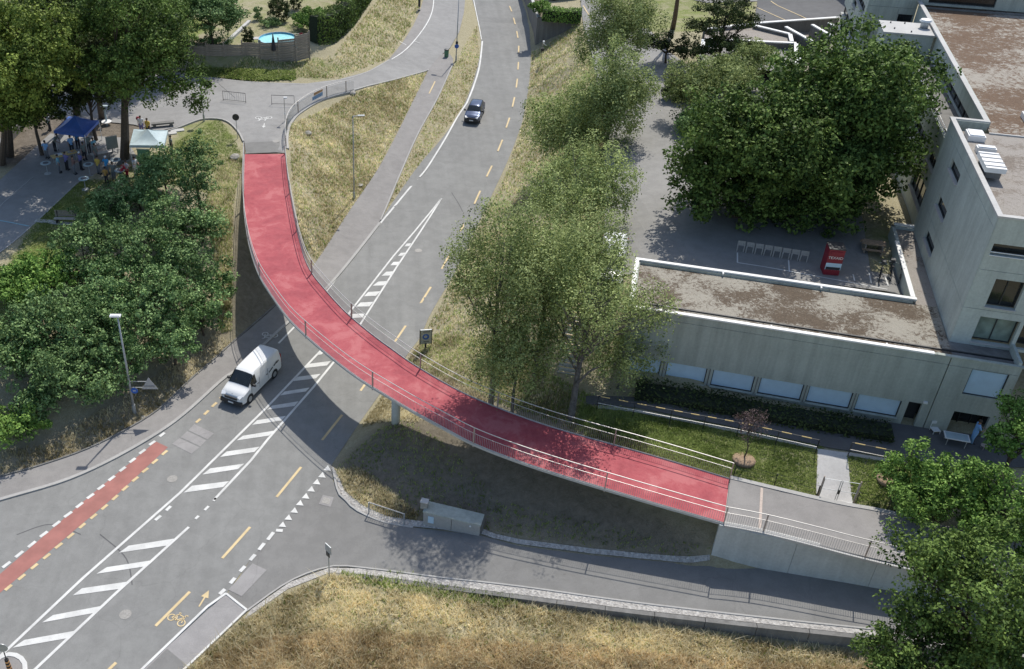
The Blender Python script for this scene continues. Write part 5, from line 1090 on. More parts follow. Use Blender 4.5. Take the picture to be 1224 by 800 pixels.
def hedge(name, label, pts, w, h, mat, dens, leaf, seed, cat='hedge', z=None):
    r = np.random.default_rng(seed); L = smooth_line([np.array(p[:2]) for p in pts], step=.4) if len(pts) > 2 else np.array(densify([np.array([*p[:2], 0.]) for p in pts], .4))[:, :2]
    s = np.concatenate([[0], np.cumsum(np.linalg.norm(np.diff(L, axis=0), axis=1))]); T = s[-1]; n = int(T*(w+2*h)*dens)
    q = r.uniform(0, T, n); x = np.interp(q, s, L[:, 0]); y = np.interp(q, s, L[:, 1]); x2 = np.interp(q+.05, s, L[:, 0]); y2 = np.interp(q+.05, s, L[:, 1]); x1 = np.interp(q-.05, s, L[:, 0]); y1 = np.interp(q-.05, s, L[:, 1])
    t = np.stack([x2-x1, y2-y1], 1); t /= np.linalg.norm(t, axis=1)[:, None]+1e-9; nn = np.stack([-t[:, 1], t[:, 0]], 1)
    u = r.uniform(0, w+2*h, n); top = (u > h) & (u < h+w); side = np.where(u <= h, -1, 1); lat = np.where(top, u-h-w/2, side*w/2); ht = np.where(top, h, np.where(u <= h, u, w+2*h-u))
    hh = h*(1+.05*np.sin(q*1.7)+.04*np.sin(q*4.1)); lat = lat+r.normal(0, .07, n); ht = ht*hh/h+r.normal(0, .07, n); z0_ = z
    px_, py_ = x+nn[:, 0]*lat, y+nn[:, 1]*lat; g_ = hf0(px_, py_) if z is None else np.full(n, z); pts3 = np.stack([px_, py_, g_+np.maximum(ht, .05)], 1)
    out = np.where(top[:, None], np.array([[0, 0, 1.]]), np.concatenate([nn*side[:, None], np.zeros((n, 1))], 1))
    o = L[len(L)//2]; OZ = float(hf0(*o)) if z is None else z; root = thing(name, label, cat, (o[0], o[1], OZ)); ti = np.clip(.5+.2*np.sin(q*.8)+r.normal(0, .2, n), 0, 1)
    leaf_mesh('foliage', pts3-np.array([[o[0], o[1], OZ]]), out*1.4, leaf, mat, root, r, ti, .1)
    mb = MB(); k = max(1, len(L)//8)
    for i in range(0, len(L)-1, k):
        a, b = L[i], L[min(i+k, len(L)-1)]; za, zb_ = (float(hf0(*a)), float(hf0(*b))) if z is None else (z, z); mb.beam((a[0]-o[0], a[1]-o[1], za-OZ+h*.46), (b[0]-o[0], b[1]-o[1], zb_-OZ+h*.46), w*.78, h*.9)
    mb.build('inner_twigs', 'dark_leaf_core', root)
    return root
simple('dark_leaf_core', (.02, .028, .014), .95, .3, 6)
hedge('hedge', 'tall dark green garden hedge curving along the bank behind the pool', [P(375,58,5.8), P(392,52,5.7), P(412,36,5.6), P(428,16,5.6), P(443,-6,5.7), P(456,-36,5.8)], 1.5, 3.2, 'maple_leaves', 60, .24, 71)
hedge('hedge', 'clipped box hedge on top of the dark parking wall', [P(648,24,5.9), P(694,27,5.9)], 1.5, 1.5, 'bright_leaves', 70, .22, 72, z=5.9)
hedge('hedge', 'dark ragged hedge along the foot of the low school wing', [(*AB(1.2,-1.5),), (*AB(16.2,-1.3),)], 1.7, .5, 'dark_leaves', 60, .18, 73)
tree('garden_shrub', 'yellow green shrub at the left end of the clipped box hedge', 'shrub', 645, 8, 7.0, lobes(1.2, .8, 5, 57, .5, .7), 'bright_leaves', 60, 36, .4, .24, .05, None)
# ground cover and grasses
blades('wild_grass', [(346,150),(423,112),(512,86),(450,205),(379,312),(360,290),(350,220)], 15000, .10, .32, .035, 'dry_grass_blades', 1, clump=1.2)
blades('wild_grass', [(346,150),(423,112),(512,86),(450,205),(379,312),(360,290),(350,220)], 5200, .10, .30, .04, 'green_grass_blades', 2, clump=1.5)
blades('verge_grass', [(543,77),(570,30),(573,80),(556,124),(498,202),(454,262),(481,206),(524,117)], 5200, .08, .26, .035, 'dry_grass_blades', 3)
blades('verge_grass', [(543,77),(570,30),(573,80),(556,124),(498,202),(454,262),(481,206),(524,117)], 2400, .08, .26, .035, 'green_grass_blades', 4)
blades('bank_grass', [(636,62),(692,30),(720,120),(715,330),(640,440),(502,410),(520,376),(604,210),(628,140)], 17000, .10, .34, .035, 'dry_grass_blades', 5, clump=1.0)
blades('bank_grass', [(636,62),(692,30),(720,120),(715,330),(640,440),(502,410),(520,376),(604,210),(628,140)], 12000, .10, .34, .035, 'green_grass_blades', 6, clump=.6)
blades('bank_grass', [(225,92),(368,72),(400,66),(470,-20),(512,-20),(492,30),(465,70),(405,95),(300,98)], 10000, .10, .34, .04, 'dry_grass_blades', 7, clump=1.0)
blades('bank_grass', [(225,92),(368,72),(400,66),(470,-20),(512,-20),(492,30),(465,70),(405,95),(300,98)], 8000, .10, .34, .04, 'green_grass_blades', 8, clump=1.0)
blades('lawn_blades', [(0,330),(75,215),(130,215),(262,141),(288,180),(280,240),(200,220),(120,235),(40,360)], 14000, .05, .14, .03, 'green_grass_blades', 9)
blades('lawn_blades', [(690,485),(985,530),(975,603),(870,575),(700,525)], 15000, .05, .15, .028, 'green_grass_blades', 10)
blades('lawn_blades', [(1010,545),(1130,560),(1130,625),(1020,604)], 5000, .05, .15, .028, 'green_grass_blades', 11)
blades('bank_grass', [(262,185),(290,190),(279,240),(277,395),(262,400),(255,300),(245,250)], 4500, .10, .32, .035, 'dry_grass_blades', 12)
blades('bank_grass', [(262,185),(290,190),(279,240),(277,395),(262,400),(255,300),(245,250)], 2600, .10, .32, .035, 'green_grass_blades', 13)
blades('bank_grass', [(278,412),(262,395),(160,470),(60,530),(0,540),(0,572),(47,559),(115,534),(184,496)], 5500, .10, .34, .035, 'dry_grass_blades', 14, clump=1.0)
blades('verge_grass', [(400,562),(470,500),(520,520),(600,600),(848,655),(826,668),(573,636),(494,627),(426,606)], 3500, .06, .2, .03, 'green_grass_blades', 15, clump=1.2)
blades('verge_grass', [(400,562),(430,560),(500,615),(494,627),(426,606)], 1800, .08, .30, .03, 'dry_grass_blades', 16)
blades('verge_grass', [(430,512),(500,412),(530,400),(640,440),(690,480),(690,515),(600,480),(560,480),(500,505)], 9000, .08, .28, .03, 'dry_grass_blades', 17)
blades('verge_grass', [(480,440),(515,400),(640,430),(700,470),(860,540),(860,570),(700,520),(600,485),(540,455)], 9000, .08, .25, .03, 'green_grass_blades', 23)
fpoly = [(215,810),(292,742),(347,709),(394,688),(430,690),(526,706),(600,720),(757,746),(920,768),(1040,783),(1300,830),(1300,900),(215,900)]
blades('field_grass', fpoly, 30000, .10, .36, .045, 'dry_grass_blades', 18, lean=1.3, clump=.4)
blades('field_grass', fpoly, 4500, .10, .30, .04, 'green_grass_blades', 19, clump=1.4)
blades('wheat', [(205,830),(255,785),(330,762),(440,757),(560,766),(700,775),(900,792),(1060,800),(1300,840),(1300,960),(205,960)], 42000, .18, .45, .035, 'wheat_blades', 20, lean=.9, clump=.15)
blades('straw_tufts', fpoly, 7000, .25, .6, .03, 'dry_grass_blades', 24, lean=1.8, clump=-.6, tlo=.5)
blades('straw_tufts', [(346,150),(423,112),(512,86),(450,205),(379,312),(360,290),(350,220)], 3000, .2, .45, .03, 'dry_grass_blades', 25, lean=1.3, clump=-.6, tlo=.5)
blades('weeds', [(395,680),(470,682),(560,702),(640,716),(600,728),(520,715),(440,700)], 2600, .12, .35, .06, 'green_grass_blades', 21, clump=.8)
blades('ground_ivy', [(224,82),(300,84),(352,86),(352,96),(300,97),(225,90)], 4200, .08, .30, .12, 'green_grass_blades', 22, clump=.5, lean=1.5)
# ------------------------------------------------------------------ vehicles
CUR[0] = hf0
def heading(a, b): d = G(*b)-G(*a); return math.atan2(d[1], d[0])
def loft(stations, n_sub=3):
    S = np.array(stations, float); k = np.arange(len(S)); q = np.linspace(0, len(S)-1, (len(S)-1)*n_sub+1)
    R_ = np.stack([np.interp(q, k, S[:, i]) for i in range(S.shape[1])], 1)
    V = []; 
    for x, zb, zm, zt, wb, wm, wt in R_:
        h = [(0, zb), (wb*.88, zb), (wb, zb+.10), (wb*1.0, zb+(zm-zb)*.55), (wm, zm), (wt+(wm-wt)*.12, zt-(zt-zm)*.12), (wt*.9, zt-.005), (wt*.45, zt+.025), (0, zt+.03)]
        ring = h+[(-y, z) for y, z in h[1:-1][::-1]]
        V.append([(x, y, z) for y, z in ring])
    return np.array(V), n_sub
def car(name, label, cat, loc, rz, st, glass_side, glass_front, glass_rear, wheels, wr, paint_, w, extra=None, group=None, tilt=0):
    t = thing(name, label, cat, loc, rz, group)
    V, ns = loft(st); m, k = V.shape[:2]
    # open wheel arches are suggested by dark liners outside the lower body
    F = [(i*k+j, (i+1)*k+j, (i+1)*k+(j+1) % k, i*k+(j+1) % k) for i in range(m-1) for j in range(k)]+[tuple(range(k)), tuple((m-1)*k+j for j in range(k))[::-1]]
    body = MB().add(V.reshape(-1, 3), F).build('body', paint_, t, True)
    try:
        body.data.set_sharp_from_angle(angle=.6)
    except Exception: pass
    def patch(i0, i1, js, d, nm, mat_, par):
        mb = MB()
        for i in range(int(i0*ns), int(i1*ns)):
            for j in js:
                q = [Vector(V[a][b % k]) for a, b in ((i, j), (i+1, j), (i+1, j+1), (i, j+1))]; nn = (q[2]-q[0]).cross(q[3]-q[1])
                if nn.length < 1e-8: continue
                nn = nn.normalized()*d; mb.add([p+nn for p in q], [(0, 1, 2, 3)])
        return mb.build(nm, mat_, par) if mb.f else None
    for a, b in glass_side:
        patch(a, b, [4], .012, 'side_window', 'car_glass', t); patch(a, b, [k-6], .012, 'side_window', 'car_glass', t)
    if glass_front: patch(*glass_front, [5, 6, 7, 8, 9, 10][0:6], .012, 'windscreen', 'car_glass', t)
    if glass_rear: patch(*glass_rear, [5, 6, 7, 8, 9, 10][0:6], .012, 'rear_window', 'car_glass', t)
    for x in wheels:
        for s in (-1, 1):
            ar = MB(); ar.tube([(x, s*(w-.012), wr), (x, s*(w+.012), wr)], wr+.07, 20); ar.build('wheel_arch', 'bumper_plastic', t)
            wh = MB().tube([(x, s*(w-.2), wr), (x, s*(w+.02), wr)], wr, 20).build('wheel', 'black_rubber', t, False)
            MB().tube([(x, s*(w+.01), wr), (x, s*(w+.035), wr)], wr*.62, 12).build('rim', 'galvanised', wh)
    for s in (-1, 1):
        x = extra['mirror']; MB().box((x, s*(w+.12), extra['mz']), (.12, .2, .16)).build('mirror', 'bumper_plastic' if not extra.get('bm') else paint_, t)
        xf = st[0][0]; MB().box((xf-.13, s*(w-.27), extra['hz']), (.30, .30, .17), rot=Matrix.Rotation(-s*.35, 3, 'Z')@Matrix.Rotation(.4, 3, 'Y')).build('headlight', 'headlamp', t)
        xr = st[-1][0]; MB().box((xr-.0, s*(w-.14), extra['rz']), (.07, .16, extra.get('rh', .4))).build('rear_light', 'rear_light', t)
    xf = st[0][0]
    MB().box((xf+.02, 0, .38), (.16, w*1.84, .30)).build('bumper', 'bumper_plastic', t); MB().box((st[-1][0]-.02, 0, .40), (.14, w*1.84, .28)).build('bumper', 'bumper_plastic', t)
    MB().box((xf+.06, 0, extra['hz']-.08), (.06, w*1.05, .2)).build('grille', 'bumper_plastic', t)
    MB().box((xf+.112, 0, .40), (.02, .42, .11)).build('number_plate', 'white_plastic', t)
    if extra.get('doors'):
        for x in extra['doors']:
            for s in (-1, 1): MB().box((x, s*(w+.004), extra['dz']), (.018, .012, extra['dh'])).build('door_seam', 'bumper_plastic', t)
        for x in extra['handles']:
            for s in (-1, 1): MB().box((x, s*(w+.02), extra['hdz']), (.16, .03, .035)).build('door_handle', 'bumper_plastic', t)
    return t
van_st = [(2.50,.30,.62,.66,.62,.60,.50),(2.42,.25,.80,.86,.86,.84,.70),(2.20,.24,.94,1.02,.95,.90,.78),(1.60,.24,1.08,1.16,.96,.93,.82),(1.52,.24,1.10,1.22,.96,.93,.82),(.82,.24,1.14,1.84,.96,.94,.74),(.55,.24,1.16,1.91,.96,.94,.74),(-.6,.24,1.16,1.93,.96,.94,.76),(-1.7,.24,1.16,1.93,.96,.94,.76),(-2.42,.24,1.16,1.90,.96,.94,.75),(-2.56,.28,1.14,1.80,.93,.91,.72),(-2.60,.32,1.1,1.6,.90,.88,.70)]
rl_, fl_ = G(327.5, 452.7), G(298.8, 482); vh = math.atan2(*(fl_-rl_)[[1, 0]]); vc = (rl_+fl_)/2; left = np.array([-math.sin(vh), math.cos(vh)])
vxy = vc[:2]-left*.93+np.array([math.cos(vh), math.sin(vh)])*(-.08)
ex = dict(mirror=1.15, mz=1.22, hz=.84, rz=1.1, rh=.7, doors=[1.35, .35, -.75], dz=.95, dh=.9, handles=[.55, -.6], hdz=.98)
van = car('delivery_van', 'white delivery van driving out from under the footbridge', 'van', (vxy[0], vxy[1], .035), vh, van_st, [(4.55, 5.9)], (4.12, 5.0), (10.1, 11), (1.62, -1.58), .34, 'van_paint', .955, ex)
for s in (1,):
    for x, l_ in ((-1.15, .5), (-1.75, .45), (-2.05, .3)): MB().box((x, s*.967, 1.02+.14*(x < -1.6)), (l_, .012, .10), rot=Matrix.Rotation(.28, 3, 'Y')).build('side_lettering', 'bumper_plastic', van)
MB().box((2.2, 0, .995), (.3, .12, .012), rot=Matrix.Rotation(.3, 3, 'Y')).build('bonnet_badge', 'galvanised', van)
car_st = [(2.02,.28,.52,.56,.62,.58,.48),(1.96,.22,.68,.72,.80,.78,.62),(1.70,.20,.80,.85,.85,.82,.68),(1.05,.20,.90,.96,.86,.83,.70),(.92,.20,.92,1.0,.86,.83,.70),(.30,.20,.94,1.40,.86,.83,.60),(.0,.20,.95,1.46,.86,.83,.60),(-.8,.20,.96,1.48,.86,.83,.60),(-1.5,.20,.97,1.44,.86,.83,.60),(-1.95,.22,.98,1.12,.85,.82,.62),(-2.05,.26,.90,.98,.80,.76,.58)]
ex2 = dict(mirror=.72, mz=1.0, hz=.66, rz=.85, rh=.25, doors=[.75, -.25, -1.15], dz=.7, dh=.6, handles=[-.1, -1.0], hdz=.82)
ch_ = heading((571,129.5), (563.6,147)); cc_ = G(567, 140); cx_ = cc_[:2]
car('hatchback_car', 'dark blue hatchback driving alone on the main road near the top', 'car', (cx_[0], cx_[1], cc_[2]+.035), ch_, car_st, [(4.4, 6.9), (7.0, 8.6)], (4.1, 5.0), (8.1, 9), (1.28, -1.25), .31, 'car_paint', .855, ex2)
vp = P(738, 297, 10.0); yz = float(hf0(vp[0], vp[1]))
car('delivery_van', 'white van with its bright roof half hidden by birches at the gravel roof corner', 'van', (vp[0]-.2, vp[1]+.2, yz+.13), math.radians(-106), van_st, [(4.55, 5.9)], (4.12, 5.0), (10.1, 11), (1.62, -1.58), .34, 'van_paint', .955, ex)
p_ = P(672, 0, 6.0); car('parked_car', 'white parked car behind the clipped box hedge at the top edge', 'car', (p_[0], p_[1]+.6, float(hf0(p_[0], p_[1]))+.05), .02, car_st, [(4.4, 6.9), (7.0, 8.6)], (4.1, 5.0), (8.1, 9), (1.28, -1.25), .31, 'van_paint', .855, ex2)
p_ = P(910, -3, 5.4); car('parked_car', 'dark parked car at the top edge beyond the terraced roofs', 'car', (p_[0], p_[1]+.4, float(hf0(p_[0], p_[1]))+.05), -.3, car_st, [(4.4, 6.9), (7.0, 8.6)], (4.1, 5.0), (8.1, 9), (1.28, -1.25), .31, 'dark_metal', .855, ex2)

# ------------------------------------------------------------------ lamps and signs
def lamp(px, h, label, head='oval', arm=(0, 0), r=.075):
    g = G(*px); t = thing('street_lamp', label, 'street lamp', tuple(g)); MB().tube([(0, 0, -.2), (0, 0, h*.5), (0, 0, h)], [r*1.25, r, r*.62], 10).build('pole', 'galvanised', t, True)
    MB().tube([(0, 0, 0), (0, 0, .7)], r*1.7, 10).build('base_sleeve', 'galvanised', t)
    if head == 'oval':
        hd = MB().box((-.15, .05, h+.02), (.7, .30, .09)); hd.box((-.15, .05, h+.075), (.55, .2, .05)); hd.build('lamp_head', 'white_plastic', t)
    elif head == 'arm':
        MB().beam((0, 0, h), (arm[0], arm[1], h+.03), .06).build('arm', 'galvanised', t); MB().box((arm[0], arm[1], h+.03), (.62, .22, .08)).build('lamp_head', 'galvanised', t)
    elif head == 'disc':
        MB().lathe([(.05, 0), (.34, .12), (.34, .17), (.10, .27)], 16, (0, 0, h-.05)).build('lamp_head', 'white_plastic', t, True)
    return t, g
lampL, gL = lamp((161, 493.4), 7.95, 'tall street lamp rising in front of the thicket with traffic signs on its pole')
lampC, gC = lamp((423.2, 238), 8.3, 'tall street lamp on the dry grass slope beside the cycle path', 'arm', (.75, .1), .06)
lampT, gT = lamp((545, 73.5), 7.6, 'tall street lamp between the cycle path and the main road at the top', 'arm', (-.9, .3), .06)
lamp((244, 145), 3.6, 'short street lamp on the lawn corner of the plaza', 'disc', r=.055)
def at_h(g, h, dx=0, dy=0): return (g[0]+dx, g[1]+dy, g[2]+h)
ws = thing('warning_sign', 'grey backed triangular warning sign held out on two brackets from the thicket lamp pole', 'road sign', at_h(gL, 2.5, 1.35, -.1))
MB().add([(x, y, z) for y in (0, .02) for x, z in ((-.55, -.38), (.55, -.38), (0, .6))], [(0, 2, 1), (3, 4, 5), (0, 1, 4, 3), (1, 2, 5, 4), (2, 0, 3, 5)]).build('plate', 'galvanised', ws)
for z in (.25, -.25): MB().beam((-1.35, .03, z), (-.1, .03, z), .035).build('bracket', 'galvanised', ws)
MB().box((0, -.02, -.12), (.9, .03, .05)).build('stiffener', 'cover_metal', ws)
bs = thing('cycle_sign', 'small round blue sign low on the thicket lamp pole', 'road sign', at_h(gL, 2.0, .28, -.1)); MB().tube([(0, .0, 0), (0, -.02, 0)], .24, 18).build('plate', 'blue_sign', bs); MB().box((0, -.028, 0), (.2, .01, .05)).build('symbol', 'white_plastic', bs); MB().beam((-.26, .02, 0), (0, .01, 0), .03).build('bracket', 'galvanised', bs)
bs = thing('cycle_sign', 'small round blue sign on the lamp pole at the top between path and road', 'road sign', at_h(gT, 1.9, 0, -.12)); MB().tube([(0, .0, 0), (0, -.02, 0)], .27, 18).build('plate', 'blue_sign', bs); MB().box((0, .04, .42), (.3, .12, .3)).build('control_box', 'dark_metal', bs)
def post_sign(px, h, label, cat, parts, r=.03, mat='galvanised', name='road_sign', rz=0):
    g = G(*px); t = thing(name, label, cat, tuple(g), rz); MB().tube([(0, 0, -.2), (0, 0, h)], r, 8).build('post', mat, t)
    for nm, mb, m_ in parts: mb.build(nm, m_, t)
    return t
post_sign((284, 166), 2.3, 'round road sign seen from its dark back at the plaza corner by the bridge', 'road sign', [('plate', MB().tube([(0, -.04, 2.2), (0, -.06, 2.2)], .33, 20), 'dark_metal'), ('clamp', MB().box((0, -.02, 1.85), (.16, .08, .08)), 'white_metal')])
post_sign((341, 146), 2.5, 'slim white capped post standing at the curve of the plaza railing', 'post', [('cap', MB().box((.12, .05, 2.5), (.34, .18, .12)), 'white_plastic'), ('collar', MB().box((0, 0, .9), (.12, .12, .12)), 'white_plastic')], .035, 'steel_rail', 'capped_post')
post_sign((646.5, 76), 2.6, 'brown post with a dark box and pale sensor head right of the main road', 'sign post', [('box', MB().box((.0, -.08, 1.75), (.34, .24, .34)), 'dark_metal'), ('sensor', MB().box((.1, 0, 2.6), (.2, .24, .3)), 'white_plastic'), ('sensor_arm', MB().beam((0, 0, 2.5), (.45, .1, 2.15), .07), 'white_plastic')], .03, 'brown_post', 'sensor_post')
post_sign((393.7, 690), 2.5, 'narrow edge-on sign on a post at the gravel corner of the service road', 'road sign', [('plate', MB().box((0, 0, 2.3), (.05, .5, .55), .5), 'galvanised'), ('small_plate', MB().box((-.03, 0, 1.85), (.04, .3, .3), .5), 'dark_metal')], .035, rz=.2)
sg = G(508.5, 417); isg = thing('info_board', 'grey information board with a dark round emblem on the dry bank beside the road', 'sign', tuple(sg), .12)
MB().box((0, 0, .2), (.12, .1, .7)).build('foot', 'dark_metal', isg); MB().box((0, 0, 1.1), (.84, .10, 1.25)).build('board', 'galvanised', isg)
for s in (-1, 1): MB().box((s*.44, 0, 1.08), (.05, .14, 1.3)).build('side_rail', 'dark_metal', isg)
MB().tube([(0, -.051, 1.12), (0, -.060, 1.12)], .25, 20).build('emblem', 'blue_sign', isg); MB().tube([(-.02, -.062, 1.13), (-.02, -.068, 1.13)], .12, 14).build('emblem_core', 'galvanised', isg)
for k, w_ in enumerate((.5, .4)): MB().box((.03, -.053, 1.56-k*.0 if k == 0 else .68), (w_, .008, .09)).build('lettering', 'dark_wall_concrete', isg)
# keep-right bollard on the island
bg_ = G(13.5, 806); bo_ = thing('island_bollard', 'striped orange and black bollard with a round sign on the small traffic island', 'bollard', tuple(bg_+np.array([0, 0, .13])))
MB().tube([(0, 0, 0), (0, 0, 2.1)], .03, 8).build('post', 'dark_metal', bo_); 
for k in range(8): MB().tube([(0, 0, .12+k*.12), (0, 0, .24+k*.12)], .13-.004*k, 12).build('band', 'orange_cloth' if k % 2 == 0 else 'black_rubber', bo_)
MB().tube([(0, -.04, 2.05), (0, -.07, 2.05)], .3, 18).build('plate', 'galvanised', bo_)
post_sign((501, 13), 1.9, 'dark slim post with a small box beside the upper lane at the top', 'post', [('box', MB().box((0, 0, 1.2), (.3, .25, 1.3)), 'dark_metal'), ('foot', MB().box((0, 0, .1), (.35, .3, .2)), 'cover_metal')], .04, 'dark_metal', 'dark_post')
b_ = G(533.5, 69); bn_ = thing('litter_bin', 'dark green litter bin where the cycle path meets the upper street', 'bin', tuple(b_)); MB().lathe([(.25, 0), (.28, .8), (.26, .95)], 12).build('bin_body', 'green_board', bn_); MB().lathe([(.30, .95), (.28, 1.05), (.05, 1.1)], 12).build('lid', 'dark_metal', bn_)
# crowd barriers
def barrier(pa, pb_, label, bars):
    a, b = G(*pa), G(*pb_); c = (a+b)/2; L_ = np.linalg.norm((b-a)[:2]); t = thing('crowd_barrier', label, 'barrier', tuple(c), math.atan2((b-a)[1], (b-a)[0]), 'crowd barriers on the plaza')
    h = 1.1; MB().tube([(-L_/2, 0, .0), (-L_/2, 0, h), (L_/2, 0, h), (L_/2, 0, 0)], .03, 6).build('frame', 'dark_metal', t); MB().tube([(-L_/2, 0, .2), (L_/2, 0, .2)], .02, 6).build('lower_rail', 'dark_metal', t)
    for s in (-1, 1): MB().box((s*L_/2, 0, .02), (.05, .6, .04)).build('foot', 'dark_metal', t)
    if bars:
        for k in range(9): MB().tube([(-L_/2+L_*(k+1)/10, 0, .2), (-L_/2+L_*(k+1)/10, 0, h)], .014, 5).build('bar', 'galvanised', t)
barrier((267, 121), (294, 124), 'crowd barrier with upright bars on the plaza, the left one', True); barrier((325, 126), (352, 127), 'plain open frame crowd barrier on the plaza, the right one', False)
cb = thing('dark_line', 'thin dark line lying slanted across the plaza by the left barrier', 'dark_line', (0, 0, 0)); MB().tube([tuple(G(253+i*5.6, 94+i*4.8)+np.array([0, 0, .07])) for i in range(6)], .035, 5).build('thin_tube', 'dark_metal', cb)  # thin dark tube laid slanted over the plaza surface
def rock(px, r, label, seed):
    rnd = random.Random(seed); mb = MB(); V = []; n = 10
    prof = [(.6, -.3), (1, 0), (.95, .35), (.6, .65), (.1, .75)]
    for q, z in prof:
        for k in range(n): V.append((r*q*(1+rnd.uniform(-.15, .15))*math.cos(2*PI*k/n), r*q*(1+rnd.uniform(-.15, .15))*math.sin(2*PI*k/n), z*r*(1+rnd.uniform(-.1, .1))))
    F = [(i*n+k, i*n+(k+1) % n, (i+1)*n+(k+1) % n, (i+1)*n+k) for i in range(4) for k in range(n)]+[tuple(4*n+k for k in range(n))]
    o = mb.add(V, F).build('boulder', 'boulder', None); o.location = G(*px); tag(o, label, 'boulder')
rock((281, 189), .5, 'pale boulder in the grass at the north west corner of the bridge', 1); rock((421, 112), .4, 'pale flat stone at the end of the curved plaza railing', 2); rock((171, 500), .22, 'small stone on the kerb edge beside the thicket lamp', 3); rock((368, 160), .4, 'pale stone half hidden in the dry grass slope below the plaza', 4)
# low guard rail on the verge and the concrete utility wall
def simple_rail(name, label, px, h, bars=True, mat='steel_rail', cat='railing', off=0.0):
    g = [G(*p) for p in px]; t = thing(name, label, cat, (0, 0, 0)); l = smooth_line(g, step=.5) if len(g) > 2 else np.array(densify(g, .5))
    railing(t, l, H_=h, mid=h*.96 if bars else h*.5, spacing=.14 if bars else 50, rail_mat=mat, post_mat='galvanised')
simple_rail('guard_rail', 'short low steel rail on the dry verge corner of the service road', [(441,614),(462,621),(483,628)], .95)
ua, ub = G(506, 626), G(573.5, 640); ud = math.atan2(*(ub-ua)[[1, 0]]); uc = (ua+ub)/2; uL = np.linalg.norm((ub-ua)[:2])
ut = thing('utility_wall', 'dark concrete utility cabinet wall set in the shaded bank beside the service road', 'wall', tuple(uc+np.array([0, 0, -.1])), ud)
for k in (-1, 1): MB().box((k*uL/4, 0, .5), (uL/2-.03, .22, 1.06)).build('wall_panel', 'kerb_concrete', ut)
MB().box((0, .36, 1.07), (uL+.06, .95, .08)).build('top_slab', 'wall_concrete', ut); 
for s in (-1, 1): MB().box((s*uL/2, .4, .5), (.16, .6, 1.0)).build('side_wall', 'dark_wall_concrete', ut)
MB().box((-uL*.36, -.13, .6), (.35, .03, .5)).build('plate', 'blind_blue', ut); MB().tube([(uL*.33, -.12, .85), (uL*.33, -.15, .85)], .06, 10).build('socket', 'white_plastic', ut)
cb_ = thing('cabinet', 'small pale box standing on the left end of the utility wall', 'cabinet', tuple(np.array([*(ua[:2]), 0])+np.array([.05, .35, float(hf0(ua[0], ua[1]))+1.0])), ud); MB().box((0, 0, .25), (.4, .35, .5)).build('body', 'boulder', cb_); MB().box((0, 0, .52), (.46, .4, .05)).build('lid', 'pale_concrete', cb_)
# school handrails, gate, wire fence
def handrail(label, px):
    g = [G(*p) for p in px]; t = thing('handrail', label, 'handrail', (0, 0, 0), 0, 'handrails along the school front path'); l = np.array(densify(g, .9))
    MB().tube([tuple(p+np.array([0, 0, .55])) for p in l], .022, 6).build('mid_rail', 'steel_rail', t)
    MB().tube([tuple(p+np.array([0, 0, 1.08])) for p in l], .026, 6).build('top_rail', 'dark_metal', t)
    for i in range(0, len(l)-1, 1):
        MB().tube([tuple(l[i]+(l[i+1]-l[i])*.12+np.array([0, 0, 1.085])), tuple(l[i]+(l[i+1]-l[i])*.62+np.array([0, 0, 1.085]))], .032, 6).build('yellow_segment', 'yellow_plastic', t)  # short yellow lengths spaced along the top rail
    for i in list(range(0, len(l), 2))+[len(l)-1]: MB().tube([tuple(l[i]), tuple(l[i]+np.array([0, 0, 1.08]))], .025, 6).build('post', 'dark_metal', t)
handrail('long handrail with yellow segments between the lawn and the dark school path', [(713,490),(800,507),(880,522),(974,543)]); handrail('short handrail with yellow segments right of the pale footpath', [(1013,546),(1062,556)])
gt = thing('garden_gate', 'low double steel gate at the foot of the pale footpath', 'gate', tuple(G(998, 600)), heading((977, 596), (1020, 604))); gl = np.linalg.norm((G(1020, 604)-G(977, 596))[:2])
for s in (-1, 1):
    MB().tube([(s*gl/2, 0, -.1), (s*gl/2, 0, 1.75)], .04, 8).build('post', 'brown_post', gt)
    lf = MB().tube([(s*(gl/2-.06), 0, .1), (s*(gl/2-.06), 0, 1.6), (s*.05, 0, 1.6), (s*.05, 0, .1), (s*(gl/2-.06), 0, .1)], .022, 6).build('gate_leaf', 'galvanised', gt)
    MB().tube([(s*.05, 0, .85), (s*(gl/2-.06), 0, .85)], .015, 6).build('cross_bar', 'galvanised', lf)
MB().box((0, -.04, .8), (.12, .05, .3)).build('latch', 'dark_metal', gt)
wf = thing('wire_fence', 'thin dark wire fence along the lawn edge beside the grey ramp', 'fence', (0, 0, 0)); l = np.array(densify([G(876, 571), G(925, 582), G(975, 596)], 1.8))
for p in l: MB().tube([tuple(p), tuple(p+np.array([0, 0, 1.0]))], .025, 6).build('post', 'dark_metal', wf)
for z in (.35, .7, .98): MB().tube([tuple(p+np.array([0, 0, z])) for p in l], .010, 4).build('wire', 'dark_metal', wf)
wf = thing('wire_fence', 'thin dark wire fence on the lawn right of the steel gate', 'fence', (0, 0, 0)); l = np.array(densify([G(1022, 604), G(1060, 611), G(1095, 618)], 1.8))
for p in l: MB().tube([tuple(p), tuple(p+np.array([0, 0, 1.0]))], .025, 6).build('post', 'dark_metal', wf)
for z in (.35, .7, .98): MB().tube([tuple(p+np.array([0, 0, z])) for p in l], .010, 4).build('wire', 'dark_metal', wf)
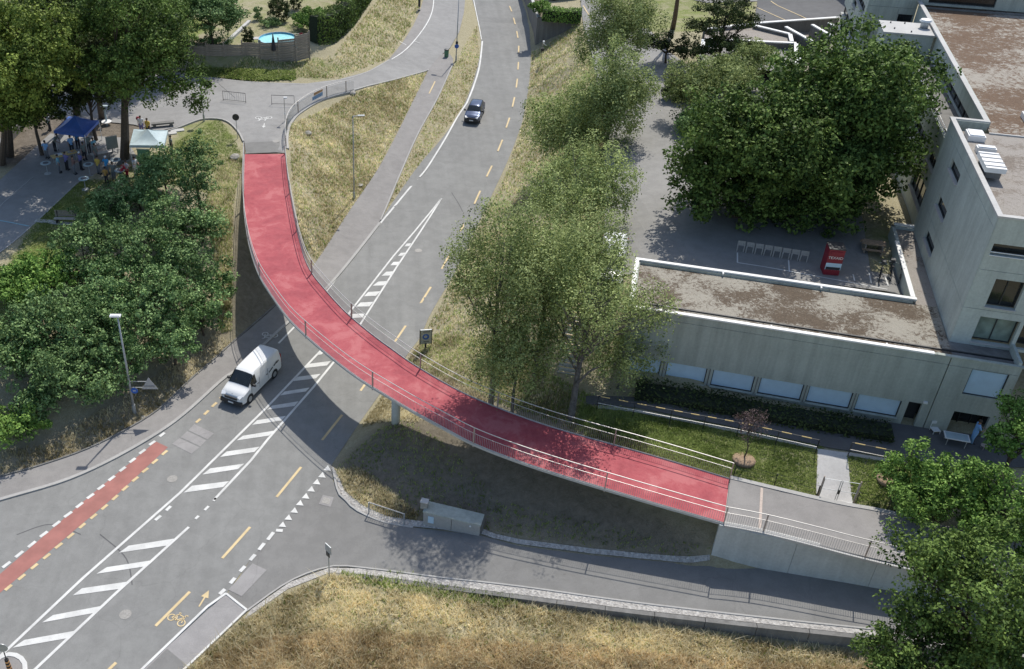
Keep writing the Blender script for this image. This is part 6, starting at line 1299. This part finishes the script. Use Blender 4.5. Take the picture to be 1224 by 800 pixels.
# timber fence, pool and garden things
tf = thing('timber_fence', 'tall weathered timber fence of horizontal boards round the pool garden', 'fence', (0, 0, 0))
FP = [(226,74,2.15),(248,75.5,2.15),(269,76.3,2.2),(290.8,76.3,2.6),(312.5,77,2.6),(333.8,76,2.75),(354,74,2.95),(370.3,69.5,3.1)]
plank_me = None; rnd = random.Random(5)
for k in range(len(FP)-1):
    a, b = P(FP[k][0], FP[k][1], 5.9), P(FP[k+1][0], FP[k+1][1], 5.9); h = (FP[k][2]+FP[k+1][2])/2; n = int(h/.27); d = b-a; L_ = np.linalg.norm(d[:2]); an = math.atan2(d[1], d[0]); c = (a+b)/2
    for j in range(n):
        if plank_me is None: o = MB().box((0, 0, 0), (1, .06, .235)).build('plank', 'timber', tf); plank_me = o
        else: o = plank_me.copy(); C.objects.link(o)
        o.location = (c[0]+rnd.uniform(-.02, .02), c[1]+rnd.uniform(-.02, .02), 5.9+.17+j*.262); o.rotation_euler = (rnd.uniform(-.06, .06), rnd.uniform(-.008, .008), an); o.scale = (L_-.10, 1, 1)
    for q in ((a,) if k < len(FP)-2 else (a, b)): MB().box((q[0], q[1], 5.8+h/2), (.13, .13, h+.35), an).build('post', 'timber', tf)
pc = P(332, 46.5, 7.95); pool = thing('garden_pool', 'round above ground garden pool with bright turquoise water', 'pool', (pc[0], pc[1], 7.0))
n = 36; MB().add([(r_*math.cos(2*PI*k/n), r_*math.sin(2*PI*k/n), z) for r_, z in ((2.2, 0), (2.2, 1.0), (2.1, 1.0), (2.1, .1)) for k in range(n)], [(i*n+k, i*n+(k+1) % n, (i+1)*n+(k+1) % n, (i+1)*n+k) for i in range(3) for k in range(n)]).build('pool_wall', 'pool_liner', pool, True)
MB().lathe([(2.1, .84), (2.1, .85)], n).build('water', 'pool_water', pool); MB().tube([(2.17*math.cos(2*PI*k/24), 2.17*math.sin(2*PI*k/24), 1.02) for k in range(25)], .05, 6).build('rim', 'galvanised', pool)
MB().tube([(1.9, -.2, .2), (1.9, -.2, 1.6), (2.4, -.2, 1.6), (2.5, -.2, .1)], .03, 6).build('ladder', 'steel_rail', pool)
up = thing('closed_parasol', 'closed dark blue parasol standing in front of the pool', 'parasol', (pc[0]-.25, pc[1]-2.6, 7.0)); MB().lathe([(.26, .5), (.2, 1.2), (.05, 2.3)], 8).build('canopy', 'trousers_dark', up); MB().tube([(0, 0, 0), (0, 0, 2.4)], .025, 6).build('pole', 'galvanised', up)
rp = P(361, 45, 7.6); rc = thing('garden_chair', 'small bright red garden chair between the pool and the hedge', 'chair', (rp[0], rp[1], 7.0), .6)
MB().box((0, 0, .42), (.5, .5, .05)).build('seat', 'red_paint', rc); MB().box((0, .25, .75), (.5, .05, .6)).build('backrest', 'red_paint', rc)
for x in (-.22, .22):
    for y in (-.22, .22): MB().box((x, y, .2), (.04, .04, .4)).build('leg', 'red_paint', rc)
gw = thing('garden_wall', 'low pale stone edging running up the garden left of the cypresses', 'wall', (0, 0, 0))
for k in range(8):
    a = P(268+k*3.8, 54-k*3.5, 7.1); b = P(268+(k+1)*3.8-.15, 54-(k+1)*3.5+.15, 7.1); MB().beam((a[0], a[1], 7.12), (b[0], b[1], 7.12), .4, .35).build('stone_block', 'pale_concrete', gw)
gp = P(306, 51, 7.2); sl = thing('garden_table', 'small pale garden table left of the pool', 'table', (gp[0], gp[1], 7.0)); MB().box((0, 0, .7), (.8, .8, .05)).build('table_top', 'footpath_concrete', sl)
for x in (-.3, .3):
    for y in (-.3, .3): MB().box((x, y, .34), (.06, .06, .68)).build('leg', 'footpath_concrete', sl)
fl = P(197.5, 60, 5.3); flg = thing('flag', 'narrow blue and white upright flag by the park tree near the garden', 'flag', (fl[0], fl[1], 5.2)); MB().tube([(0, 0, 0), (0, 0, 3.0)], .025, 6).build('pole', 'galvanised', flg); MB().box((.2, 0, 2.1), (.38, .02, 1.6)).build('cloth', 'blue_sign', flg); MB().box((.36, -.002, 2.1), (.1, .03, 1.6)).build('stripe', 'white_plastic', flg)

# ------------------------------------------------------------------ party in the park: tents, tables, boards, bench
PZ = 5.15
def tent(name, label, cs, mat, eave, rise, val=.25):
    w = [P(x, y, eave) for x, y in cs]; c = sum(w)/4; gz = PZ; t = thing(name, label, 'tent', (c[0], c[1], gz)); L_ = [Vector((p[0]-c[0], p[1]-c[1], eave-gz)) for p in w]; ap = Vector((0, 0, eave-gz+rise)); V = []; F = []
    n = 6
    for i in range(4):
        a, b = L_[i], L_[(i+1) % 4]; o = len(V)
        for r_ in range(n+1):
            f = r_/n; 
            for q in range(n+1):
                p = a.lerp(b, q/n).lerp(ap, f); p.z -= .22*math.sin(PI*f)*(1-f*.3)+.05*math.sin(PI*q/n)*(1-f); V.append(p)
        F += [(o+r_*(n+1)+q, o+r_*(n+1)+q+1, o+(r_+1)*(n+1)+q+1, o+(r_+1)*(n+1)+q) for r_ in range(n) for q in range(n)]
    MB().add(V, F).build('canopy', mat, t, True)
    for i in range(4):
        a, b = L_[i], L_[(i+1) % 4]; MB().beam(a-Vector((0, 0, val/2-.0)), b-Vector((0, 0, val/2)), .02, val).build('valance', mat, t); MB().tube([(a.x, a.y, 0), tuple(a)], .03, 6).build('leg', 'white_metal', t)
    return t
def fourth(a, b, c): return (a[0]+c[0]-b[0], a[1]+c[1]-b[1])
bc = [(64,156.5),(101,161.5),(118,144)]; wA = [P(*q, 7.2) for q in bc]; f4 = wA[0]+wA[2]-wA[1]
def projpx(p):
    dz = p[2]-CAM_H; w = p[1]*cp-dz*sp; v = p[1]*sp+dz*cp; return (PX0+FPX*p[0]/w, PY0-FPX*v/w)
tent('party_tent', 'blue pop up party tent under the dark park trees', bc+[projpx(f4)], 'blue_tarp', 7.2, 1.0)
tent('party_tent', 'pale grey pop up party tent standing on the edge of the sunny lawn', [(155,173.5),(196,174),(200.5,156),(160,154.5)], 'pale_tarp', 7.2, .8)
def round_table(px, label, mat='pale_tarp'):
    g = P(px[0], px[1], PZ+1.05); t = thing('standing_table', label, 'table', (g[0], g[1], PZ), 0, 'round standing tables of the party')
    MB().lathe([(.38, 1.0), (.46, 1.03), (.46, 1.06), (.38, 1.07)], 20).build('table_top', mat, t); MB().lathe([(.26, 1.071), (.24, 1.09)], 14).build('tray', 'trousers_grey', t); MB().tube([(0, 0, 0), (0, 0, 1.0)], .04, 8).build('leg', 'galvanised', t); MB().lathe([(.32, 0), (.30, .05)], 14).build('foot', 'galvanised', t)
for px, lb in (((54.5,195),'leftmost round standing table in front of the man in light blue'), ((105.5,196.5),'round standing table right of the group in violet and brown'), ((100,213.5),'lowest round standing table at the edge of the park path'), ((138,191),'round standing table below the grey board'), ((143,203.5),'pale ringed round table beside the person in red')): round_table(px, lb)
yt = P(76.5, 184, PZ+.78); t = thing('buffet_table', 'long yellow buffet table with white trays in front of the blue tent', 'table', (yt[0], yt[1], PZ), .62); MB().box((0, 0, .76), (2.3, .75, .06)).build('table_top', 'yellow_plastic', t)
for x in (-.95, .95):
    for y in (-.3, .3): MB().box((x, y, .37), (.05, .05, .74)).build('leg', 'galvanised', t)
tr_ = thing('food_tray', 'white tray lying on the left half of the yellow buffet table', 'tray', (yt[0]-.4, yt[1]-.25, PZ+.8), .62); MB().box((0, 0, .03), (.6, .4, .06)).build('tray_base', 'white_plastic', tr_); MB().box((0, 0, .08), (.5, .3, .05)).build('food', 'shirt_white', tr_)
tr_ = thing('food_tray', 'grey tray lying on the right half of the yellow buffet table', 'tray', (yt[0]+.55, yt[1]+.35, PZ+.8), .62); MB().box((0, 0, .02), (.6, .4, .04)).build('tray_base', 'galvanised', tr_); MB().box((.1, 0, .06), (.25, .25, .05)).build('food', 'orange_cloth', tr_)
def board(px, h, w, z0, rz, mat, label, sy=0):
    g = P(px[0], px[1], PZ); t = thing('notice_board', label, 'board', (g[0], g[1], PZ), rz); MB().box((0, 0, z0+h/2), (w, .05, h)).build('panel', mat, t); MB().box((0, -.03, z0+h-.03), (w+.04, .03, .06)).build('frame', 'steel_rail', t)
    for s in (-1, 1): MB().tube([(s*w*.45, 0, 0), (s*w*.45, 0, z0+.1)], .025, 6).build('leg', 'steel_rail', t)
board((136, 185), 1.25, 1.05, .6, .5, 'grey_board', 'tall grey notice board leaning by the dark tree trunk'); board((174, 200), 1.3, 1.15, .5, -.1, 'green_board', 'green notice board below the pale tent')
ps = P(128, 150, PZ); t = thing('pedestal_stand', 'pale pedestal stand with a round tray at its foot behind the blue tent', 'stand', (ps[0], ps[1], PZ)); MB().lathe([(.45, .35), (.5, .42), (.1, .45)], 16).build('tray', 'white_metal', t); MB().tube([(0, 0, 0), (0, 0, 2.0)], .09, 8).build('column', 'pale_tarp', t); MB().box((0, 0, 2.02), (.7, .3, .06)).build('top_plate', 'pale_tarp', t)
bl_ = P(164.5, 140, 6.6); t = thing('balloon', 'bright red balloon floating behind the pale tent', 'balloon', (bl_[0], bl_[1], 6.4)); MB().lathe([(.02, -.22), (.16, -.08), (.2, .06), (.15, .2), (.03, .26)], 12).build('skin', 'red_paint', t, True); MB().tube([(0, 0, -.22), (0, 0, -1.2)], .008, 4).build('string', 'white_metal', t)
sb = thing('stone_bench', 'long grey stone bench beside the plaza right of the pale tent', 'bench', tuple(G(195, 152)), .25); MB().box((0, 0, .42), (2.2, .5, .16)).build('seat', 'dark_wall_concrete', sb)
for s in (-1, 1): MB().box((s*.8, 0, .17), (.3, .42, .34)).build('support', 'dark_wall_concrete', sb)
for k, px in enumerate(((203,160),(212,156.5))):
    q = G(*px); o = MB().box((0, 0, .04), (1.3, .6, .1)).build('paving_slab', 'pale_concrete', None); o.location = q; o.rotation_euler = (0, 0, .3); tag(o, ('pale paving slab in the grass under the corner of the pale tent', 'pale paving slab in the grass next to the plaza edge')[k], 'slab')
pb2 = P(80.5, 265, 5.05); t = thing('park_bench', 'dark slatted park bench on the sunny lawn beside the path', 'bench', (pb2[0], pb2[1], float(hf0(pb2[0], pb2[1]))), -.05)
for z in (.55, .68, .81, .94): MB().box((0, .02+z*.08, z), (1.9, .03, .10)).build('back_slat', 'timber', t)
for y in (-.38, -.25, -.12): MB().box((0, y, .45), (1.9, .11, .04)).build('seat_slat', 'steel_rail', t)
for s in (-1, 1): MB().box((s*.75, -.18, .22), (.08, .42, .44)).build('leg', 'dark_metal', t); MB().box((s*.75, .06, .7), (.06, .06, .6)).build('back_support', 'dark_metal', t)
for k, (x, y, w_) in enumerate(((48,264.5,.85),(57,265,.85),(68,266.5,1.1),(77,267.5,1.4))):
    q = G(x, y); o = MB().box((0, 0, 0), (w_, .5, .08)).build('paving_slab', 'pale_concrete', None); o.location = q; o.rotation_euler = (0, 0, -.12); tag(o, ('pale paving slab touching the path edge near the park bench', 'second pale paving slab from the path towards the park bench', 'third pale paving slab from the path, under the bench end', 'pale paving slab directly under the park bench')[k], 'slab')
# dark parked thing and wall at the left edge
lw = thing('park_wall', 'grey stone wall slanting along the park edge at the far left', 'wall', (0, 0, 0)); a = P(-12, 196, 5.1); b = P(27, 153, 5.2); d = Vector(b-a); L_ = d.length
for k in range(4):
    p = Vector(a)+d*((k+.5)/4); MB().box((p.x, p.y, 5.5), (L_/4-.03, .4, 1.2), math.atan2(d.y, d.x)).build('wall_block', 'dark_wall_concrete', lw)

# ------------------------------------------------------------------ people
def skin_body(name, V, E, R_):
    me = bpy.data.meshes.new(name); me.from_pydata(V, E, []); o = bpy.data.objects.new(name, me); C.objects.link(o)
    m = o.modifiers.new('s', 'SKIN'); m.use_smooth_shade = True
    for i, s in enumerate(me.skin_vertices[0].data): s.radius = (R_[i], R_[i]*(.78 if i in (0, 1, 2, 3) else 1)); s.use_root = (i == 0)
    s2 = o.modifiers.new('u', 'SUBSURF'); s2.levels = 1; s2.render_levels = 1
    dg = bpy.context.evaluated_depsgraph_get(); me2 = bpy.data.meshes.new_from_object(o.evaluated_get(dg)); bpy.data.objects.remove(o); me2.name = name; me2.materials.clear(); me2.materials.append(MATS['skin']); return me2
def make_pose(k):
    """k 0 standing arms down, 1 both arms forward, 2 one hand on hip, 3 leaning forward"""
    ln = .0 if k != 3 else .34
    V = [(0, 0, .95), (0, -ln*.3, 1.12), (0, -ln*.8, 1.33), (0, -ln, 1.46), (0, -ln*1.1-.01, 1.56), (0, -ln*1.15-.02, 1.66), (0, -ln*1.15-.01, 1.74)]
    R_ = [.15, .13, .155, .06, .085, .098, .06]; E = [(i, i+1) for i in range(6)]
    for s in (-1, 1):
        b = len(V); V += [(s*.1, 0, .88), (s*.11, .0 if s > 0 else .05, .48), (s*.12, .02, .07), (s*.13, -.14, .035)]; R_ += [.095, .065, .042, .035]; E += [(0, b), (b, b+1), (b+1, b+2), (b+2, b+3)]
        a = len(V); sh = (s*.19, -ln*.85, 1.40)
        el, wr = {0: ((s*.25, .03, 1.12), (s*.26, -.05, .87)), 1: ((s*.25, -.14, 1.16), (s*.13, -.38, 1.13)), 2: ((s*.34, .05, 1.16), (s*.19, -.1, 1.02)) if s > 0 else ((s*.25, .02, 1.12), (s*.27, -.1, .88)), 3: ((s*.25, -.42, 1.10), (s*.15, -.58, .98))}[k]
        V += [sh, el, wr]; R_ += [.055, .04, .028]; E += [(2, a), (a, a+1), (a+1, a+2)]
        d = (Vector(wr)-Vector(el)).normalized(); side = d.cross(Vector((0, 1, 0))).normalized() if abs(d.y) < .9 else Vector((1, 0, 0)); palm = Vector(wr)+d*.07; p = len(V); V.append(tuple(palm)); R_.append(.026); E.append((a+2, p))
        for f in range(4):
            q = len(V); tip = palm+d*(.085-.012*abs(f-1.4))+side*(f-1.5)*.02; V.append(tuple(palm+d*.03+side*(f-1.5)*.018)); V.append(tuple(tip)); R_ += [.009, .008]; E += [(p, q), (q, q+1)]
        q = len(V); V.append(tuple(Vector(wr)+d*.05+side*.05*(-s))); R_.append(.009); E.append((a+2, q))
    body = skin_body('body', V, E, R_)
    sh_ = MB(); n = 14
    def ring(c, rx, ry): return [(c[0]+rx*math.cos(2*PI*i/n), c[1]+ry*math.sin(2*PI*i/n), c[2]) for i in range(n)]
    rs = [ring((0, 0, .86), .185, .145), ring((0, -ln*.25, 1.05), .165, .13), ring((0, -ln*.75, 1.3), .20, .14), ring((0, -ln*.9, 1.42), .19, .11), ring((0, -ln, 1.48), .09, .08)]
    sh_.add([p for r_ in rs for p in r_], [(i*n+j, i*n+(j+1) % n, (i+1)*n+(j+1) % n, (i+1)*n+j) for i in range(4) for j in range(n)])
    for s in (-1, 1):
        a = 7+0; 
        bidx = 7+(0 if s < 0 else 1)*(4+3+1+9)+4; S, L_ = Vector(V[bidx]), Vector(V[bidx+1]); sh_.tube([S+Vector((-s*.06, 0, .02)), S, S.lerp(L_, .8)], [.08, .085, .065], 8)
    tr_ = MB()
    for s in (-1, 1):
        bi = 7+(0 if s < 0 else 1)*17; A_, K_, N_ = Vector(V[bi]), Vector(V[bi+1]), Vector(V[bi+2]); tr_.tube([A_+Vector((-s*.02, 0, .1)), A_, K_, N_+Vector((0, 0, .02))], [.12, .118, .085, .07], 9)
    tr_.add(ring((0, 0, .98), .17, .135)+ring((0, 0, .82), .19, .145), [(j, n+j, n+(j+1) % n, (j+1) % n) for j in range(n)])
    hr = MB(); hc = Vector(V[5]); hv = [(hc.x+.108*math.cos(2*PI*j/10)*q, hc.y+.02+.115*math.sin(2*PI*j/10)*q, hc.z+z) for q, z in ((.95, -.02), (1.0, .05), (.72, .105), (.2, .13)) for j in range(10)]
    hr.add(hv, [(i*10+j, i*10+(j+1) % 10, (i+1)*10+(j+1) % 10, (i+1)*10+j) for i in range(3) for j in range(10)]+[tuple(30+j for j in range(10))])
    sho = MB()
    for s in (-1, 1): bi = 7+(0 if s < 0 else 1)*17; q = V[bi+2]; sho.box((q[0], q[1]-.07, .045), (.10, .27, .09))
    def mm(mb, nm):
        me = bpy.data.meshes.new(nm); me.from_pydata(mb.v, [], mb.f); me.update(); me.polygons.foreach_set('use_smooth', [True]*len(me.polygons)); me.materials.append(MATS['skin']); return me
    return dict(body=body, shirt=mm(sh_, 'shirt'), trousers=mm(tr_, 'trousers'), hair=mm(hr, 'hair'), shoes=mm(sho, 'shoes'))
POSES = [make_pose(k) for k in range(4)]
def person(px, label, pose, face, shirt, trousers, hair='hair', z=None, h=1.0, base=None):
    g = P(px[0], px[1], PZ) if z is None else np.array([*P(px[0], px[1], z)[:2], z]); g[2] = max(g[2], float(hf0(g[0], g[1])))+.03
    t = thing('person', label, 'person', tuple(g), face); t.scale = (h, h, h)
    for nm, m_ in (('body', 'skin'), ('shirt', shirt), ('trousers', trousers), ('hair', hair), ('shoes', 'trousers_dark')):
        o = bpy.data.objects.new(nm, POSES[pose][nm]); C.objects.link(o); o.parent = t
        o.material_slots[0].link = 'OBJECT'; o.material_slots[0].material = MATS[m_]
    return t
person((57,190), 'man in a light blue shirt standing alone left of the yellow buffet table', 2, 2.9, 'shirt_blue', 'trousers_grey')
person((67,181), 'bent person in dark clothes at the left leg of the blue tent', 3, 1.2, 'shirt_grey', 'trousers_dark')
person((87,184), 'person in a light blue shirt at the right end of the yellow buffet table', 0, .5, 'shirt_blue', 'trousers_dark')
person((81,204), 'person in a violet top, the leftmost of the trio below the buffet table', 1, 2.6, 'shirt_violet', 'trousers_dark')
person((90,209), 'person in a brown shirt in the middle of the trio below the buffet table', 1, 2.2, 'shirt_brown', 'trousers_grey')
person((98,204), 'person in a pale violet top with white hair reaching to the round table', 1, 2.3, 'shirt_violet', 'trousers_dark', 'shirt_white')
person((114,187), 'person in a teal top under the right corner of the blue tent', 1, 1.0, 'shirt_teal', 'trousers_grey')
person((107,183), 'person in a dull grey top partly under the blue tent', 0, .3, 'shirt_grey', 'trousers_dark')
person((119,209), 'man in a yellow shirt right of the ringed standing table', 0, 2.7, 'shirt_yellow', 'trousers_grey')
person((129,209), 'person in a bright blue shirt and white cap beside the man in yellow', 2, 2.8, 'shirt_cyan', 'trousers_grey', 'shirt_white')
person((128,219), 'person in an orange shirt seated low by the shrubs', 0, 3.0, 'shirt_orange', 'trousers_dark', h=.85)
person((153,214), 'person with white vest and red skirt near the shrubs', 1, 2.4, 'shirt_white', 'shirt_red')
person((146,218), 'person in a red shirt bending beside the ringed table', 3, 2.4, 'shirt_red', 'trousers_dark')
person((163,210), 'person in a long white top left of the green board', 1, .9, 'shirt_white', 'shirt_white')
person((206,184), 'man in grey and dark trousers on the sunny grass by the pale tent', 0, -1.2, 'shirt_grey', 'trousers_dark')
person((60,157), 'person in a pale jacket standing left of the blue tent in the dark', 0, -.6, 'shirt_white', 'trousers_dark')
person((170,160), 'person in pale violet behind the pale tent near the red balloon', 0, .2, 'shirt_white', 'shirt_violet')
person((116,194), 'person in pale grey clothes behind the man in yellow', 2, 1.2, 'shirt_grey', 'trousers_grey')
person((102,192), 'person in dark clothes behind the white haired figure in violet', 0, .8, 'shirt_grey', 'trousers_dark', z=5.18)
person((137,216), 'person in grey between the orange shirt and the red shirt', 2, 2.9, 'shirt_grey', 'trousers_grey')
person((94,178), 'person in a blue top in the middle under the blue tent', 1, .2, 'shirt_cyan', 'trousers_dark')
person((72,207), 'person in teal walking on the park path left of the trio', 0, 1.9, 'shirt_teal', 'trousers_grey')
person((178,163), 'person in yellow behind the peak of the pale tent', 0, -.3, 'shirt_yellow', 'trousers_dark')
for px, rz, lb in (((124,176), .5, 'pale folding bench table right of the blue tent, the upper one'), ((121,183), .45, 'pale folding bench table right of the blue tent, the lower one')):
    g = P(px[0], px[1], PZ+.7); t = thing('beer_table', lb, 'table', (g[0], g[1], PZ), rz); MB().box((0, 0, .74), (1.9, .5, .04)).build('table_top', 'footpath_concrete', t)
    for s in (-1, 1): MB().box((s*.75, 0, .36), (.04, .45, .72)).build('leg', 'galvanised', t)
# school terrace
person((1159,533), 'person in light blue with raised arms at the white school table', 1, 1.3, 'shirt_blue', 'shirt_blue', z=4.3)
def table4(px, z, label):
    g = P(px[0], px[1], z+.72); t = thing('garden_table', label, 'table', (g[0], g[1], z+.06), YAW-.02); MB().box((0, 0, .72), (1.35, .72, .04)).build('table_top', 'white_metal', t); MB().box((0, 0, .745), (1.2, .58, .01)).build('inlay', 'pale_tarp', t)
    for s in (-1, 1): MB().tube([(s*.5, -.3, .7), (s*.5, -.3, .03), (s*.5, .3, .03), (s*.5, .3, .7)], .022, 6).build('leg_frame', 'pale_concrete', t)
table4((1143.5, 523), 4.3, 'white table with folding legs on the school terrace')
def chair(px, z, label, rz):
    g = P(px[0], px[1], z); t = thing('terrace_chair', label, 'chair', (g[0], g[1], z+.06), rz); MB().box((0, 0, .45), (.45, .45, .04)).build('seat', 'white_metal', t); MB().box((0, .22, .82), (.45, .04, .2)).build('backrest', 'white_metal', t)
    for x in (-.2, .2):
        for y in (-.2, .2): MB().box((x, y, .22), (.03, .03, .44)).build('leg', 'white_metal', t)
    for x in (-.2, .2): MB().box((x, .22, .65), (.03, .03, .4)).build('back_post', 'white_metal', t)
chair((1115, 521), 4.3, 'white metal chair against the school wall left of the white table', .05)
st = P(1164, 536, 4.3); t = thing('stool', 'small dull stool at the feet of the person on the school terrace', 'stool', (st[0]+.3, st[1]-.3, 4.36)); MB().lathe([(.18, .42), (.19, .45), (.05, .46)], 12).build('seat', 'brown_post', t)
for k in range(3): MB().tube([(.12*math.cos(k*2.1), .12*math.sin(k*2.1), .42), (.18*math.cos(k*2.1), .18*math.sin(k*2.1), 0)], .015, 6).build('leg', 'brown_post', t)
# school court: racks, red container, bicycles
CUR[0] = hf0
rk = None; rg = 'row of grey bicycle stands in the shade of the court'
rlab = ['first grey bicycle stand at the left end of the row', 'second grey bicycle stand from the left end', 'third grey bicycle stand from the left end', 'fourth grey bicycle stand from the left end', 'fifth grey bicycle stand from the left end', 'sixth grey bicycle stand from the left end', 'seventh grey bicycle stand from the left end', 'last grey bicycle stand before the red container']
for k in range(8):
    g = G(884+k*10.75, 302+k*1.75); g[2] += .12
    if rk is None:
        rk = thing('bicycle_stand', rlab[0], 'bicycle stand', tuple(g), YAW, rg)
        MB().box((0, 0, .62), (.52, .06, .32), rot=Matrix.Rotation(-.35, 3, 'X')).build('panel', 'cover_metal', rk)
        for s in (-1, 1): MB().box((s*.22, -.05, .25), (.06, .06, .55)).build('leg', 'kerb_concrete', rk)
    else: dup(rk, tuple(g), YAW, rlab[k])
g = G(992, 331); t = thing('clothing_container', 'red and white textile collection container in the dark school court', 'container', tuple(g+np.array([.1, .5, .13])), YAW+.12)
MB().box((0, 0, .95), (.98, 1.0, 1.9)).build('body', 'red_paint', t); MB().box((0, .02, 1.93), (1.04, 1.06, .06)).build('top_cover', 'dark_metal', t); MB().box((0, -.505, .66), (.98, .02, .5)).build('picture_panel', 'blind_blue', t); MB().box((0, -.518, .52), (.9, .02, .2)).build('dark_band', 'trousers_dark', t)
def lettering(txt, size, par, loc, mat, rot=(PI/2, 0, 0)):
    cu = bpy.data.curves.new('lettering', 'FONT'); cu.body = txt; cu.size = size; cu.extrude = .004; cu.align_x = 'CENTER'; cu.resolution_u = 2; o = bpy.data.objects.new('tmp', cu); C.objects.link(o)
    dg = bpy.context.evaluated_depsgraph_get(); me = bpy.data.meshes.new_from_object(o.evaluated_get(dg)); bpy.data.objects.remove(o); me.materials.clear(); me.materials.append(MATS[mat]); o = bpy.data.objects.new('lettering', me); C.objects.link(o); o.parent = par; o.location = loc; o.rotation_euler = rot; return o
lettering('TEXAID', .27, t, (0, -.51, 1.22), 'white_metal')
MB().box((0, -.52, 1.66), (.7, .04, .22)).build('flap', 'red_paint', t)
def bicycle(px, rz, label):
    g = G(*px); t = thing('bicycle', label, 'bicycle', tuple(g+np.array([0, 0, .12])), rz, 'bicycles parked in the corner of the school court')
    for x in (-.52, .52):
        w = MB().tube([(x+.33*math.cos(2*PI*k/20), 0, .34+.33*math.sin(2*PI*k/20)) for k in range(21)], .022, 5, False).build('wheel', 'black_rubber', t)
        sp_ = MB(); [sp_.beam((x, 0, .34), (x+.31*math.cos(PI*k/4), 0, .34+.31*math.sin(PI*k/4)), .008) for k in range(8)]; sp_.build('spokes', 'galvanised', w)
    f = MB(); [f.tube([a, b], .018, 6) for a, b in (((-.52,0,.34),(-.12,0,.32)),((-.52,0,.34),(-.2,0,.82)),((-.12,0,.32),(-.22,0,.9)),((-.12,0,.32),(.36,0,.82)),((-.2,0,.82),(.36,0,.86)),((.52,0,.34),(.34,0,.98)))]; f.build('frame', 'dark_metal', t)
    MB().box((-.22, 0, .93), (.25, .13, .05)).build('saddle', 'black_rubber', t); MB().tube([(.30, -.27, 1.0), (.36, 0, 1.0), (.30, .27, 1.0)], .016, 6).build('handlebar', 'galvanised', t)
    MB().tube([(.40, 0, .86), (.47, 0, .86)], .05, 8).build('front_lamp', 'galvanised', t); MB().box((.5, 0, 1.0), (.35, .3, .22)).build('basket', 'dark_metal', t)
for px, rz, lb in (((1050,335), 1.1, 'bicycle at the left end of the dark group by the building corner'), ((1062,333), 1.2, 'second bicycle of the dark group by the building corner'), ((1073,336), 1.15, 'third bicycle of the dark group by the building corner'), ((1083,339), 1.25, 'bicycle nearest the grey wall in the dark group')): bicycle(px, rz, lb)
pl = G(1048, 300); t = thing('picnic_table', 'pale wooden picnic table at the edge of the shaded court lawn', 'table', tuple(P(1044, 292, 9.6)[:2])+(float(hf0(*P(1044,292,9.6)[:2])),), YAW); MB().box((0, 0, .72), (1.5, .7, .05)).build('table_top', 'mulch', t)
for s in (-1, 1): MB().box((0, s*.6, .44), (1.5, .25, .04)).build('bench_board', 'mulch', t); MB().box((s*.55, 0, .36), (.08, 1.2, .7)).build('trestle', 'timber', t)

# stair up the bank to the school yard, with yellow edged steps
stt = thing('outdoor_stair', 'narrow outdoor stair with yellow edged steps climbing through the birches to the yard', 'stairs', (BO[0], BO[1], 0), YAW)
for k in range(17):
    z = 4.4+k*.178; b = -.4+k*.285
    st_ = MB().box((-3.2, b, z-.35), (1.25, .30, .9)).build('step', 'pale_concrete', stt); MB().box((-3.2, b-.11, z+.105), (1.2, .09, .012)).build('yellow_edge', 'yellow_paint', st_)
for s in (-1, 1): MB().tube([(-3.2+s*.66, -.4, 5.4), (-3.2+s*.66, 4.3, 8.3)], .025, 6).build('stair_rail', 'steel_rail', stt)
